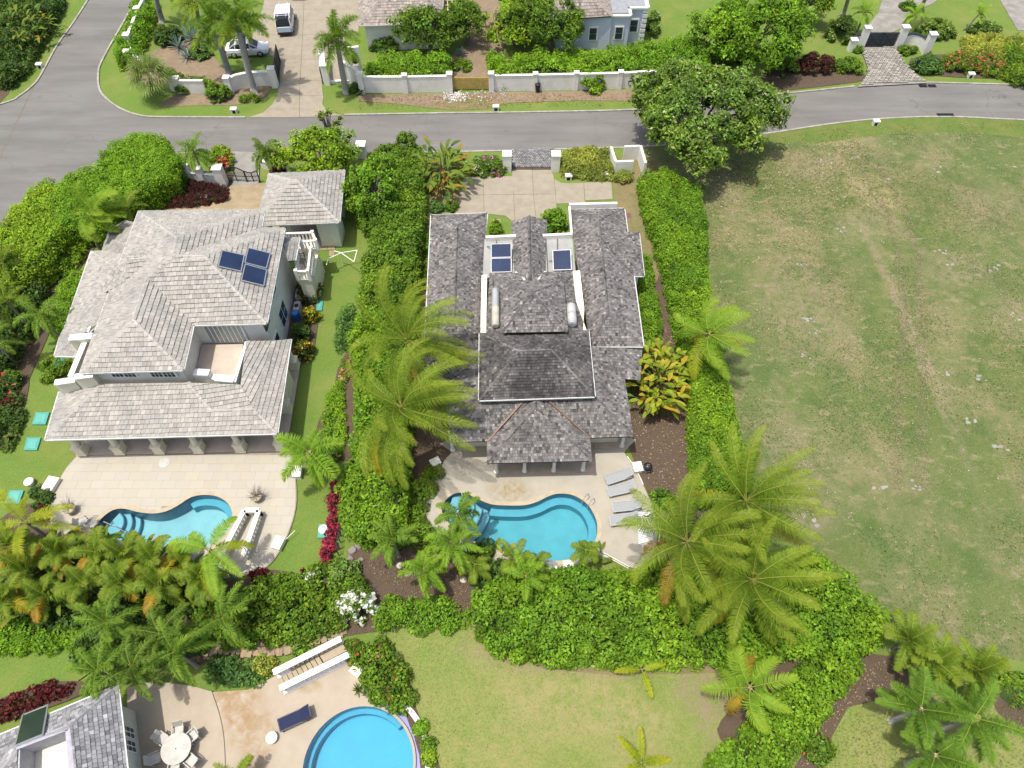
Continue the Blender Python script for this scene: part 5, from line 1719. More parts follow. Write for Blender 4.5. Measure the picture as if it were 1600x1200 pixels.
# iron chair on the balcony
# roof pieces: vents
for u_, v_, z_ in ((290, 378, 7.35), (296.5, 418, 7.0), (232.5, 468, 6.6)):
    m = MB(); p = P(u_, v_, z_); m.box(p.x, p.y, z_ - .2, z_ + .06, .3, .22); m.build('roof_vent', m_white, VIL)
pl = [[(347, 391.5), (381.5, 399), (376.5, 424), (341, 416)], [(388, 387.5), (422, 396), (416, 419), (382.5, 410.5)], [(383, 413), (416.5, 422), (412, 446.5), (377, 438)]]
a_, b_, c_ = v['BR'], v['BF'], v['BB']
nR = newell([a_, b_, c_])
def on_plane(u_, v_, n_, p0, off):
    o_ = Vector((0, 0, CAM_H)); d_ = (P(u_, v_, 0) - o_)
    t_ = (p0 + n_ * off - o_).dot(n_) / d_.dot(n_)
    return o_ + d_ * t_
def solar_on(label, px, n_, p0, mat=m_solar, off=.16, group=None):
    q = [on_plane(u_, v_, n_, p0, off) for u_, v_ in px]
    m = MB()
    m.hexa([p - n_ * .09 for p in q], [p for p in q])
    o = m.build('solar_panel', m_alu); tag(o, label, 'solar panel', group)
    c = sum(q, Vector()) / 4
    s_ = MB(); s_.face([p + (c - p) * .05 + n_ * .012 for p in q]); s_.build('panel_glass', mat, o)
    f_ = MB()
    for i in range(4): f_.bar(q[i] + n_ * .01, q[(i + 1) % 4] + n_ * .01, .07, .05, n_)
    f_.build('panel_frame', m_alu, o)
solar_on('navy solar collector at the upper left of the three on the villa roof', pl[0], nR, a_, group='solar collectors on the villa')
solar_on('navy solar collector at the upper right of the three on the villa roof', pl[1], nR, a_, group='solar collectors on the villa')
solar_on('navy solar collector lowest of the three on the villa roof', pl[2], nR, a_, group='solar collectors on the villa')

# garage / gatehouse
gc = P(470, 310, 0)
GAR = empty('garage', (gc.x, gc.y, 0), 'small square garage with a pale pyramid tile roof beside the villa gate', 'garage')
g = V3(dict(a=(409, 272, 3.0), b=(538, 266, 3.0), c=(530, 347, 3.0), d=(410, 353, 3.0), p=(455, 281, 4.9), q=(464, 281, 4.9)))
g['a'] = P(420, 272, 3.0); g['d'] = P(400, 352, 3.0)
roof(GAR, [[g['a'], g['b'], g['q'], g['p']], [g['b'], g['c'], g['q']], [g['c'], g['d'], g['p'], g['q']], [g['d'], g['a'], g['p']]], [(g['p'], g['q']), (g['a'], g['p']), (g['b'], g['q']), (g['c'], g['q']), (g['d'], g['p'])], MV, EV, WV, tone_v, [(g['c'], g['d']), (g['b'], g['c'])], capw=.42, capL=.42, thick=.06)
b = MB()
yf = g['c'].y + .35
b.box((g['c'].x - .4 + P(497, 350, 2).x) / 2, yf + .9, 0, 2.95, g['c'].x - .4 - P(497, 350, 2).x, 1.8)
b.prism([tuple(p) for p in inset([(p.x, p.y) for p in (g['a'], g['b'], P(534, 300, 3), P(413, 305, 3))], .35)], 0, 2.95)
b.build('wall', m_white, GAR)
for u_ in (420, 450):
    b = MB(); x_ = P(u_ + 8, 350, 1.5).x; b.box(x_, yf + .1, 0, 2.95, .3, .3); b.build('post', m_cream, GAR)
b = MB(); b.prism([(P(u_, v_).x, P(u_, v_).y) for u_, v_ in [(410, 345), (530, 340), (530, 384), (500, 386), (465, 392), (420, 370)]], 0, .06); b.build('floor', m_vfloor, GAR)

# ------------------------------------------------------------------ house at the lower left
hc = P(80, 1150, 0)
HOU = empty('house', (hc.x, hc.y, 0), 'grey tiled house at the lower left corner with a sunken roof well', 'house')
h = V3(dict(a=(-140, 1208, 3.2), b=(160, 1066, 3.2), c=(184, 1098, 3.2), d=(208, 1290, 3.2), e=(163, 1070, 3.2), k=(109, 1135, 4.7), n=(28, 1166, 4.5), m=(116, 1240, 4.7), o=(24, 1270, 4.5)))
h['b2'] = P(184, 1072, 3.2)
roof(HOU, [[h['a'], h['b2'], h['k'], h['n'], P(-150, 1250, 4.4)], [h['b2'], h['d'], P(127, 1300, 4.7), h['k']], [h['n'], P(-150, 1250, 4.4), P(-150, 1320, 4.4), P(22, 1320, 4.4)]],
     [(h['b2'], h['k']), (h['n'], h['k'])], (m_htile, m_deck, m_gut), .22, .2, tone_h, [(h['a'], h['b2']), (h['b2'], h['d'])])
b = MB()
well = [P(28, 1168, 4.5), P(107, 1137, 4.6), P(120, 1290, 4.6), P(24, 1290, 4.5)]
b.prism([(p.x, p.y) for p in well], 2.4, 2.75)
b.build('well_floor', plain('well_floor_stained', (.30, .28, .24), .9, 0, .2, .45, .8, .6), HOU)
b = MB()
for i in range(4):
    p, q = well[i], well[(i + 1) % 4]
    b.bar(Vector((p.x, p.y, 3.5)), Vector((q.x, q.y, 3.5)), .14, 1.9)
b.build('well_wall', plain('well_wall_grey', (.42, .42, .43), .85), HOU)
b = MB()
for i in range(2): b.bar(Vector((*well[i].xy, 4.62)), Vector((*well[i + 1].xy, 4.62)), .26, .08)
b.build('well_coping', plain('lead_grey', (.36, .34, .38), .6), HOU)
b = MB(); p = P(104, 1192, 3.0); b.box(p.x, p.y, 2.7, 3.1, .7, .9, .3); b.build('roof_hatch', m_white, HOU)
b = MB(); b.prism([tuple(p) for p in inset([(q.x, q.y) for q in (h['a'], h['b2'], h['d'], P(-150, 1320, 3.2))], .5)], 0, 3.15); b.build('wall', plain('house_wall_cream', (.66, .64, .56), .8, 0, .25, .1), HOU)
eR = (h['d'] - h['b2']).normalized()
nRw = Vector((-eR.y, eR.x, 0)); nRw = nRw if nRw.x > 0 else -nRw
wp = inset([(q.x, q.y) for q in (h['a'], h['b2'], h['d'], P(-150, 1320, 3.2))], .5)
wb = min(wp, key=lambda p: (Vector((p[0], p[1], 0)) - Vector((h['b2'].x, h['b2'].y, 0))).length)
e2 = Vector((eR.x, eR.y, 0)).normalized()
for t_, in ((1.35,), (2.05,), (3.7,), (4.45,)):
    c = Vector((wb[0], wb[1], 0)) + e2 * t_
    m = MB(); m.bar(c - e2 * .30 + nRw * .03 + Vector((0, 0, 1.7)), c + e2 * .30 + nRw * .03 + Vector((0, 0, 1.7)), .08, 1.9); o = m.build('window', m_frame, HOU)
    for i in range(2):
        for j_ in range(4):
            cc = c + e2 * (-.14 + .28 * i) + nRw * .08 + Vector((0, 0, 1.02 + .45 * j_))
            q = MB(); q.bar(cc - e2 * .10, cc + e2 * .10, .03, .34); q.build('pane', m_glass, o)
nH = newell([h['a'], h['b2'], h['k']])
solar_on('large dark green solar collector on the roof at the lower left corner', [(36, 1117), (75, 1101.5), (67, 1147.5), (24, 1165)], nH, h['k'], m_solarD, .14)

# ------------------------------------------------------------------ houses across the road
tc = P(620, 20, 0)
TH = empty('house', (tc.x, tc.y, 0), 'house with a brownish hip roof beyond the white wall and gate driveway', 'house')
t = V3(dict(a=(561, 40, 3.0), b=(690, 36, 3.0), c=(700, -60, 3.0), d=(560, -60, 3.0), p=(598, -6, 4.6), q=(650, -8, 4.6)))
roof(TH, [[t['a'], t['b'], t['q'], t['p']], [t['d'], t['a'], t['p']], [t['b'], t['c'], t['q']], [t['c'], t['d'], t['p'], t['q']]], [(t['a'], t['p']), (t['b'], t['q']), (t['p'], t['q'])], (m_rtile, m_deck, m_gut), .3, .26, tone_r, [(t['a'], t['b'])])
walls(TH, [t['a'], t['b'], t['c'], t['d']], .5, 0, 2.95, m_white)
b = MB()
m_trel = plain('trellis_wood', (.55, .45, .26), .7)
for k in range(6): b.bar(P(671 + k * 7, -8, 2.6), P(672 + k * 7, 26, 2.6), .09)
for k in range(5): b.bar(P(668, -6 + k * 7.5, 2.66), P(710, -7 + k * 7.5, 2.66), .08)
for u_ in (671, 707): b.bar(P(u_, 30, 0), P(u_, 26, 2.6) * 1 - Vector((0, 0, 0)), .12)
tag(b.build('pergola', m_trel), 'pale wooden lattice pergola at the right end of the brownish roof', 'pergola')
lc = P(930, 30, 0)
LAV = empty('house', (lc.x, lc.y, 0), 'lavender walled house with white trimmed windows above the long hedge', 'house')
m_lav = plain('lavender_plaster', (.56, .585, .70), .85, 0, .2, .06, 1.2, .12)
f0, f1, f2, f3 = P(868, 84, 0), P(962, 77, 0), P(976, 66, 0), P(1008, 62, 0)
b = MB()
y0 = f1.y
b.prism([(P(870, 28, 3.6).x, y0), (P(957, 25, 3.6).x, y0), (P(957, 25, 3.6).x, y0 + 9), (P(870, 28, 3.6).x, y0 + 9)], 0, 3.6)
x_b = P(957, 25, 3.6).x
b.prism([(x_b, y0 + .15), (P(985, 20, 3.6).x, y0 + .15), (P(985, 20, 3.6).x, y0 + 9), (x_b, y0 + 9)], 0, 3.45)
x_c = P(985, 20, 3.6).x
x_d = P(1013, 12, 3.8).x
b.prism([(x_c, y0 + 1.2), (x_d, y0 + 1.2), (x_d, y0 + 9), (x_c, y0 + 9)], 0, 3.7)
b.build('wall', m_lav, LAV)
b = MB()
b.bar((x_b, y0 + .15, 3.5), (x_c, y0 + .15, 3.5), .3, .16); b.bar((x_c, y0 + .15, 3.5), (x_c, y0 + 1.2, 3.6), .3, .16); b.bar((x_c, y0 + 1.2, 3.75), (x_d, y0 + 1.2, 3.75), .3, .16); b.bar((x_d, y0 + 1.2, 3.75), (x_d, y0 + 9, 3.75), .3, .16)
for z_ in np.arange(.2, 3.5, .52): b.box(x_d - .22, y0 + 1.15, z_, z_ + .3, .5, .14)
b.build('trim', m_white, LAV)
for x_, z_, yy_ in ((P(926, 52, 1.6).x, 1.0, y0), (P(966, 50, 1.6).x, 1.0, y0 + .15), (P(990, 42, 1.8).x, 1.2, y0 + 1.2), (P(880, 52, 1.6).x, 1.0, y0)):
    m = MB(); m.box(x_, yy_ - .03, z_, z_ + 1.45, 1.0, .12); o = m.build('window', m_white, LAV)
    for j_ in range(2):
        q = MB(); q.box(x_, yy_ - .10, z_ + .12 + j_ * .63, z_ + .70 + j_ * .63, .72, .04); q.build('pane', m_glass, o)
r_ = V3(dict(a=(850, 32, 3.6), b=(958, 25, 3.6), p=(920, -8, 5.2), q=(880, -8, 5.2), c=(950, -40, 3.6), d=(850, -40, 3.6)))
roof(LAV, [[r_['a'], r_['b'], r_['p'], r_['q']], [r_['b'], r_['c'], r_['p']], [r_['d'], r_['a'], r_['q']]], [(r_['b'], r_['p']), (r_['a'], r_['q'])], (m_rtile, m_deck, m_gut), .3, .26, tone_r)
b = MB(); b.prism([(x_b, y0 + .3), (x_c - .2, y0 + .3), (x_c - .2, y0 + 1.5), (x_d - .2, y0 + 1.5), (x_d - .2, y0 + 9), (x_b, y0 + 9)], 3.3, 3.72); b.build('flat_roof', plain('flat_roof_grey', (.28, .29, .30), .9), LAV)
# ------------------------------------------------------------------ hedges
hedge('upper part of the tall hedge between villa and bungalow, beside the bungalow roof', [(585, 345), (610, 325), (652, 322), (649, 400), (641, 474), (598, 478), (562, 472), (568, 400)], 2.7, 'green', .2, lump=.35, wob=.3)
hedge('middle part of the hedge between villa and bungalow, behind the two coconut palms', [(548, 520), (560, 476), (600, 480), (641, 476), (634, 560), (630, 698), (590, 703), (547, 700), (556, 640), (556, 570)], 2.4, 'hedge', .2, lump=.35, wob=.3)
hedge('lower bright end of the hedge between the two pools', [(542, 706), (590, 706), (631, 703), (627, 770), (622, 830), (580, 836), (540, 815), (530, 785), (533, 745)], 2.5, 'hedge', .2, lump=.3)
hedge('long clipped hedge between the bungalow and the open field', [(1003, 266), (1045, 258), (1090, 290), (1103, 330), (1105, 420), (1112, 500), (1142, 600), (1163, 710), (1166, 760), (1097, 772), (1089, 690), (1086, 600), (1064, 500), (1042, 400), (1012, 310)], 2.0, 'hedge', .14, lump=.08, sp=.5, wob=.08, r=.42)
hedge('big bright clipped hedge along the road corner at the villa', [(148, 256), (162, 226), (205, 203), (250, 206), (274, 242), (266, 268), (215, 292), (145, 338), (88, 346), (76, 300), (104, 266)], 3.0, 'bright', .14, lump=.07, sp=.5, wob=.12, r=.42)
hedge('yellow green end of the clipped hedge at the left picture edge', [(0, 345), (34, 302), (68, 276), (105, 285), (98, 345), (60, 398), (5, 440), (-60, 480), (-60, 410)], 2.8, 'lime', .17, lump=.09, sp=.5, r=.42)
hedge('wide glossy hedge below the bungalow pool', [(737, 945), (748, 915), (800, 888), (900, 886), (1000, 893), (1060, 930), (1150, 960), (1165, 1005), (1152, 1026), (1000, 1029), (850, 1024), (790, 1014), (748, 985)], 1.7, 'hedge', .19, lump=.28, wob=.35, r=.5)
hedge('rough tall hedge at the corner of the field behind the coconut palms', [(1245, 868), (1290, 858), (1330, 905), (1386, 962), (1384, 995), (1345, 1010), (1290, 1002), (1220, 1016), (1166, 1018), (1160, 985), (1210, 950)], 2.2, 'hedge', .20, lump=.45, wob=.55, r=.5)
hedge('glossy hedge running down from the field corner to the bottom edge', [(1288, 1012), (1342, 1012), (1349, 1035), (1290, 1115), (1235, 1190), (1190, 1290), (1080, 1290), (1120, 1190), (1180, 1135), (1240, 1070)], 1.6, 'hedge', .19, lump=.3, wob=.35, r=.5)
hedge('mixed shrubbery band above the stone path behind the round pool', [(300, 950), (350, 925), (420, 912), (500, 905), (530, 925), (530, 970), (480, 986), (400, 998), (312, 1000)], 1.3, 'mixed', .2, lump=.35, wob=.4, name='shrub_bed', cat='shrubs')
hedge('two trimmed bright bushes grown together left of the big lawn hedge', [(588, 930), (640, 935), (690, 932), (722, 950), (724, 972), (660, 978), (590, 974)], 1.1, 'bright', .17, lump=.2, name='shrub_bed', cat='shrubs')
hedge('low bright clipped hedge at the left edge above the lower lawn', [(-40, 975), (60, 972), (118, 990), (112, 1008), (60, 1012), (-40, 1014)], .9, 'bright', .15, lump=.1)
hedge('dark ground cover mound left of the white stair balustrade', [(314, 1042), (345, 1022), (395, 1032), (415, 1056), (392, 1076), (332, 1074)], .6, 'teal', .18, lump=.15, name='shrub_bed', cat='shrubs')
hedge('loose shrubbery between the stair and the lower lawn by the round pool', [(542, 1000), (575, 987), (600, 1002), (625, 1040), (642, 1083), (636, 1103), (592, 1098), (570, 1062), (550, 1030)], 1.2, 'mixed', .2, lump=.4, wob=.4, name='shrub_bed', cat='shrubs', flow=[('coral', .14, .05, .15)])
hedge('small square clipped hedge right of the bungalow side wing', [(1002, 396), (1015, 392), (1021, 428), (1016, 440), (1004, 440)], 1.3, 'hedge', .12, lump=.06, sp=.4, r=.3)
hedge('narrow clipped hedge along the right wall of the bungalow', [(1001, 446), (1022, 440), (1031, 475), (1033, 524), (1006, 529), (1003, 480)], 1.2, 'hedge', .13, lump=.08, sp=.4, r=.32)
hedge('low clipped bush along the left wall of the bungalow, nearer the road', [(662, 362), (673, 360), (671, 392), (662, 394)], 1.0, 'green', .12, sp=.4, r=.3, lump=.08)
hedge('low clipped bush along the left wall of the bungalow, nearer the palms', [(659, 405), (670, 402), (668, 440), (658, 440)], 1.0, 'green', .12, sp=.4, r=.3, lump=.08)
hedge('reddish green shrub border curving along the left side of the bungalow pool deck', [(667, 728), (690, 724), (679, 757), (660, 790), (662, 818), (688, 848), (650, 846), (628, 832), (636, 790), (648, 755)], .8, 'mixed', .15, lump=.25, wob=.2, name='shrub_bed', cat='shrubs', flow=[('coral', .10, .07, .2)])
hedge('bright hedge behind the white wall left of the yellow gate', [(573, 98), (598, 80), (640, 82), (698, 80), (700, 108), (640, 114), (576, 113)], 1.8, 'bright', .2, lump=.35, wob=.3)
hedge('long yellowish hedge behind the white wall right of the yellow gate', [(764, 68), (790, 88), (840, 76), (900, 74), (960, 70), (1008, 64), (1010, 100), (960, 106), (900, 110), (830, 108), (780, 114), (766, 95)], 1.8, 'bright', .22, lump=.45, wob=.45)
hedge('hedge bulging over the lawn edge between the lavender house and the big tree', [(1004, 66), (1060, 50), (1110, 58), (1110, 96), (1012, 104)], 2.2, 'bright', .22, lump=.4, wob=.3)
hedge('bright bushy hedge growing along the side road wall', [(176, 72), (194, 32), (210, -15), (238, -15), (226, 30), (202, 88), (182, 86)], 1.6, 'bright', .2, lump=.3, wob=.2)
hedge('pale yellow green shrubs right of the bungalow gate', [(876, 234), (905, 226), (958, 228), (957, 268), (925, 266), (880, 260)], 1.0, 'yellowgreen', .2, lump=.4, wob=.2, name='shrub_bed', cat='shrubs', sp=.5, asp=.28)
hedge('dark red clipped hedge along the villa driveway', [(206, 302), (235, 286), (290, 276), (350, 288), (352, 303), (300, 314), (226, 316)], .8, 'maroon', .11, lump=.1, sp=.4, r=.3)
hedge('dark red leafed border at the lower left house', [(-40, 1112), (20, 1086), (70, 1067), (112, 1070), (60, 1094), (-40, 1134)], .8, 'red', .2, lump=.3, sp=.5, r=.35)
hedge('yellow green croton border at the left lawn of the villa', [(60, 430), (74, 392), (94, 362), (122, 362), (122, 385), (90, 422)], 1.1, 'lime', .2, lump=.3, sp=.5, r=.4, name='shrub_bed', cat='shrubs')
hedge('broad low green shrub bed left of the villa wall', [(72, 505), (84, 455), (108, 422), (132, 414), (124, 455), (102, 510), (86, 522)], .9, 'bright', .13, lump=.15, sp=.45, r=.35, name='shrub_bed', cat='shrubs')
hedge('low bright shrub bed on the curve of the side lawn right of the villa', [(503, 662), (513, 612), (533, 588), (536, 690), (512, 692)], .6, 'bright', .14, lump=.2, sp=.45, r=.3, name='shrub_bed', cat='shrubs')
hedge('bluish green shrubs at the bend of the side lawn', [(524, 540), (524, 492), (545, 468), (549, 532)], .9, 'teal', .16, lump=.25, sp=.5, r=.35, name='shrub_bed', cat='shrubs')
hedge('crimson leafed border between the side lawn and the tall hedge', [(516, 798), (512, 772), (523, 744), (531, 760), (528, 800), (518, 840), (510, 872), (500, 880), (504, 850)], .8, 'pink', .22, lump=.3, sp=.42, r=.3, name='shrub_bed', cat='shrubs')
hedge('dark creeping ground cover at the right edge below the field', [(1540, 1030), (1600, 1042), (1720, 1080), (1720, 1130), (1580, 1105), (1540, 1070)], .5, 'mixed', .2, lump=.25, name='shrub_bed', cat='shrubs')
hedge('low green creeper along the wall behind the fan palm', [(258, 100), (285, 120), (320, 118), (330, 128), (290, 128), (260, 118)], .8, 'green', .2, lump=.3, sp=.5, name='shrub_bed', cat='shrubs')
hedge('leafy bed edge under the small palms left of the bungalow pool', [(560, 905), (575, 925), (545, 935), (500, 905), (480, 880), (520, 878)], 1.2, 'green', .2, lump=.4, wob=.3, name='shrub_bed', cat='shrubs')
hedge('dark shrubbery behind the small palms at the lower rim of the bungalow pool', [(735, 860), (750, 838), (765, 842), (770, 868), (800, 882), (770, 900), (740, 900)], 1.3, 'dark', .2, lump=.4, wob=.3, name='shrub_bed', cat='shrubs')
hedge('dark shrubbery above the hedge at the right end of the bungalow deck', [(1000, 885), (1030, 868), (1075, 880), (1130, 910), (1160, 955), (1080, 945), (1020, 905)], 1.8, 'green', .24, lump=.5, wob=.5, name='shrub_bed', cat='shrubs')
hedge('ground cover strip on the bed right of the villa stair', [(402, 905), (450, 892), (470, 900), (440, 920), (400, 925)], .7, 'green', .2, lump=.3, name='shrub_bed', cat='shrubs')
hedge('leafy undergrowth at the left edge below the big corner hedge', [(-60, 470), (0, 440), (40, 420), (58, 440), (40, 490), (0, 560), (-60, 620)], 1.6, 'dark', .25, lump=.6, wob=.5, name='shrub_bed', cat='shrubs')
hedge('dark undergrowth at the left edge beside the villa lawn', [(-60, 560), (10, 570), (20, 640), (0, 690), (-60, 700)], 1.2, 'dark', .25, lump=.5, wob=.4, name='shrub_bed', cat='shrubs', flow=[('coral', .2, .10, .15)])
hedge('dark undergrowth in the upper left corner under the big leaved plants', [(-40, 100), (0, 120), (30, 95), (60, 40), (90, -10), (80, -40), (-40, -40)], 1.6, 'dark', .25, lump=.6, wob=.5, name='shrub_bed', cat='shrubs')
hedge('green undergrowth below the large leaved plants at the villa pool', [(-40, 930), (40, 900), (140, 880), (260, 885), (330, 900), (300, 950), (200, 965), (60, 975), (-40, 975)], .9, 'dark', .25, lump=.5, wob=.3, name='shrub_bed', cat='shrubs')
hedge('undergrowth below the curly palms above the lower left house', [(120, 985), (200, 970), (300, 985), (320, 1005), (230, 1030), (160, 1040), (110, 1020)], .8, 'dark', .22, lump=.4, name='shrub_bed', cat='shrubs')
hedge('grassy shrubs along the upper right lawn edge', [(1510, 52), (1560, 48), (1620, 60), (1620, 88), (1560, 82), (1515, 78)], .9, 'yellowgreen', .3, lump=.3, asp=.2, name='shrub_bed', cat='shrubs')
hedge('green shrubs at the upper right corner behind the coral blossoms', [(1570, 62), (1640, 70), (1640, 125), (1590, 118), (1570, 95)], 1.2, 'green', .22, lump=.4, name='shrub_bed', cat='shrubs')

# ------------------------------------------------------------------ bushes
bush('round glossy bush in front of the bungalow entrance', 866, 341, 24, 1.7, 'bright', .26, cr=.42)
bush('small trimmed shrub left of the bungalow entrance path', 776, 352, 13, .9, 'bright', .15)
bush('flowering bush with magenta, pink and cream blossoms left of the bungalow gate', 762, 256, 40, 1.1, 'green', .16, ry=22, flow=[('magenta', .2, .28, .26), ('cream', .16, .3, .3), ('pinkfl', .17, .2, .15)])
bush('pale variegated shrub below the small white yard wall', 975, 275, 17, .9, 'yellowgreen', .2, asp=.25)
bush('round bush beside the pool deck under the coconut palm', 1038, 778, 22, 1.3, 'hedge', .17)
bush('round clipped bush in front of the low white wall', 339, 141, 21, 1.5, 'green', .2)
bush('round bush left of the low white wall, near the fan palm', 283, 137, 13, 1.0, 'green', .2)
bush('rounded dark bush beside the pillar of the side road wall', 262, 52, 24, 1.8, 'dark', .2)
bush('shrub between the agave and the tall palm trunks', 312, 76, 20, 1.3, 'teal', .2)
bush('low brownish shrub at the foot of the tall palm trunk', 388, 152, 18, .6, 'mixed', .14, ry=10)
bush('bush climbing over the white wall at the lavender house', 927, 122, 24, 1.9, 'bright', .22)
bush('dark shrub at the foot of the palm by the curved wall', 556, 138, 13, .9, 'dark', .2)
bush('shrub under the eave of the brownish roof', 600, 65, 26, 1.6, 'green', .2, ry=14)
bush('tall shrub beside the driveway gate right of the big tree', 1318, 42, 26, 2.2, 'olive', .2)
bush('dark purple red shrub right of the big tree', 1275, 96, 36, 1.7, 'maroon', .2, ry=22)
bush('green shrub left of the gate driveway by the road', 1328, 100, 24, 1.2, 'green', .2)
bush('round clipped bush right of the gate pillars', 1452, 98, 25, 1.4, 'teal', .2)
bush('coral flowering bush right of the round clipped bush', 1500, 95, 28, 1.3, 'mixed', .18, flow=[('coral', .22, .3, .5)])
bush('coral flowering bush at the right picture edge by the road', 1548, 98, 30, 1.3, 'green', .18, flow=[('coral', .22, .3, .45)])
bush('low green bush hugging the curved gate wall', 1419, 76, 18, .9, 'green', .17, ry=8)
bush('small green bush at the foot of the left gate pillar', 1341, 76, 9, .7, 'green', .17)
bush('olive shrub behind the gate wall beside the little palm', 1465, 42, 34, 1.6, 'olive', .2, ry=22)
bush('croton with yellow and orange leaves below the side balcony', 482, 452, 22, 1.5, 'croton', .2)
bush('bright yellow croton by the blue barrel', 484, 490, 13, 1.4, 'yellowcroton', .2)
bush('dark shrub against the villa wall below the blue barrel', 469, 518, 17, 1.4, 'dark', .2)
bush('croton with a yellow top at the corner of the verandah roof', 474, 545, 17, 1.5, 'croton', .2, flow=[('yellowcroton', .2, .4, .4)])
bush('rounded shrub below the side roof on the left lawn', 82, 572, 27, 1.3, 'mixed', .16)
bush('red flowering shrub at the edge of the left lawn', 18, 590, 15, 1.2, 'green', .18, flow=[('coral', .3, .5, .5)])
bush('dark red shrub at the lower left of the left lawn', 8, 628, 16, .9, 'red', .2)
bush('white flowering bush on the stone path bank', 556, 944, 34, 1.7, 'green', .16, ry=28, flow=[('white', .27, .7, .95)])
bush('peach flowering low shrub along the tall hedge', 541, 575, 10, .6, 'mixed', .14, ry=34, flow=[('peach', .2, .5, .6)])
bush('white and pink flowering shrub at the foot of the bright small palm', 522, 708, 14, .5, 'green', .15, flow=[('peach', .14, .2, .3), ('cream', .16, .2, .3)])
bush('leafy round bush on the dark bed below the side lawn', 535, 893, 28, 1.6, 'olive', .2)
bush('small bush with red leaves at the villa terrace edge', 405, 893, 12, .8, 'red', .25)
bush('red leafed plant at the lower corner of the side lawn', 470, 918, 8, .6, 'red', .25)
bush('bush with white blossoms by the crimson border', 490, 898, 12, .7, 'green', .18, flow=[('white', .22, .35, .5)])
bush('bright small bush on the narrow bed by the round pool, upper', 658, 1138, 10, .5, 'bright', .15)
bush('dark small bush on the narrow bed by the round pool, middle', 670, 1163, 10, .5, 'green', .15)
bush('bright small bush on the narrow bed by the round pool, lower', 671, 1184, 11, .5, 'lime', .15)
bush('loose shrub with orange tips on the dirt path at the bottom', 1282, 1172, 26, 1.1, 'mixed', .18, flow=[('coral', .12, .08, .2)])
bush('yellow green shrub with blossoms left of the villa gate', 345, 240, 22, 1.6, 'lime', .18, flow=[('coral', .22, .3, .2)])
bush('red blossomed shrub beside the villa gate pillar', 350, 256, 9, 1.2, 'mixed', .18, flow=[('coral', .25, .7, .7)])
bush('dark red plants right of the villa gate behind the garage', 432, 262, 12, .7, 'red', .18)
bush('purple flowering creeper over the hedge top beside the road', 636, 222, 22, 2.0, 'green', .18, flow=[('magenta', .18, .12, .25)])
bush('dark leafy bush between the hedge and the road', 610, 245, 42, 2.2, 'green', .2, ry=30)
bush('bluish green low plants at the rear corner of the bungalow', 680, 322, 16, .7, 'teal', .2)
bush('reddish low plants at the rear corner of the bungalow', 705, 322, 12, .6, 'mixed', .2)
bush('tall narrow hedge plant beside the lavender house', 1022, 32, 10, 2.2, 'olive', .2, ry=30)
bush('green shrub on the near side of the sandy yard', 720, 100, 22, .8, 'mixed', .18, ry=14)
bush('bright fern like shrub among the small palms by the bungalow pool', 752, 862, 16, 1.4, 'green', .2)
bush('dark shrub at the villa lawn corner by the green lid', 60, 775, 22, .7, 'dark', .2)
bush('red leafed plants at the left curve of the villa terrace', 66, 800, 14, .6, 'red', .25)
bush('variegated pale shrub below the stair balustrade', 410, 1040, 22, .7, 'yellowgreen', .2, ry=14)
bush('bright shrub poking through the stair balustrade', 472, 1018, 14, 1.3, 'bright', .18)

# ------------------------------------------------------------------ trees
tree('great round olive green tree overhanging the road beside the field', 1102, 172, 104, 92, 7.0, 'olive', .30, .72, 330, base=(.6, -.4), trunk_r=.35, cover=1.2, hollow=.66, low=.2)
tree('bright green spreading tree across the road behind the great tree', 1182, 46, 84, 62, 6.5, 'bright', .30, .75, 190, cover=1.1, hollow=.55)
tree('tree in front of the brownish roof, left of the sandy yard', 668, 42, 48, 36, 4.6, 'green', .28, .6, 95)
tree('tree beside the pergola at the sandy yard', 728, 26, 30, 30, 4.4, 'green', .28, .55, 55)
tree('leafy tree left of the lavender house', 862, 32, 62, 42, 5.0, 'green', .30, .65, 130)
tree('yellowish bushy tree right of the sandy yard', 802, 36, 34, 46, 3.6, 'lime', .28, .6, 80)
tree('round lime green tree behind the garage roof', 494, 238, 62, 42, 4.2, 'lime', .24, .55, 120, name='leafy_tree', hollow=.55)
hedge('dark dense growth between the garage tree and the big leaved clump', [(566, 250), (600, 232), (655, 224), (658, 330), (610, 340), (585, 350), (560, 330), (556, 285)], 2.3, 'green', .2, lump=.45, wob=.5, name='shrub_bed', cat='shrubs')
tree('feathery lime green tree between the garage and the hedge', 582, 292, 42, 56, 3.8, 'bright', .24, .5, 80)
tree('bushy tree at the top edge between the sandy yard and the lavender house', 812, -8, 40, 26, 4.5, 'green', .28, .6, 60)
tree('tree at the top edge beside the left lawn of the upper right garden', 1262, -6, 40, 26, 4.5, 'green', .28, .6, 60)
bush('leafy shrub at the foot of the bright tree by the road', 1222, 98, 30, 1.8, 'green', .22, ry=20)
bush('shrub under the bright tree beside the upper hedge', 1140, 78, 36, 2.0, 'bright', .22, ry=22)
bush('olive shrub on the upper right lawn below the stone terrace', 1540, 42, 30, 1.2, 'olive', .2, ry=14)
bush('low green shrub along the gate drive at the top edge', 1420, 8, 14, .8, 'green', .18)
tree('fine leaved sapling above the lime green tree by the road', 512, 200, 22, 12, 5.0, 'yellowgreen', .16, .4, 14, cover=.35)

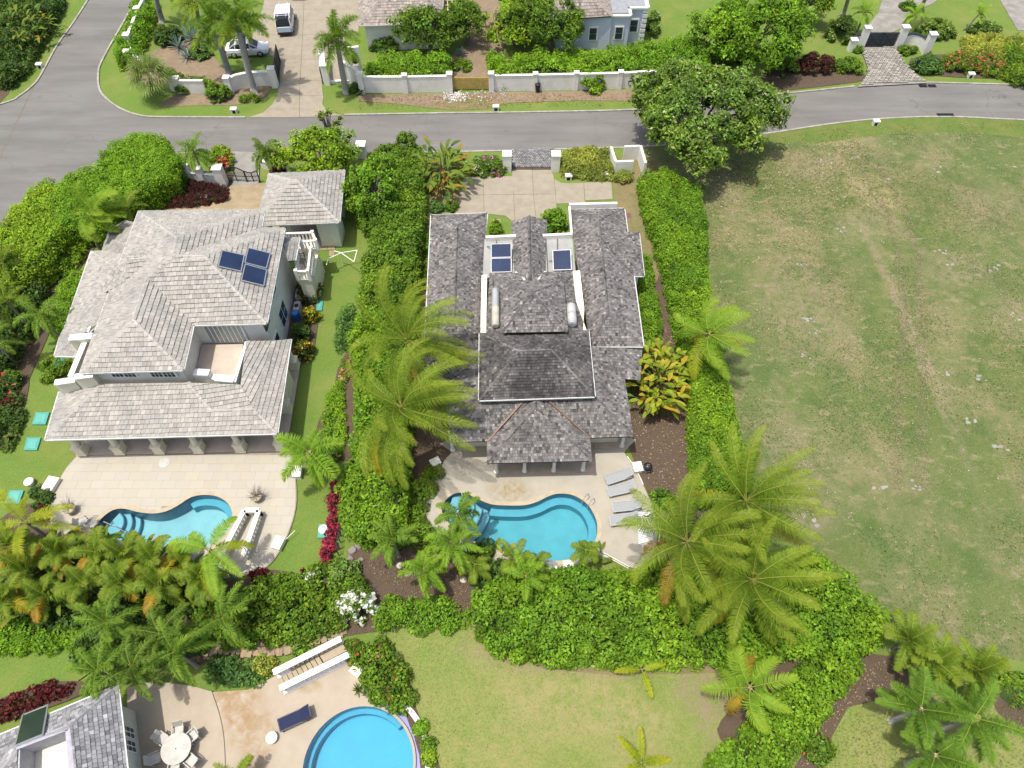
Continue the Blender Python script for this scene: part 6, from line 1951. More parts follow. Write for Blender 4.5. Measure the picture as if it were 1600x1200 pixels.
# ------------------------------------------------------------------ palms
WR = (1.5, .15)
palm('left coconut palm over the hedge, the upper one with yellow tipped fronds', 636, 530, 6.5, 5.0, 30, 'coco', lean=(.6, .3), wind=WR, old=['cocoold', 'cocodead'], nold=4, pairs=60, wl=.78, ww=.046, group='tall coconut palms', sag=1.5, lift=.3, droop=.9, elmin=-28)
palm('left coconut palm over the hedge, the lower one beside the bungalow roof', 628, 636, 6.5, 5.1, 31, 'coco', lean=(.5, .4), wind=WR, old=['cocoold', 'cocodead'], nold=4, pairs=60, wl=.78, ww=.046, group='tall coconut palms', sag=1.5, lift=.3, droop=.9, elmin=-28)
palm('coconut palm with orange tipped fronds at the right end of the pool deck', 1074, 846, 6.0, 4.5, 29, 'coco', lean=(.4, .3), wind=(1.2, .1), old=['cocoold', 'cocodead'], nold=4, pairs=60, wl=.78, ww=.046, group='tall coconut palms', sag=1.5, lift=.3, droop=.9, elmin=-28)
palm('coconut palm leaning over the field, the topmost of the three at the field corner', 1166, 782, 7.0, 4.5, 30, 'coco', lean=(.5, .2), wind=(1.4, .15), old=['cocoold'], nold=5, pairs=60, wl=.78, ww=.046, group='tall coconut palms', sag=1.5, lift=.3, droop=.9, elmin=-25)
palm('coconut palm with browning lower fronds over the field corner hedge', 1176, 906, 6.0, 4.2, 28, 'coco', lean=(.4, .3), wind=(1.2, .1), old=['cocoold', 'cocodead'], nold=4, pairs=60, wl=.78, ww=.046, group='tall coconut palms', sag=1.5, lift=.3, droop=.9, elmin=-28)
palm('wind blown palm with a bare dark trunk beside the clipped field hedge', 1108, 522, 4.2, 3.4, 15, 'wind', base_px=(1072, 596), wind=(1.8, .3), old=['gold', 'orange'], nold=3, tr=.12, tcol=(.13, .11, .09), pairs=48, wl=.75, droop=.7, elmin=-35, elmax=55)
palm('wind blown palm sweeping right at the left corner of the villa', 146, 330, 4.4, 2.5, 18, 'wind', base_px=(157, 392), wind=(2.4, .2), tr=.12, tcol=(.16, .14, .10), pairs=48, wl=.8, droop=.6, elmin=-35, elmax=60, plume=0)
palm('little broad palm behind the rear corner of the villa', 196, 322, 3.0, 1.8, 11, 'areca', wind=(.3, 0), tr=.09, wl=.5, pairs=28)
palm('bright small palm at the corner of the villa verandah', 484, 706, 3.6, 2.5, 12, 'bright', wind=(.12, .05), tr=.12, pairs=44, wl=.62, ww=.05, plume=1, droop=.85, elmin=-25, elmax=50, tcol=(.3, .28, .2))
palm('royal palm with a grey trunk left of the gate driveway, the left one', 334, 36, 5.2, 3.2, 14, 'royal', base_px=(358, 114), wind=(.15, 0), tr=.26, tcol=(.34, .33, .31), crownshaft=(.12, .2, .04), pairs=40, wl=.65, ww=.06, plume=1, droop=.9, old=['royaly'], nold=3, group='royal palms at the walled house')
palm('royal palm with a grey trunk nearest the road left of the gate driveway', 370, 34, 7.1, 3.4, 15, 'royal', base_px=(398, 145), wind=(.15, 0), tr=.27, tcol=(.36, .35, .33), crownshaft=(.12, .2, .04), pairs=40, wl=.65, ww=.06, plume=1, droop=.9, old=['royaly'], nold=3, group='royal palms at the walled house')
palm('royal palm behind the white car, its trunk crossing the car', 380, 28, 4.6, 2.8, 12, 'royal', base_px=(386, 96), wind=(.15, 0), tr=.22, tcol=(.34, .33, .31), crownshaft=(.12, .2, .04), pairs=38, wl=.6, ww=.06, plume=1, old=['royaly'], nold=2, group='royal palms at the walled house')
palm('royal palm with only its trunk and drooping fronds at the top edge', 240, -30, 5.0, 3.0, 12, 'royal', base_px=(254, 34), wind=(.15, 0), tr=.25, tcol=(.36, .35, .33), crownshaft=(.12, .2, .04), pairs=38, wl=.6, ww=.06, plume=1, group='royal palms at the walled house')
palm('leafy palm crown above the agave at the walled house', 306, 2, 4.2, 2.8, 14, 'royaly', base_px=(318, 60), wind=(.15, 0), tr=.2, tcol=(.3, .28, .25), pairs=38, wl=.6, ww=.06, plume=1, group='royal palms at the walled house')
palm('royal palm with a grey trunk right of the gate driveway, by the arched opening', 526, 60, 5.8, 2.9, 16, 'royal', base_px=(541, 145), wind=(.12, 0), tr=.25, tcol=(.38, .37, .34), crownshaft=(.14, .22, .05), pairs=40, wl=.65, ww=.06, plume=1, droop=.85, old=['royaly', 'bright'], nold=5, elmin=-40)
# small feathery palms round the pools
for lab, u, v, h, L, n, pl, pm in (
    ('small palm leaning over the steps of the bungalow pool', 716, 802, 3.4, 1.75, 11, 'manila', 1),
    ('pale small palm below the steps of the bungalow pool', 704, 848, 3.0, 2.0, 12, 'bright', 1),
    ('small palm at the end of the tall hedge by the rocks', 614, 842, 2.8, 1.8, 12, 'manila', 1),
    ('small palm over the dark bed above the lower lawn', 662, 890, 2.6, 1.7, 12, 'bright', 1),
    ('yellowish small palm growing out of the hedge below the bungalow pool', 822, 900, 2.8, 1.6, 9, 'bright', 1),
    ('small palm at the lower left rim of the bungalow pool', 805, 872, 2.2, 1.4, 9, 'areca', 0),
    ('little palm at the lower middle rim of the bungalow pool', 838, 880, 1.8, 1.2, 8, 'areca', 0),
    ('little palm at the lower right rim of the bungalow pool', 915, 860, 1.9, 1.1, 10, 'areca', 0),
    ('small palm with orange leaves in the dark bed by the round covers', 742, 882, 1.6, 1.3, 9, 'areca', 0),
    ('curly palm on the bank above the lower left house, left one', 152, 1048, 3.2, 2.0, 12, 'manila', 2),
    ('curly palm above the lower left house beside its roof corner', 205, 1042, 3.4, 2.1, 12, 'dark', 2),
    ('curly palm above the terrace of the lower left house', 272, 1018, 3.4, 2.2, 12, 'manila', 2),
    ('curly palm below the orange leaved plants', 165, 972, 3.2, 2.1, 12, 'manila', 2),
    ('curly palm behind the stone path', 250, 990, 3.0, 2.0, 11, 'dark', 2),
    ('curly palm right of the orange leaved plants, over the shrub band', 348, 965, 3.2, 2.2, 12, 'manila', 2),
    ('bushy palm beside the villa gate, left of the gate', 302, 236, 3.2, 1.9, 14, 'manila', 1),
    ('dark bushy palm beside the villa gate, right of the gate', 414, 236, 3.4, 1.9, 15, 'dark', 1),
    ('palm over the side lawn corner at the left, with a leaning trunk', 62, 490, 3.6, 2.2, 13, 'manila', 1),
    ('yellow green palm at the left edge above the side lawn', 10, 470, 3.4, 2.0, 12, 'areca', 1),
    ('palm at the left edge below the yellow green hedge', 4, 412, 3.0, 2.0, 12, 'areca', 1),
    ('dark palm at the left edge beside the villa lawn', -12, 530, 3.0, 1.9, 10, 'dark', 1),
):
    palm(lab, u, v, h, L, n, pl, wind=(.2, .02), tr=.09, pairs=30, wl=.42, ww=.05, plume=min(pm, 1), droop=1.3, elmin=-15, elmax=70, tcol=(.3, .29, .22), group='small feathery palms', sag=1.0)
palm('bright yellow green palm over the villa pool, its lowest frond golden', 326, 858, 4.2, 2.9, 9, 'bright', wind=(.05, 0), tr=.13, pairs=48, wl=.5, ww=.055, droop=.8, elmin=-25, elmax=35, old=['gold'], nold=2)
palm('bright fallen over palm with long arched fronds at the left edge of the villa pool', 40, 815, 3.0, 2.8, 8, 'gold', wind=(.3, .1), tr=.1, pairs=44, wl=.45, ww=.05, droop=.8, elmin=-10, elmax=60)
palm('leaning palm with a pale dead skirt at the edge of the lower lawn', 1172, 1074, 3.0, 2.6, 13, 'wind', base_px=(1140, 1092), wind=(1.6, .3), tr=.16, tcol=(.36, .32, .25), pairs=46, wl=.55, ww=.05, old=['orange'], nold=2, elmin=-30, elmax=60)
palm('young three fronded palm on the lower lawn below the hedge', 1003, 1046, .9, 1.6, 4, 'gold', wind=(.05, 0), tr=.06, pairs=36, wl=.28, droop=.5, elmin=5, elmax=30, azs=4.6, az0=-.6)
palm('golden young palm at the bottom edge of the lower lawn', 1002, 1192, 1.2, 1.7, 7, 'gold', wind=(.0, 0), tr=.07, pairs=36, wl=.28, droop=.6, elmin=20, elmax=60)
palm('small palm at the bottom edge beside the round table', 370, 1215, 1.6, 1.5, 9, 'areca', tr=.07, pairs=30, wl=.35, droop=.8)
for lab, u, v, h, L, n in (
    ('foxtail palm with plume fronds on the lower right lawn, left one', 1440, 1108, 3.6, 2.3, 11),
    ('foxtail palm with plume fronds on the lower right lawn, right one', 1522, 1122, 4.0, 2.4, 11),
    ('foxtail palm with plume fronds at the bottom edge of the lower right lawn', 1462, 1180, 3.2, 2.1, 9)):
    palm(lab, u, v, h, L, n, 'foxtail', tr=.13, pairs=60, wl=.46, ww=.03, plume=2, droop=.75, elmin=-20, elmax=55, tcol=(.4, .4, .36), group='foxtail palms', wind=(.08, 0))
for lab, u, v, h, L, n in (
    ('dark bushy palm at the edge of the field, nearest the corner hedge', 1420, 1000, 2.2, 1.8, 14),
    ('bushy palm behind the foxtail palms', 1462, 1034, 2.2, 1.8, 14),
    ('bushy palm at the edge of the field, the rightmost', 1528, 1048, 2.4, 1.9, 14)):
    palm(lab, u, v, h, L, n, 'areca', tr=.08, pairs=36, wl=.5, ww=.06, droop=.9, elmin=-5, elmax=75, group='bushy palms at the field edge', wind=(.1, 0))
palm('small palm left of the gate at the upper right', 1352, 18, 2.8, 1.5, 11, 'bright', wind=(.15, 0), tr=.1, pairs=34, wl=.4, droop=.95)
palm('small palm right of the gate at the upper right', 1430, 22, 2.6, 1.3, 10, 'bright', wind=(.1, 0), tr=.09, pairs=34, wl=.4, droop=.95, lean=(.6, .4))
palm('young palm on the upper right lawn beside the stone terrace', 1532, 20, 2.0, 1.2, 9, 'bright', wind=(.1, 0), tr=.07, pairs=30, wl=.35, lean=(.7, .2))
palm('tall palm trunk at the top edge left of the gate driveway', 1328, -30, 6.0, 2.4, 9, 'royal', base_px=(1318, 22), tr=.18, tcol=(.34, .33, .31), pairs=36)
palm('tall palm trunk at the top edge above the gate driveway', 1462, -28, 5.0, 2.2, 9, 'royal', base_px=(1440, 10), tr=.16, tcol=(.34, .33, .31), pairs=36)
fan_palm('fan palm with grey green pleated leaves on the corner verge', 234, 120, 2.3, 40, 2.5, (238, 142))

WHERE = ['at the left edge beside the teal lid', 'above the orange leaves at the left edge', 'left of the villa pool chairs', 'over the lower left villa pool rim', 'in front of the villa pool steps', 'over the middle of the villa pool rim', 'left of the bright yellow green pool palm', 'beneath the bright yellow green pool palm', 'lowest at the left edge', 'above the low clipped hedge', 'above the leftmost curly palm', 'between the curly palms and the pool', 'behind the curly palm of the shrub band']
for lab, (u, v) in zip(WHERE, [(16, 852), (40, 890), (98, 862), (150, 862), (196, 868), (240, 874), (285, 884), (318, 905), (12, 935), (70, 930), (130, 912), (188, 910), (246, 915)]):
    palm('feathery yellow green clump palm ' + lab, u, v, 2.1 + random.uniform(-.4, .4), random.uniform(1.5, 1.95), random.randint(10, 13), 'areca', name='clump_palm', wind=(.15, 0), tr=.08, pairs=26, wl=.55, ww=.085, droop=1.25, elmin=5, elmax=80, old=['cocoold', 'orange', 'areca', 'dark', 'areca'], nold=5, group='feathery clump palms at the villa pool', sag=.9, tcol=(.25, .26, .12))
# ------------------------------------------------------------------ large leaved plants, agaves
for lab, u, v, rx, ry, h, n, lp, L, W in (
    ('large clump of big leaved plants at the rear left of the bungalow', 692, 264, 42, 52, 2.6, 130, 'heli', 1.5, .34),
    ('golden green big leaved clump against the right side of the bungalow', 1028, 588, 50, 72, 2.9, 290, 'banana', 1.05, .28),
    ('big leaved clump in the upper left corner', 28, 44, 60, 58, 2.4, 120, 'heli', 1.5, .34),
    ('bright big leaved plant at the left edge of the upper verge', 5, 112, 22, 20, 1.6, 12, 'yucca', 1.4, .2),
    ('big leaved clump at the left picture edge below the villa pool', 20, 885, 46, 36, 1.5, 34, 'heli', 1.3, .30),
    ('big leaved clump with orange leaves left of the villa pool', 85, 872, 46, 36, 1.6, 34, 'heli', 1.35, .30),
    ('big leaved clump at the lower left rim of the villa pool', 150, 872, 46, 34, 1.6, 34, 'heli', 1.35, .30),
    ('big leaved clump at the lower rim of the villa pool', 218, 882, 44, 34, 1.6, 34, 'heli', 1.35, .30),
    ('big leaved clump under the bright palm at the villa pool', 282, 898, 42, 32, 1.6, 30, 'heli', 1.3, .30),
    ('lower big leaved clump with browning leaves', 100, 925, 52, 28, 1.3, 32, 'heli', 1.3, .30),
    ('lower big leaved clump above the curly palms', 245, 922, 46, 26, 1.2, 28, 'heli', 1.25, .30),
    ('low big leaved plant with orange leaves at the left edge', 22, 950, 42, 26, 1.2, 26, 'heli', 1.2, .30),
    ('leafy plant right of the small bungalow pool palms', 935, 868, 14, 14, .9, 12, 'yucca', .9, .22),
    ('banana like plant behind the sandy yard', 770, 30, 22, 22, 2.4, 10, 'banana', 1.8, .5),
    ('yellow leaved plants among the small palms by the round covers', 778, 868, 18, 14, 1.0, 14, 'banana', 1.1, .25)):
    paddle_plant(lab, u, v, rx, h, n, lp, L, W, ry=ry, el=(0, 65),  name='big_leaf_plant', group='clumps of big leaved plants')
for lab, u, v, r, n in (('silver blue agave, the largest above the dark bush', 300, 60, 27, 30), ('silver blue agave left of the largest one', 278, 72, 20, 24), ('silver blue agave lowest beside the shrub', 292, 88, 19, 24), ('silver blue agave behind the largest one', 316, 46, 18, 22)):
    rosette(lab, u, v, r, .6, n, 'agave', group='silver agaves')
rosette('spiky green rosette shrub on the bed left of the villa lawn', 66, 412, 20, .8, 34, 'yucca', 'spiky_plant', 'plant', .06)
rosette('pale grey spiky plant at the edge of the sandy yard', 720, 84, 14, .5, 20, 'agave', 'spiky_plant', 'plant', .09)
rosette('crimson rosette plant on the pool bed left of the curved terrace', 80, 836, 9, .5, 14, 'bromelia', 'bromeliad', 'plant', .16)
rosette('fern like rosette by the white box near the round pool', 560, 1078, 14, .4, 18, 'yucca', 'spiky_plant', 'plant', .07)
for i, (u, v) in enumerate([(398, 905), (394, 897), (412, 893), (468, 909), (474, 893)]):
    rosette(['dark red rosette at the villa terrace tip, lower', 'dark red rosette at the villa terrace tip, left', 'dark red rosette at the villa terrace tip, upper', 'dark red rosette in front of the shrub band', 'dark red rosette at the end of the side lawn'][i], u, v, 9, .5, 14, 'redlily', 'bromeliad', 'plant', .16, group='dark red rosettes')
# ------------------------------------------------------------------ walls, pillars and gates
m_dark = plain('dark_gate_iron', (.05, .053, .057), .5, .4)
m_blackc = plain('black_plastic', (.02, .02, .022), .4)
wall('low white wall with coping in front of the fan palm bed', [(268, 141), (287, 145.5), (324, 145.5)], m_white, 1.35)
wall('curved white entrance wall left of the gate driveway', [(362, 145), (375, 138.5), (395, 134.5), (415, 133), (431, 135)], m_white, 1.45, smooth=4, t=.3)
wall('white wall stepping along the side road behind the bright hedge', [(238, 8), (224, 36), (209, 76)], m_white, 1.5)
wall('white wall behind the fan palm joining the side road pillars', [(209, 80), (214, 100), (240, 118)], m_white, 1.0)
wall('white side wall of the gate recess right of the driveway', [(510, 131), (508, 104)], m_white, 1.9, t=.5)
wall('curved white wall with a round black opening by the palm', [(545, 128), (556, 134), (566, 143.5)], m_white, 2.0, smooth=4, t=.25)
wall('long white boundary wall left of the yellow gate', [(570, 144), (636, 144), (702, 142.5)], m_white, 1.65)
wall('long white boundary wall right of the yellow gate', [(770, 142), (835, 141), (900, 139.5), (968, 138), (1030, 134)], m_white, 1.65)
wall('low white kerb wall of the gate recess', [(514, 131), (546, 129)], m_white, .25)
aw = MB()
p0, p1 = P(549, 112), P(567, 110)
for f0, f1, z0, z1 in ((0, .2, 0, 2.6), (.8, 1, 0, 2.6), (.2, .8, 2.1, 2.6), (.2, .8, 0, .5)):
    a, b_ = p0.lerp(p1, f0), p0.lerp(p1, f1)
    aw.bar(a + Vector((0, 0, (z0 + z1) / 2)), b_ + Vector((0, 0, (z0 + z1) / 2)), .3, z1 - z0)
ao = tag(aw.build('garden_wall', m_white), 'tall white wall with an arched opening behind the driveway palm', 'wall')
m = MB(); c_ = p0.lerp(p1, .5); m.lathe((c_.x, c_.y - .02, 1.3), [(.42, -.17), (.42, .17)], 18, Matrix.Rotation(R(90), 3, 'X')); m.build('arch_opening', m_black, ao)
for i, (lab, u, v, h, s) in enumerate([
    ('square white pillar at the left end of the low white wall', 283, 144, 1.55, .55), ('white pillar where the curved wall begins beside the round bush', 362, 146, 1.75, .55),
    ('wide white pillar at the driveway end of the curved wall', 431, 135.5, 2.0, .6), ('topmost white pillar on the side road wall', 224, 36, 1.7, .6), ('middle white pillar on the side road wall', 208, 78, 1.7, .6),
    ('lowest white pillar on the side road wall, above the fan palm', 206, 100, 1.4, .55), ('white pillar at the left end of the boundary wall by the palm', 567, 145, 2.1, .5), ('white pillar in the middle of the left boundary wall', 635, 144.5, 1.9, .45),
    ('white pillar left of the yellow gate', 704, 143, 1.95, .5), ('white pillar right of the yellow gate', 768, 142.5, 1.95, .5), ('white pillar behind the black bin on the right boundary wall', 836, 141.5, 1.85, .42), ('white pillar beside the bush climbing over the right boundary wall', 899, 140, 1.85, .42),
    ('white pillar at the right end of the boundary wall near the great tree', 967, 138.5, 1.85, .42), ('white pillar between the driveway and the gate recess', 513, 132, 2.1, .5), ('slim white pillar behind the driveway palm', 543, 128, 2.1, .42),
    ('left white pillar of the bungalow gateway', 792.5, 265, 1.7, .75), ('right white pillar of the bungalow gateway', 867.5, 265, 1.7, .75),
    ('inner left white pillar of the iron gate at the upper right', 1344, 73, 2.1, .6), ('inner right white pillar of the iron gate at the upper right', 1401, 75, 2.3, .65), ('outer right white pillar beside the round clipped bush', 1444, 83, 2.1, .65), ('outer left white pillar of the iron gate at the upper right', 1328, 79, 1.2, .6),
    ('stepped white pillar left of the villa gate', 350, 289, 1.9, .75), ('white pillar of the villa gate wall behind the red hedge, middle', 319, 287, 1.7, .5), ('leaning looking white pillar of the villa gate wall, leftmost', 298, 283, 1.6, .5), ('white pillar seen through the lime green tree by the road', 567, 244, 1.3, .8)]):
    pillar(lab, u, v, m_white, h, s, group='white gate and wall pillars')
wall('white villa gate wall behind the dark red hedge', [(298, 283), (319, 286), (350, 288)], m_white, 1.0)
wall('low white wall right of the villa gate', [(410, 262), (425, 266), (452, 264)], m_white, .8)
wall('curved low gate wall with dark coping right of the iron gate', [(1404, 73), (1418, 70), (1432, 73), (1442, 80)], m_white, 1.2, smooth=4, capm=m_dark, t=.3)
wall('short curved gate wall with dark coping left of the iron gate', [(1329, 77), (1333, 71), (1343, 70)], m_white, 1.1, smooth=4, capm=m_dark, t=.3)
def iron_gate(label, a, b, h, n, name='gate', mat=None, diag=False, arch=0, sheet_=False):
    mat = mat or m_dark
    a, b = Vector(a), Vector(b)
    d = b - a
    t = empty(name, tuple(a), label, 'gate')
    f = MB()
    f.bar(a + Vector((0, 0, .1)), b + Vector((0, 0, .1)), .07, .07)
    f.bar(a + Vector((0, 0, h * .55)), b + Vector((0, 0, h * .55)), .05, .05)
    N = 8
    for i in range(N):
        za, zb = (h + arch * math.sin(math.pi * k / N) for k in (i, i + 1))
        f.bar(a + d * (i / N) + Vector((0, 0, za)), a + d * ((i + 1) / N) + Vector((0, 0, zb)), .07, .07)
    for k in (0, .5, 1): f.bar(a + d * k, a + d * k + Vector((0, 0, h + arch * math.sin(math.pi * k))), .08)
    if diag:
        for p, q, r0, r1 in ((0, .5, .1, h), (0, .5, h, .1), (.5, 1, .1, h), (.5, 1, h, .1)):
            f.bar(a + d * p + Vector((0, 0, r0)), a + d * q + Vector((0, 0, r1)), .06)
    f.build('gate_frame', mat, t)
    for i in range(1, n):
        k = i / n
        s = MB(); s.bar(a + d * k + Vector((0, 0, .1)), a + d * k + Vector((0, 0, h + arch * math.sin(math.pi * k))), .025); s.build('bar', mat, t)
    if sheet_:
        s = MB(); off = Vector((-d.y, d.x, 0)).normalized() * .05
        s.bar(a + d * .02 + off + Vector((0, 0, h * .5)), b - d * .02 + off + Vector((0, 0, h * .5)), .02, h * .88); s.build('backing_panel', plain('gate_backing', (.10, .11, .12), .6), t)
    return t
iron_gate('dark double iron gate with crossed bars at the upper right', P(1348.5, 74), P(1396, 74), 1.6, 22, diag=True, sheet_=True)
iron_gate('arched iron gate of the villa, left leaf', P(357, 284), P(387, 286), 1.3, 12, arch=.4)
iron_gate('arched iron gate of the villa, right leaf', P(388, 286), P(407, 285), 1.3, 8, arch=-.2)
iron_gate('dark iron gate leaf swung open along the driveway of the walled house', P(434, 134), P(438.5, 97), 1.9, 16, sheet_=True)
iron_gate('dark iron gate leaf standing against the gate recess wall', P(505, 131), P(503, 104), 1.6, 12)
yg = empty('yellow_gate', tuple(P(736, 140)), 'yellowish wooden double gate in the white boundary wall', 'gate')
m_ywood = plain('yellow_wood', (.42, .29, .09), .6, 0, .3, .2, 3)
a, b_ = P(706, 141), P(766, 141)
for i in range(20):
    q = a.lerp(b_, (i + .5) / 20)
    s = MB(); s.box(q.x, q.y, .12, 1.25 + random.uniform(-.01, .01), (b_ - a).length / 20 * .93, .06); s.build('plank', m_ywood, yg)
s = MB(); s.bar(a + Vector((0, .06, 1.32)), b_ + Vector((0, .06, 1.32)), .12, .1); s.bar(a + Vector((0, .06, .2)), b_ + Vector((0, .06, .2)), .06, .1); s.build('gate_rail', m_ywood, yg)
# small white yard
yb_ = empty('yard_enclosure', tuple(P(984, 262)), 'small white walled enclosure by the great tree, open at the front', 'enclosure')
H_ = 1.55
def seg(p, q, t=.22):
    s = MB(); p, q = P(*p, H_), P(*q, H_); z = Vector((0, 0, H_ / 2)); s.bar(p - z, q - z, t, H_); s.build('wall', m_white, yb_)
seg((955, 229), (962, 251)); seg((962, 252), (990, 251)); seg((976, 228.5), (1000, 227.5)); seg((1001, 227), (1009, 254))
# stair balustrade by the round pool
def balustrade(label, a, b, h=.95, n=None, z0=.1, w=.34):
    a, b = P(*a, z0 + h), P(*b, z0 + h)
    a.z = b.z = 0
    d = b - a
    t = empty('balustrade', tuple(a), label, 'balustrade')
    r = MB(); r.bar(a + Vector((0, 0, z0 + h)), b + Vector((0, 0, z0 + h)), w, .13); r.build('handrail', m_white, t)
    r = MB(); r.bar(a + Vector((0, 0, z0 + .08)), b + Vector((0, 0, z0 + .08)), w, .16); r.build('plinth', m_white, t)
    n = n or int(d.length / .27)
    for i in range(n):
        q = a + d * ((i + .5) / n)
        s = MB(); s.lathe((q.x, q.y, z0 + .16), [(.06, 0), (.05, .1), (.085, .25), (.05, .5), (.06, h - .22)], 8); s.build('baluster', m_white, t)
    return t
balustrade('white stair balustrade nearer the stone path', (427, 1051), (533, 998))
balustrade('white stair balustrade nearer the round pool', (437, 1076), (546, 1022))
st = empty('stairs', tuple(P(490, 1040)), 'stone steps rising between the two white balustrades', 'stairs')
A0, A1, B0, B1 = P(432, 1056), P(534, 1004), P(440, 1073), P(545, 1020)
for i in range(9):
    f0_, f1_ = i / 14, (i + .86) / 14
    s = MB(); s.hexa([Vector((*q.xy, .1)) for q in (A0.lerp(A1, f0_), B0.lerp(B1, f0_), B0.lerp(B1, f1_), A0.lerp(A1, f1_))], [Vector((*q.xy, .16 + i * .04)) for q in (A0.lerp(A1, f0_), B0.lerp(B1, f0_), B0.lerp(B1, f1_), A0.lerp(A1, f1_))])
    s.build('step', plain('stair_stone', (.38, .31, .21), .8), st)
s = MB(); s.hexa([Vector((*q.xy, .1)) for q in (A0.lerp(A1, .65), B0.lerp(B1, .65), B1, A1)], [Vector((*q.xy, .5)) for q in (A0.lerp(A1, .65), B0.lerp(B1, .65), B1, A1)]); s.build('landing', plain('stair_stone', (.38, .31, .21), .8), st)
# sunken stair beside the villa pool
vs = empty('stairwell', (sum(p[0] for p in stairV) / 4, sum(p[1] for p in stairV) / 4, 0), 'white balustraded stairwell going down beside the villa pool', 'stairs')
q = [Vector((*p, 0)) for p in stairV]
m = MB()
for i in range(4):
    a, b_ = q[i], q[(i + 1) % 4]
    m.face([a - Vector((0, 0, 1.6)), b_ - Vector((0, 0, 1.6)), b_ + Vector((0, 0, .12)), a + Vector((0, 0, .12))])
m.face([p - Vector((0, 0, 1.6)) for p in q])
m.build('well_wall', m_cream, vs)
for i in range(9):
    f_ = i / 9
    a, b_, c_, d_ = (q[0].lerp(q[1], f_), q[3].lerp(q[2], f_), q[3].lerp(q[2], f_ + .11), q[0].lerp(q[1], f_ + .11))
    z = -1.45 + i * .17
    s = MB(); s.hexa([v_ + Vector((0, 0, z - .2)) for v_ in (a, b_, c_, d_)], [v_ + Vector((0, 0, z)) for v_ in (a, b_, c_, d_)]); s.build('step', m_cream, vs)
def wellrail(p0, p1):
    r = MB(); r.bar(p0 + Vector((0, 0, .85)), p1 + Vector((0, 0, .85)), .3, .14); r.build('handrail', m_white, vs)
    n_ = max(2, int((p1 - p0).length / .26))
    for k in range(n_ + 1):
        p = p0.lerp(p1, k / n_); s = MB(); s.box(p.x, p.y, .1, .79, .12, .12); s.build('baluster', m_white, vs)
o_ = inset(stairV, -.2)
o_ = [Vector((p.x, p.y, 0)) for p in o_]
k_ = sorted(range(4), key=lambda i: o_[i].y)
top2 = sorted(k_[2:], key=lambda i: o_[i].x); bot2 = sorted(k_[:2], key=lambda i: o_[i].x)
wellrail(o_[bot2[0]], o_[top2[0]]); wellrail(o_[top2[0]], o_[top2[1]]); wellrail(o_[top2[1]], o_[bot2[1]])
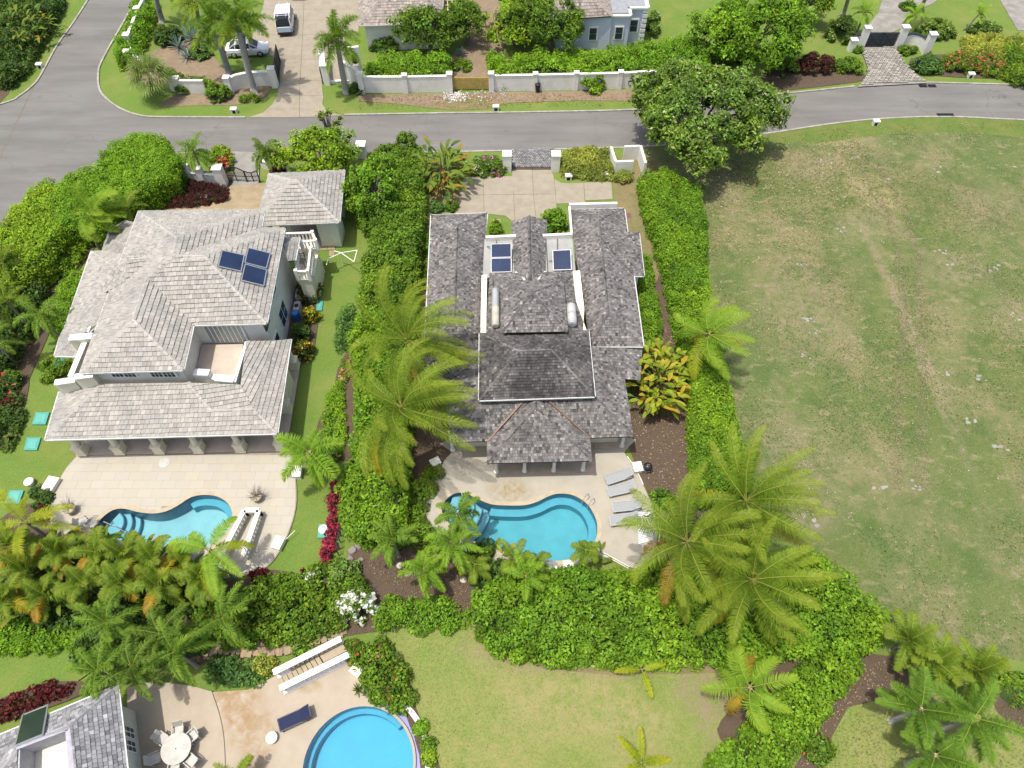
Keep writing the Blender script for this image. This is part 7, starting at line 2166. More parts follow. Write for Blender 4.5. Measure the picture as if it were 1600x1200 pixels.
# kerb of the low bed wall round the deck
# ------------------------------------------------------------------ cars
m_carw = plain('car_paint_white', (.74, .75, .76), .25, 0, .6, .03)
m_carb = plain('van_rear_blue_white', (.42, .55, .66), .3, 0, .6, .08)
m_carg = plain('car_glass', (.02, .025, .03), .06, 0, .7, .1)
m_tyre = plain('tyre_rubber', (.02, .02, .02), .85)
m_rim = plain('wheel_alloy', (.45, .45, .46), .3, .7)
m_red = plain('tail_lamp', (.35, .02, .02), .2, 0, .6)
m_lamp = plain('head_lamp', (.7, .7, .68), .1, 0, .6)
def car(label, u, v, ang, L, W, prof, cab, name='parked_car', cat='car', paint=None, rear=None):
    """prof: (x, half width, z low, z shoulder) along the length; cab: (x, half width bottom, half width top, z shoulder, z roof)"""
    g = P(u, v)
    t = empty(name, (0, 0, 0), label, cat)
    M = Matrix.Translation(g + Vector((0, 0, .05))) @ Matrix.Rotation(ang, 4, 'Z')
    paint = paint or m_carw
    def part(nm, mb, mat, par, sm=True):
        mb.V = [M @ v_ for v_ in mb.V]
        return mb.build(nm, mat, par, smooth=sm)
    b = MB()
    rings = []
    for x, hw, zl, zs in prof:
        rings.append([Vector((x, -hw * .92, zl)), Vector((x, -hw, (zl + zs) * .5)), Vector((x, -hw * .96, zs - .06)), Vector((x, -hw * .86, zs)), Vector((x, hw * .86, zs)), Vector((x, hw * .96, zs - .06)), Vector((x, hw, (zl + zs) * .5)), Vector((x, hw * .92, zl))])
    for r0, r1 in zip(rings, rings[1:]):
        for k in range(7): b.face([r0[k], r1[k], r1[k + 1], r0[k + 1]])
    b.face(rings[0]); b.face(rings[-1][::-1])
    part('body', b, paint, t, False)
    gl = MB(); rf = MB()
    for (x0, b0, t0, s0, r0), (x1, b1, t1, s1, r1) in zip(cab, cab[1:]):
        A = [Vector((x0, -b0, s0)), Vector((x0, -t0, r0)), Vector((x0, t0, r0)), Vector((x0, b0, s0))]
        B_ = [Vector((x1, -b1, s1)), Vector((x1, -t1, r1)), Vector((x1, t1, r1)), Vector((x1, b1, s1))]
        gl.face([A[0], B_[0], B_[1], A[1]]); gl.face([A[3], A[2], B_[2], B_[3]]); gl.face([A[1], B_[1], B_[2], A[2]])
    part('window_glass', gl, m_carg, t, False)
    xs = [c for c in cab if c[4] > max(k[4] for k in cab) - .12]
    for c0, c1 in zip(xs, xs[1:]):
        rf.hexa([(c0[0], -c0[2] * 1.01, c0[4] - .01), (c1[0], -c1[2] * 1.01, c1[4] - .01), (c1[0], c1[2] * 1.01, c1[4] - .01), (c0[0], c0[2] * 1.01, c0[4] - .01)], [(c0[0], -c0[2] * .97, c0[4] + .035), (c1[0], -c1[2] * .97, c1[4] + .035), (c1[0], c1[2] * .97, c1[4] + .035), (c0[0], c0[2] * .97, c0[4] + .035)])
    part('roof', rf, paint, t, False)
    pl = MB()
    for c0, c1 in zip(cab, cab[1:]):
        for s in (-1, 1):
            if c0[4] != c1[4] or abs(c0[0] - c1[0]) > .9:
                pl.bar((c0[0], s * c0[1] if c0[4] < c1[4] else s * c0[2], c0[3] if c0[4] < .1 else c0[4]), (c1[0], s * c1[2], c1[4]), .07, .07)
    for c in cab[1:-1]:
        for s in (-1, 1): pl.bar((c[0], s * c[1], c[3]), (c[0], s * c[2], c[4]), .07, .05)
    part('pillar_frame', pl, paint, t, False)
    for x in (-L * .31, L * .31):
        for s in (-1, 1):
            w_ = MB(); w_.lathe((x, s * (W / 2 - .10), .31), [(.24, -.1), (.31, -.08), (.32, 0), (.31, .08), (.24, .1)], 18, Matrix.Rotation(R(90), 3, 'X')); tw = part('wheel', w_, m_tyre, t)
            r = MB(); r.lathe((x, s * (W / 2 - .0), .31), [(.19, -.02), (.19, .015), (.07, .02)], 12, Matrix.Rotation(R(-90 * s), 3, 'X')); part('rim', r, m_rim, tw)
    for s in (-1, 1):
        h = MB(); h.box(L / 2 - .1, s * W * .34, .58, .74, .2, .36); part('headlight', h, m_lamp, t, False)
        h = MB(); h.box(-L / 2 + .06, s * W * .40, .6, .86, .16, .22); part('tail_light', h, m_red, t, False)
        h = MB(); h.box(L * .14, s * (W / 2 + .08), .95, 1.08, .14, .2); part('mirror', h, paint, t, False)
    if rear: rear(part, t)
    h = MB(); h.box(-L / 2 - .02, 0, .62, .76, .03, .5); part('number_plate', h, m_lamp, t, False)
    h = MB(); h.box(-L / 2 + .02, 0, .30, .52, .14, W * .92); part('bumper', h, m_blackc if rear else paint, t, False)
    return t
car('white saloon car parked behind the tall palm trunks', 389, 84, R(6), 4.3, 1.72,
    [(-2.15, .72, .35, .78), (-2.05, .80, .25, .90), (-1.4, .86, .22, .95), (0, .86, .22, .93), (.9, .86, .22, .90), (1.6, .82, .24, .80), (2.05, .74, .28, .66), (2.15, .62, .34, .55)],
    [(-1.75, .70, .62, .92, .94), (-1.05, .76, .58, .94, 1.38), (-.2, .77, .60, .94, 1.44), (.45, .76, .58, .93, 1.36), (1.15, .72, .60, .89, .92)], paint=m_carw)
def van_rear(part, t):
    h = MB(); h.box(-2.28, 0, .55, 1.05, .06, 1.42); part('tailgate', h, m_carb, t, False)
    for k in range(4):
        h = MB(); h.box(-1.6 + k * .75, 0, 1.98, 2.02, .05, 1.3); part('roof_bar', h, m_carw, t, False)
    for s in (-1, 1):
        h = MB(); h.box(-.4, s * .45, 1.98, 2.02, 2.9, .04); part('roof_bar', h, m_carw, t, False)
car('white van with a blue tinted tailgate parked on the driveway', 449, 41, R(97), 4.5, 1.68,
    [(-2.25, .76, .32, 1.05), (-2.1, .82, .25, 1.1), (-.5, .84, .24, 1.1), (.9, .84, .24, 1.1), (1.7, .82, .25, 1.0), (2.1, .76, .28, .85), (2.25, .66, .34, .7)],
    [(-2.22, .78, .68, 1.06, 1.10), (-2.0, .80, .70, 1.1, 1.85), (-1.2, .81, .72, 1.1, 1.95), (0, .81, .72, 1.1, 1.97), (.9, .80, .70, 1.1, 1.90), (1.75, .76, .62, 1.0, 1.05)], name='parked_van', cat='van', rear=van_rear)
car('dark vehicle mostly cut off by the top picture edge', 472, -14, R(90), 4.4, 1.75,
    [(-2.2, .78, .35, .95), (-1.5, .86, .25, 1.0), (.9, .86, .24, .98), (1.7, .82, .25, .85), (2.2, .7, .32, .7)],
    [(-2.0, .75, .66, .98, 1.0), (-1.5, .78, .62, 1.0, 1.55), (.3, .78, .62, .98, 1.55), (1.1, .74, .6, .95, .97)], paint=plain('car_paint_dark', (.05, .045, .06), .3))

# ------------------------------------------------------------------ loungers, table and chairs
m_sling = plain('sling_grey', (.30, .31, .31), .8, 0, .2, .06, 8)
m_navy = plain('sling_navy', (.022, .028, .07), .8, 0, .2, .15, 6)
def lounger(label, foot, head, mat, group=None):
    f, h = P(*foot, .38), P(*head, .55)
    d = Vector((h.x - f.x, h.y - f.y, 0)); ang = math.atan2(d.y, d.x)
    t = empty('sun_lounger', (f.x, f.y, .105), label, 'sun lounger', group)
    M = Matrix.Translation((f.x, f.y, .1)) @ Matrix.Rotation(ang, 4, 'Z')
    L, W, K = max(1.75, d.length), .66, 1.2
    def part(nm, mb, mt):
        mb.V = [M @ v_ for v_ in mb.V]; return mb.build(nm, mt, t)
    s = MB(); s.hexa([(0, -W / 2 + .03, .31), (K, -W / 2 + .03, .31), (K, W / 2 - .03, .31), (0, W / 2 - .03, .31)], [(0, -W / 2 + .03, .335), (K, -W / 2 + .03, .335), (K, W / 2 - .03, .335), (0, W / 2 - .03, .335)]); part('seat_sling', s, mat)
    s = MB(); zt = .66
    s.hexa([(K + .01, -W / 2 + .03, .31), (L, -W / 2 + .03, zt), (L, W / 2 - .03, zt), (K + .01, W / 2 - .03, .31)], [(K, -W / 2 + .03, .335), (L - .01, -W / 2 + .03, zt + .025), (L - .01, W / 2 - .03, zt + .025), (K, W / 2 - .03, .335)]); part('back_sling', s, mat)
    s = MB()
    for y in (-W / 2, W / 2):
        s.bar((0, y, .32), (L - .08, y, .32), .05, .06); s.bar((K, y * .96, .33), (L, y * .96, zt), .045, .05)
    s.bar((0, -W / 2, .32), (0, W / 2, .32), .05); s.bar((L, -W / 2, zt), (L, W / 2, zt), .045)
    s.bar((L - .35, -W / 2 + .05, .32), (L - .1, -W / 2 + .05, zt - .12), .03); s.bar((L - .35, W / 2 - .05, .32), (L - .1, W / 2 - .05, zt - .12), .03)
    part('frame', s, m_alu if mat is m_sling else m_dark)
    for x in (.12, L - .3):
        for y in (-W / 2, W / 2):
            s = MB(); s.bar((x, y, 0), (x, y, .30), .05); part('leg', s, m_alu if mat is m_sling else m_dark)
    return t
G_ = 'grey sun loungers on the bungalow deck'
lounger('grey sun lounger nearest the bungalow, turned at an angle', (947, 751), (984, 737), m_sling, G_)
lounger('grey sun lounger second from the bungalow', (950, 769), (988, 759), m_sling, G_)
lounger('grey sun lounger third from the bungalow, after the gap', (957, 793), (1000, 787), m_sling, G_)
lounger('grey sun lounger farthest from the bungalow beside the striped mat', (953, 814), (993, 808), m_sling, G_)
lounger('navy blue sun lounger beside the round pool', (436, 1134), (484, 1111), m_navy)
m_chairw = plain('chair_cream', (.46, .445, .40), .6)
def chair(label, u, v, ang):
    g = P(u, v, .3)
    t = empty('patio_chair', (g.x, g.y, .1), label, 'chair', 'cream chairs round the patio table')
    M = Matrix.Translation((g.x, g.y, .1)) @ Matrix.Rotation(ang, 4, 'Z')
    def part(nm, mb, mt=m_chairw):
        mb.V = [M @ v_ for v_ in mb.V]; return mb.build(nm, mt, t)
    s = MB(); s.box(0, 0, .42, .46, .50, .50); part('seat', s)
    s = MB(); s.hexa([(-.26, -.25, .46), (-.22, -.25, .46), (-.22, .25, .46), (-.26, .25, .46)], [(-.42, -.24, .92), (-.39, -.24, .92), (-.39, .24, .92), (-.42, .24, .92)]); part('backrest', s)
    for y in (-.27, .27):
        s = MB(); s.bar((-.28, y, .64), (.22, y, .64), .05, .035); part('armrest', s)
        for x in (-.22, .22):
            s = MB(); s.bar((x, y, 0), (x, y, .64), .04); part('leg', s)
    return t
tc_ = P(276, 1170, .72)
tb = empty('patio_table', (tc_.x, tc_.y, .1), 'round pale patio table on the terrace of the lower left house', 'table')
s = MB(); s.lathe((tc_.x, tc_.y, .8), [(.74, 0), (.76, .015), (.74, .03)], 36); s.build('table_top', plain('frosted_table', (.40, .40, .385), .25, 0, .6, .12, 2), tb)
s = MB(); s.lathe((tc_.x, tc_.y, .825), [(.77, -.03), (.77, .012), (.73, .012)], 36); s.build('rim', m_chairw, tb)
s = MB(); s.lathe((tc_.x, tc_.y, .84), [(.03, 0), (.03, .02)], 10); s.build('parasol_hole', m_black, tb)
for k in range(4):
    a = R(45 + 90 * k); s = MB(); s.bar((tc_.x + .5 * math.cos(a), tc_.y + .5 * math.sin(a), .1), (tc_.x + .45 * math.cos(a), tc_.y + .45 * math.sin(a), .8), .05); s.build('leg', m_chairw, tb)
for lab, u, v in (('cream patio chair on the house side of the round table, upper', 257, 1156), ('cream patio chair at the top of the round table', 282, 1143), ('cream patio chair at the upper right of the round table', 303, 1152), ('cream patio chair left of the round table by the house wall', 246, 1186), ('cream patio chair at the lower right of the round table', 302, 1190), ('cream patio chair below the round table, cut by the picture edge', 275, 1203)):
    q = P(u, v, .3); chair(lab, u, v, math.atan2(tc_.y - q.y, tc_.x - q.x))
for lab, u, v, a in (('white garden chair between the palms at the villa pool, left', 132, 818, .4), ('white garden chair between the palms at the villa pool, right', 148, 820, 1.0)):
    c_ = chair(lab, u, v, a); c_['group'] = 'white chairs by the villa pool'
# striped slatted mat, kettle grill, boxes
mt_ = empty('slatted_mat', tuple(P(1008, 824, .12)), 'white striped slatted mat on the deck beside the loungers', 'mat')
a, b_, c_, d_ = P(995, 799, .12), P(1018, 799, .12), P(1021, 843, .12), P(997, 851, .12)
s = MB(); s.hexa([v_ - Vector((0, 0, .01)) for v_ in (a, d_, c_, b_)], [v_ + Vector((0, 0, .01)) for v_ in (a, d_, c_, b_)]); s.build('mat_base', plain('mat_grey', (.30, .31, .33), .7), mt_)
for i in range(19):
    f_ = (i + .5) / 19
    s = MB(); s.bar(a.lerp(d_, f_) + Vector((.02, 0, .025)), b_.lerp(c_, min(1, f_ + .05)) + Vector((-.02, 0, .025)), .055, .03); s.build('slat', m_white, mt_)
kg = empty('kettle_grill', tuple(P(1012, 733)), 'black kettle grill on three legs beside the deck', 'grill')
g = P(1012, 730, .6)
s = MB(); s.lathe((g.x, g.y, .45), [(.05, 0), (.18, .03), (.27, .12), (.29, .22)], 20); s.build('bowl', m_blackc, kg, smooth=True)
s = MB(); s.lathe((g.x, g.y, .68), [(.30, 0), (.28, .1), (.2, .19), (.08, .23), (.02, .24)], 20); s.build('lid', m_blackc, kg, smooth=True)
s = MB(); s.tube([(g.x - .09, g.y, .91), (g.x - .06, g.y, .98), (g.x + .06, g.y, .98), (g.x + .09, g.y, .91)], .015); s.build('handle', m_alu, kg)
for k in range(3):
    a = R(90 + 120 * k); s = MB(); s.bar((g.x + .12 * math.cos(a), g.y + .12 * math.sin(a), .5), (g.x + .3 * math.cos(a), g.y + .3 * math.sin(a), 0), .025); s.build('leg', m_alu, kg)
s = MB(); s.lathe((g.x, g.y, .16), [(.2, 0), (.2, .02)], 16); s.build('ash_tray', m_alu, kg)
def garden_light(label, u, v, w=.55, d=.42, h=.48, rot=0, group='white box garden lights'):
    g = P(u, v)
    t = empty('garden_light', tuple(g), label, 'garden light', group)
    def bx(nm, *a_):
        s = MB(); s.box(*a_); s.V = [Matrix.Translation(g) @ Matrix.Rotation(rot, 4, 'Z') @ v_ for v_ in s.V]; s.build(nm, m_white, t)
    bx('lid', 0, 0, h - .12, h, w, d); bx('foot', -w * .36, 0, 0, h - .12, w * .2, d * .85); bx('foot', w * .36, 0, 0, h - .12, w * .2, d * .85)
    s = MB(); s.box(0, 0, .05, h - .13, w * .5, d * .4); s.V = [Matrix.Translation(g) @ Matrix.Rotation(rot, 4, 'Z') @ v_ for v_ in s.V]; s.build('lamp_recess', m_black, t)
    return t
for lab, u, v, k in (('white box light on the verge at the left of the side road', 64, 106, 1), ('white box light on the corner verge by the curved wall', 367, 176, 1), ('white box light on the verge below the yellow gate', 775, 172, 1), ('white box light at the right end of the upper verge', 1515, 121, 1),
    ('white box light at the edge of the field verge', 1367, 195, 1), ('white box light on the lawn right of the bungalow gate pillar', 888, 280, 1), ('white box light below the pale shrubs of the bungalow gate', 944, 277, 1), ('white box light below the magenta bush', 772, 268, .9), ('cream box light in front of the dark red hedge', 322, 313, 1), ('cream box light at the left end of the dark red hedge', 231, 312, .8)):
    garden_light(lab, u, v, .62 * k, .45 * k, .5 * k)
for lab, u, v, w, d, r_ in (('flat white box at the left curve of the villa terrace', 84, 760, .7, .9, -.2), ('flat white box at the right curve of the villa terrace', 466, 741, .55, .75, 0), ('flat white box at the lower right of the villa terrace', 437, 852, .55, .75, -.3), ('white pump box beside the kettle grill', 995, 734, .55, .65, .15), ('white box at the left rim of the bungalow deck', 681, 726, .6, .5, .5), ('pale box by the fern at the round pool deck', 559, 1050, .6, .5, -.6)):
    g = P(u, v); s = MB(); s.box(g.x, g.y, 0, .42, w, d, r_); o_ = s.build('equipment_box', m_white); tag(o_, lab, 'box', 'white garden boxes')
    s = MB(); s.box(g.x, g.y, .42, .47, w + .06, d + .06, r_); s.build('lid', m_white, o_)
for lab, u, v in (('round white mushroom light on the left lawn', 49, 756), ('round white mushroom light on a green lid beside the crimson border', 507, 830), ('small round white mushroom light by the navy lounger', 427, 1154)):
    g = P(u, v); s = MB(); s.lathe((g.x, g.y, 0), [(.2, 0), (.18, .3)], 16); o_ = s.build('mushroom_light', m_white); tag(o_, lab, 'garden light', 'mushroom lights')
    s = MB(); s.lathe((g.x, g.y, .3), [(.3, 0), (.31, .05), (.22, .13), (.05, .16)], 18); s.build('cap', m_white, o_)
m_teal = plain('green_lid_plastic', (.07, .33, .26), .5, 0, .4, .12, 3)
m_tealx = plain('green_lid_face', (.11, .37, .31), .5, 0, .4, .15, 3)
for lab, px in (('turquoise green tank lid on the left lawn, the upper one', [(56, 644), (77, 644), (71, 663), (50, 663)]), ('turquoise green tank lid on the left lawn, the lower one', [(42, 683.5), (63.5, 683.5), (57.5, 703), (37, 703)]), ('turquoise green tank lid partly shaded by palm fronds', [(15, 766), (37, 766), (29, 787), (7, 787)]),
    ('turquoise green tank lid under the round white light', [(498, 819), (518, 819), (516, 840), (496, 840)]), ('turquoise green tank lid beside the yellow croton', [(495, 470), (505, 470), (503, 485), (494, 485)])):
    poly = [(P(u, v, .12).x, P(u, v, .12).y) for u, v in px]
    o_ = slab('tank_lid', poly, 0, .12, m_teal); tag(o_, lab, 'tank lid', 'green tank lids')
    slab('lid_face', [tuple(p) for p in inset(poly, .14)], .12, .135, m_tealx, parent=o_)
for lab, u, v in (('round teal lid with a white cap in the shrub by the villa', 92, 566),):
    g = P(u, v, .9); s = MB(); s.lathe((g.x, g.y, 0), [(.38, 0), (.4, .95), (.3, 1.02)], 20); tag(s.build('round_tank', m_teal), lab, 'tank')
m_conc = plain('cover_concrete', (.42, .38, .30), .85, 0, .2, .2, 3)
for lab, u, v in (('round concrete cover on the dark bed, by the bright small palm', 625, 884), ('round concrete cover half hidden under the bright small palm', 637, 896), ('left of the two round concrete covers by the hedge', 724, 906), ('right of the two round concrete covers by the hedge', 747, 907)):
    g = P(u, v); s = MB(); s.lathe((g.x, g.y, 0), [(.24, 0), (.24, .07), (.17, .075)], 22); o_ = s.build('inspection_cover', m_conc); tag(o_, lab, 'manhole cover', 'round concrete covers')
    s = MB(); s.lathe((g.x, g.y, .078), [(.17, 0), (.165, .008)], 20); s.build('cover_plate', plain('cover_plate', (.50, .46, .38), .8), o_)
m_brown = plain('brown_grating', (.16, .085, .07), .8)
for lab, px in (('brown inspection hatch with a tan frame at the upper right corner of the bungalow', [(977, 333), (987, 332.5), (988.5, 343), (978.5, 344)]), ('brown inspection hatch with a tan frame beside the entrance', [(767, 344), (782, 343.5), (783, 352), (768, 353)]), ('small tan framed hatch on the path behind the golden leaved clump', [(1036, 511), (1043, 510), (1044, 522), (1037, 523)])):
    poly = [(P(u, v).x, P(u, v).y) for u, v in px]
    o_ = slab('inspection_hatch', poly, 0, .08, plain('tan_frame', (.40, .30, .20), .8)); tag(o_, lab, 'hatch', 'inspection hatches')
    slab('grating', [tuple(p) for p in inset(poly, .09)], .08, .09, m_brown, parent=o_)
g = P(840, 144)
s = MB(); s.lathe((g.x, g.y, 0), [(.2, 0), (.25, .6), (.27, .85)], 16); o_ = tag(s.build('dustbin', m_blackc), 'black dustbin standing against the long white wall', 'bin')
s = MB(); s.lathe((g.x, g.y, .85), [(.29, 0), (.28, .05), (.1, .12)], 16); s.build('lid', m_blackc, o_)
# bare shrubs in pots
for lab, u, v in (('stone pot with a leafless shrub left of the villa pool', 115, 800), ('stone pot with a leafless shrub right of the villa pool', 404, 781)):
    g = P(u, v); t = empty('potted_shrub', (g.x, g.y, .11), lab, 'potted plant', 'pots with bare shrubs')
    s = MB(); s.lathe((g.x, g.y, .11), [(.2, 0), (.3, .25), (.34, .42), (.38, .47), (.36, .5), (.3, .48)], 20); s.build('pot', plain('pot_stone', (.40, .36, .24), .85, 0, .2, .25, 5, .4), t)
    s = MB(); s.lathe((g.x, g.y, .55), [(.29, 0), (.27, .02)], 16); s.build('soil', m_mulch, t)
    s = MB(); s.col = (.22, .19, .16)
    for k in range(16):
        a, e = random.uniform(0, 6.28), R(random.uniform(25, 80))
        p = Vector((g.x, g.y, .55)); d = Vector((math.cos(a) * math.cos(e), math.sin(a) * math.cos(e), math.sin(e)))
        m1 = p + d * .35; s.tube([p, m1, m1 + (d + Vector((random.gauss(0, .4), random.gauss(0, .4), .1))) * .35], [.022, .015, .006], 5)
        for _ in range(3): s.tube([m1, m1 + (d + Vector((random.gauss(0, .7), random.gauss(0, .7), random.gauss(0, .4)))) * .35], [.011, .004], 4)
    s.build('bare_branches', BARK, t, True)
g = P(257, 723, .12)
s = MB()
for r_, c_ in ((.36, .02), (.24, .035), (.12, .05)): s.lathe((g.x, g.y, .12), [(r_, 0), (r_, c_), (r_ - .05, c_ + .004)], 26)
tag(s.build('ring_drain', plain('ring_grey', (.46, .45, .42), .6)), 'round ringed drain plate on the villa terrace', 'drain')
# handrails
def rail(label, paths, z, mat, r=.025, name='handrail', cat='handrail', group=None):
    s = MB()
    for p in paths: s.tube([P(u, v, zz) for u, v, zz in p], r, 7)
    return tag(s.build(name, mat), label, cat, group)
rail('curved steel pool handrail at the bungalow pool, left one', [[(908, 788, -.1), (911, 782, .5), (915, 775, .9), (919, 771, .85), (919, 772, .12)]], 0, m_alu, group='pool ladder rails')
rail('curved steel pool handrail at the bungalow pool, right one', [[(918, 794, -.1), (920, 788, .5), (924, 782, .9), (928, 778, .85), (928, 779, .12)]], 0, m_alu, group='pool ladder rails')
rail('thin steel handrail over the steps of the villa pool', [[(160, 818, .12), (162, 815, .8), (180, 823, .75), (197, 832, .4), (197, 833, -.3)]], 0, m_alu)
rail('short steel handrail at the steps of the bungalow pool', [[(721, 772, .12), (721, 769, .8), (724, 778, .8), (725, 783, -.2)]], 0, m_alu)
rail('white pipe fence along the lower right rim of the bungalow deck', [[(944, 864, .4), (962, 874, .4), (982, 885, .4)], [(944, 867, .1), (962, 877, .1), (982, 888, .1)]] + [[(u_, v_ + 2, 0), (u_, v_, .42)] for u_, v_ in ((944, 864), (962, 874), (982, 885))], 0, m_white, .03, 'pipe_fence', 'fence')
rail('thin white pipe running along the right rim of the bungalow deck', [[(980, 713, .1), (992, 730, .1), (1003, 752, .1), (1005, 757, .1)], [(1027, 812, .1), (1031, 830, .1), (1029, 848, .1)]], 0, m_white, .035, 'pipe', 'pipe')
rail('rotary clothes airer with white arms on the side lawn', [[(536, 415, 0), (533, 395, 1.5)], [(533, 395, 1.5), (513, 404, 1.45)], [(533, 395, 1.5), (553, 409, 1.45)], [(533, 395, 1.5), (558, 391, 1.5)], [(533, 395, 1.5), (522, 392, 1.5)], [(558, 391, 1.5), (553, 409, 1.45)], [(513, 404, 1.45), (510, 414, 1.2)]], 0, m_white, .035, 'clothes_airer', 'clothes airer')
rail('thin pale stick lying by the white box on the villa terrace edge', [[(443, 846, .3), (461, 829, .5)]], 0, m_white, .02, 'stick', 'stick')
# iron chair on the villa side balcony, bench, units
s = MB()
g = P(472, 414, 2.65)
for dx in (-.3, .3):
    s.tube([(g.x + dx, g.y - .3, 2.62), (g.x + dx, g.y - .3, 3.1), (g.x + dx, g.y + .25, 3.1), (g.x + dx * .9, g.y + .4, 3.6)], .03, 6)
    s.tube([(g.x + dx, g.y + .25, 2.62), (g.x + dx, g.y + .25, 3.1)], .03, 6)
for k in range(5): s.bar((g.x - .3, g.y - .25 + k * .12, 3.1), (g.x + .3, g.y - .25 + k * .12, 3.1), .05, .02)
for k in range(3): s.bar((g.x - .28, g.y + .3 + k * .04, 3.2 + k * .14), (g.x + .28, g.y + .3 + k * .04, 3.2 + k * .14), .04, .02)
tag(s.build('iron_chair', m_dark), 'dark iron chair on the small side balcony of the villa', 'chair')
for lab, u, v in (('grey air conditioning unit against the villa wall, upper', 468, 462), ('grey air conditioning unit against the villa wall by the blue barrel', 465, 482)):
    g = P(u, v, .4); s = MB(); s.box(g.x, g.y, 0, .75, .45, .85); o_ = tag(s.build('air_conditioner', plain('ac_grey', (.42, .43, .43), .6)), lab, 'air conditioner', 'air conditioners')
    s = MB(); s.lathe((g.x, g.y, .75), [(.17, 0), (.17, .03), (.05, .03)], 16); s.build('fan_grille', m_dark, o_)
g = P(462, 493, .5)
s = MB(); s.lathe((g.x, g.y, 0), [(.27, 0), (.3, .1), (.3, .8), (.27, .88)], 18); o_ = tag(s.build('barrel', plain('barrel_blue', (.02, .12, .42), .35, 0, .5, .1)), 'bright blue plastic barrel against the villa wall', 'barrel')
s = MB(); s.lathe((g.x, g.y, .88), [(.24, 0), (.2, .05)], 16); s.build('lid', plain('barrel_lid', (.06, .2, .55), .35), o_)
# sign post, stones, rubble
g = P(1427, 112); s = MB(); s.box(g.x, g.y, 0, 1.1, .12, .12); o_ = tag(s.build('sign_post', m_blackc), 'short dark sign post beside the gate driveway', 'post')
s = MB(); s.box(g.x, g.y, 1.0, 1.3, .4, .12, .4); s.build('sign_board', m_blackc, o_)
m_rock = attr_mat('limestone', .9, .15, [(4, .5, .75, (.30, .28, .25), .5)], .5)
def rock(m, x, y, r, h, col, z=-.03):
    n = 7
    a0 = random.random() * 6
    lo, hi = [], []
    for k in range(n):
        a = a0 + 6.283 * k / n
        rr = r * random.uniform(.65, 1.2)
        lo.append((x + rr * math.cos(a), y + rr * math.sin(a) * .8, z)); hi.append((x + rr * .7 * math.cos(a), y + rr * .55 * math.sin(a), z + h * random.uniform(.6, 1.1)))
    m.col = tuple(c * random.uniform(.85, 1.1) for c in col)
    m.hexa(lo, hi)
fieldrocks = [(1333, 247), (1283, 253), (1387, 280), (1467, 265), (1585, 260), (1317, 360), (1472, 392), (1480, 418), (1558, 420), (1265, 498), (1275, 515), (1257, 553), (1477, 583), (1530, 590), (1253, 413), (1587, 497), (1262, 802), (1268, 812), (1372, 757), (1436, 760), (1560, 700), (1520, 655)]
m = MB()
for i, (u, v) in enumerate(fieldrocks):
    q = P(u, v)
    for _ in range(5): rock(m, q.x + random.gauss(0, .3), q.y + random.gauss(0, .22), random.uniform(.06, .24), .07, (.29, .275, .24))
tag(m.build('field_stones', m_rock, None, True), kind='stuff')
for (u, v, r_), w_ in zip(((552, 862, .4), (561, 856, .3), (548, 874, .3), (556, 882, .35), (565, 876, .25), (560, 898, .3), (550, 892, .25)), ('largest, at the hedge end', 'topmost, touching the hedge', 'left middle one by the wire fence', 'second largest, in the middle', 'small one at the right side', 'lowest one on the dark bed', 'small lower left one')):
    q = P(u, v); m = MB(); rock(m, q.x, q.y, r_, .35, (.24, .22, .20)); tag(m.build('boulder', m_rock, None, True), 'grey boulder of the pile under the tall hedge, ' + w_, 'boulder', 'boulders at the end of the tall hedge')
m = MB()
for k in range(230):
    q = P(708 + random.gauss(0, 13), 151 + random.gauss(0, 4)); rock(m, q.x, q.y, random.uniform(.03, .11), .06, (.62, .60, .57), .05)
for k in range(60):
    q = P(random.uniform(740, 790), 150 + random.gauss(0, 6)); rock(m, q.x, q.y, random.uniform(.03, .09), .05, (.62, .60, .57), .05)
o_ = m.build('rubble', m_rock, None, True); o_['kind'] = 'stuff'
# stone path
pth = smooth_poly([P(*q) for q in ((318, 1012), (352, 1010), (385, 1013), (420, 1015), (450, 1009), (490, 995), (535, 983))], 5, False)
sheet('stone_path', [(310, 1003), (352, 1001), (420, 1005), (450, 999), (490, 986), (540, 974), (542, 990), (495, 1004), (455, 1019), (420, 1025), (352, 1020), (312, 1021)], m_soil)
SP = bpy.data.objects['stone_path']
i = 0
while i < len(pth) - 1:
    a, b_ = pth[i], pth[i + 1]
    d = (b_ - a).normalized(); s_ = Vector((-d.y, d.x, 0))
    for o_ in (-.3, .22):
        c_ = a.lerp(b_, .5) + s_ * (o_ + random.uniform(-.04, .04)) + d * random.uniform(-.06, .06)
        m = MB(); k = random.uniform(.85, 1.15); m.col = (.30 * k, .225 * k, .14 * k)
        m.box(c_.x, c_.y, .02, .17 + random.uniform(-.01, .02), (b_ - a).length * .86, .46, math.atan2(d.y, d.x) + random.uniform(-.12, .12), .94); m.build('paving_stone', m_rock, SP, True)
    i += 1
# coping stones and niches at the lower rim of the bungalow pool
pk = empty('planter_kerb', tuple(P(890, 882)), 'low white planter blocks along the lower rim of the bungalow pool', 'kerb')
for u, v in ((862, 884), (888, 882), (915, 874)):
    q = P(u, v, .1); m = MB(); m.box(q.x, q.y, 0, .2, .6, .45, .1); m.build('kerb_block', m_white, pk)
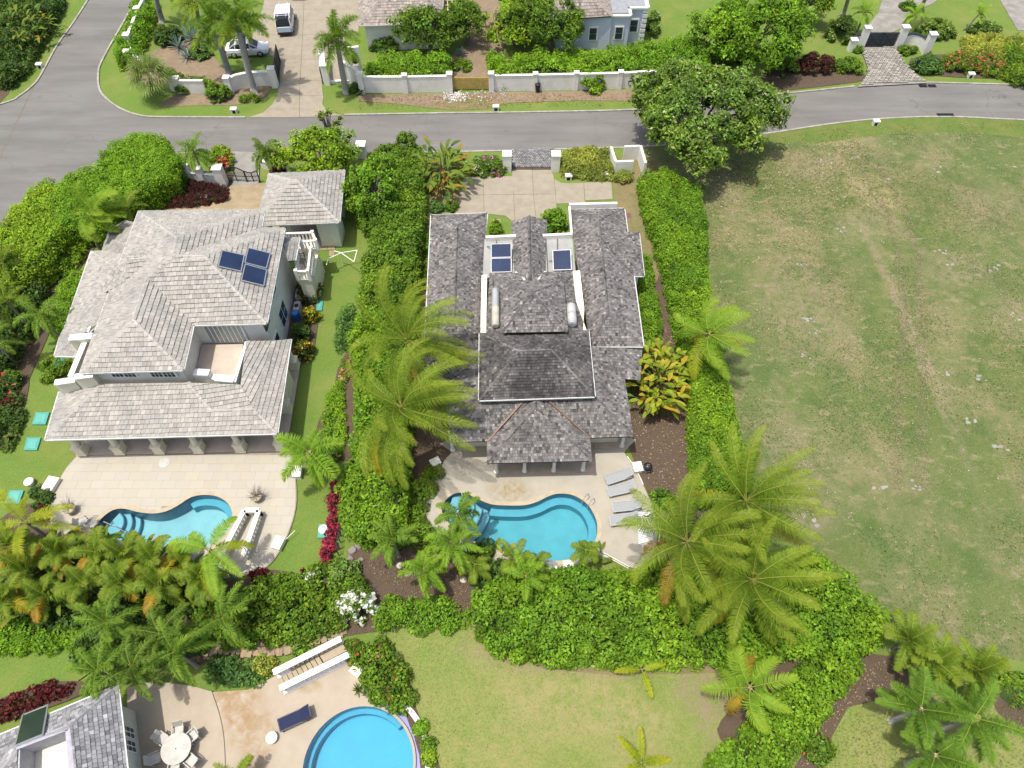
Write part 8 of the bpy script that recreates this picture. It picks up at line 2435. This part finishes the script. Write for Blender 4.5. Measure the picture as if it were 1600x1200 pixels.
# chain link fence stub
cf = empty('wire_fence', tuple(P(542, 845)), 'short dark wire fence at the end of the crimson border', 'fence')
pa, pb = P(535, 828), P(530, 868)
for k in range(5):
    q = pa.lerp(pb, k / 4); s = MB(); s.bar(q, q + Vector((0, 0, 1.1)), .05); s.build('post', m_dark, cf)
for k in range(4):
    s = MB(); s.bar(pa + Vector((0, 0, .2 + k * .28)), pb + Vector((0, 0, .2 + k * .28)), .015); s.build('wire', m_dark, cf)

# ------------------------------------------------------------------ loose stuff on the ground
def scatter(name, n, px, cols, size, up=.6, asp=.3, z=.05, dens=None, thick=None):
    poly = [(P(u, v).x, P(u, v).y) for u, v in px]
    xs, ys = [p[0] for p in poly], [p[1] for p in poly]
    x = rng.uniform(min(xs), max(xs), n * 3); y = rng.uniform(min(ys), max(ys), n * 3)
    k = inside(poly, x, y)
    if dens: k &= rng.random(len(x)) < np.clip((vnoise(x * dens, y * dens, seed=5) - .35) * 2.4, 0, 1)
    x, y = x[k][:n], y[k][:n]
    m_ = len(x)
    nr = np.stack([rng.normal(size=m_), rng.normal(size=m_), np.full(m_, up)], 1); nr /= np.linalg.norm(nr, axis=1, keepdims=True)
    V = leaf_quads(np.stack([x, y, np.full(m_, z) + rng.uniform(0, .03, m_)], 1), nr, size, asp)
    c = np.array(cols)[rng.integers(0, len(cols), m_)] * (1 + rng.normal(size=(m_, 1)) * .15)
    o = quads_mesh(name, V, np.clip(c, .01, .8), LEAF)
    o['kind'] = 'stuff'
    return o
FIELD = [(1105, 250), (1200, 215), (1300, 200), (1480, 190), (1800, 200), (1800, 1090), (1600, 1030), (1390, 965), (1290, 870), (1240, 850), (1180, 760), (1150, 640), (1118, 450), (1105, 330)]
scatter('grass_tufts', 30000, FIELD, [(.10, .145, .035), (.13, .165, .045), (.18, .18, .075), (.085, .13, .03)], .11, 2.2, .4, .04, .35)
scatter('dry_grass', 16000, FIELD, [(.32, .27, .17), (.26, .22, .12), (.38, .33, .22)], .10, 2.4, .3, .03, .22)
for q_ in ([(1345, 262), (1385, 330), (1408, 420), (1412, 520), (1404, 640), (1400, 760)], [(1372, 262), (1412, 330), (1436, 420), (1442, 520), (1440, 640), (1442, 760)]):
    q_ = [P(*p) for p in q_]
    pts_ = smooth_poly(q_, 40, False)
    k_ = rng.integers(0, len(pts_), 2600)
    c_ = np.array([tuple(p) for p in pts_])[k_] + np.stack([rng.normal(size=2600) * .26, rng.normal(size=2600) * .5, np.full(2600, .05)], 1)
    n_ = np.stack([rng.normal(size=2600), rng.normal(size=2600), np.full(2600, 2.4)], 1); n_ /= np.linalg.norm(n_, axis=1, keepdims=True)
    quads_mesh('worn_wheel_track', leaf_quads(c_, n_, .12, .35), np.array([(.34, .28, .18), (.28, .23, .14), (.38, .34, .24)])[rng.integers(0, 3, 2600)], LEAF)['kind'] = 'stuff'
scatter('pale_specks', 2600, FIELD, [(.50, .47, .38), (.44, .40, .30)], .11, 3, .5, .05, .5)
scatter('leaf_litter', 1500, [(1060, 250), (1150, 250), (1340, 215), (1360, 330), (1200, 420), (1110, 400), (1105, 300)], [(.5, .44, .28), (.42, .36, .2), (.34, .25, .12)], .17, 2.0, .45, .06)
scatter('leaf_litter', 1600, [(990, 540), (1050, 480), (1160, 760), (1030, 790), (985, 690)], [(.5, .42, .30), (.36, .28, .18), (.25, .17, .1)], .13, 2.0, .45, .17)
scatter('leaf_litter', 700, [(1260, 1050), (1420, 1030), (1400, 1080), (1320, 1110), (1230, 1240), (1190, 1240)], [(.4, .33, .22), (.3, .22, .14)], .13, 2.0, .45, .2)
scatter('leaf_litter', 900, [(560, 150), (1000, 145), (1000, 165), (560, 172)], [(.36, .25, .14), (.28, .18, .1)], .16, 2.0, .45, .12)
scatter('leaf_litter', 500, [(560, 880), (720, 860), (740, 960), (620, 930)], [(.35, .28, .18), (.25, .17, .1)], .12, 2.0, .45, .16)
LAWN = [(585, 990), (735, 965), (850, 1032), (960, 1038), (1150, 1040), (1110, 1180), (1080, 1250), (690, 1250), (672, 1190), (640, 1085)]
scatter('grass_tufts', 6000, LAWN, [(.18, .22, .055), (.21, .23, .07), (.27, .24, .11)], .06, 2.4, .35, .2)
scatter('grass_tufts', 6000, [(1325, 1105), (1440, 1080), (1700, 1130), (1700, 1250), (1250, 1250), (1290, 1170)], [(.16, .20, .05), (.20, .21, .07), (.25, .22, .10)], .08, 2.4, .35, .24)
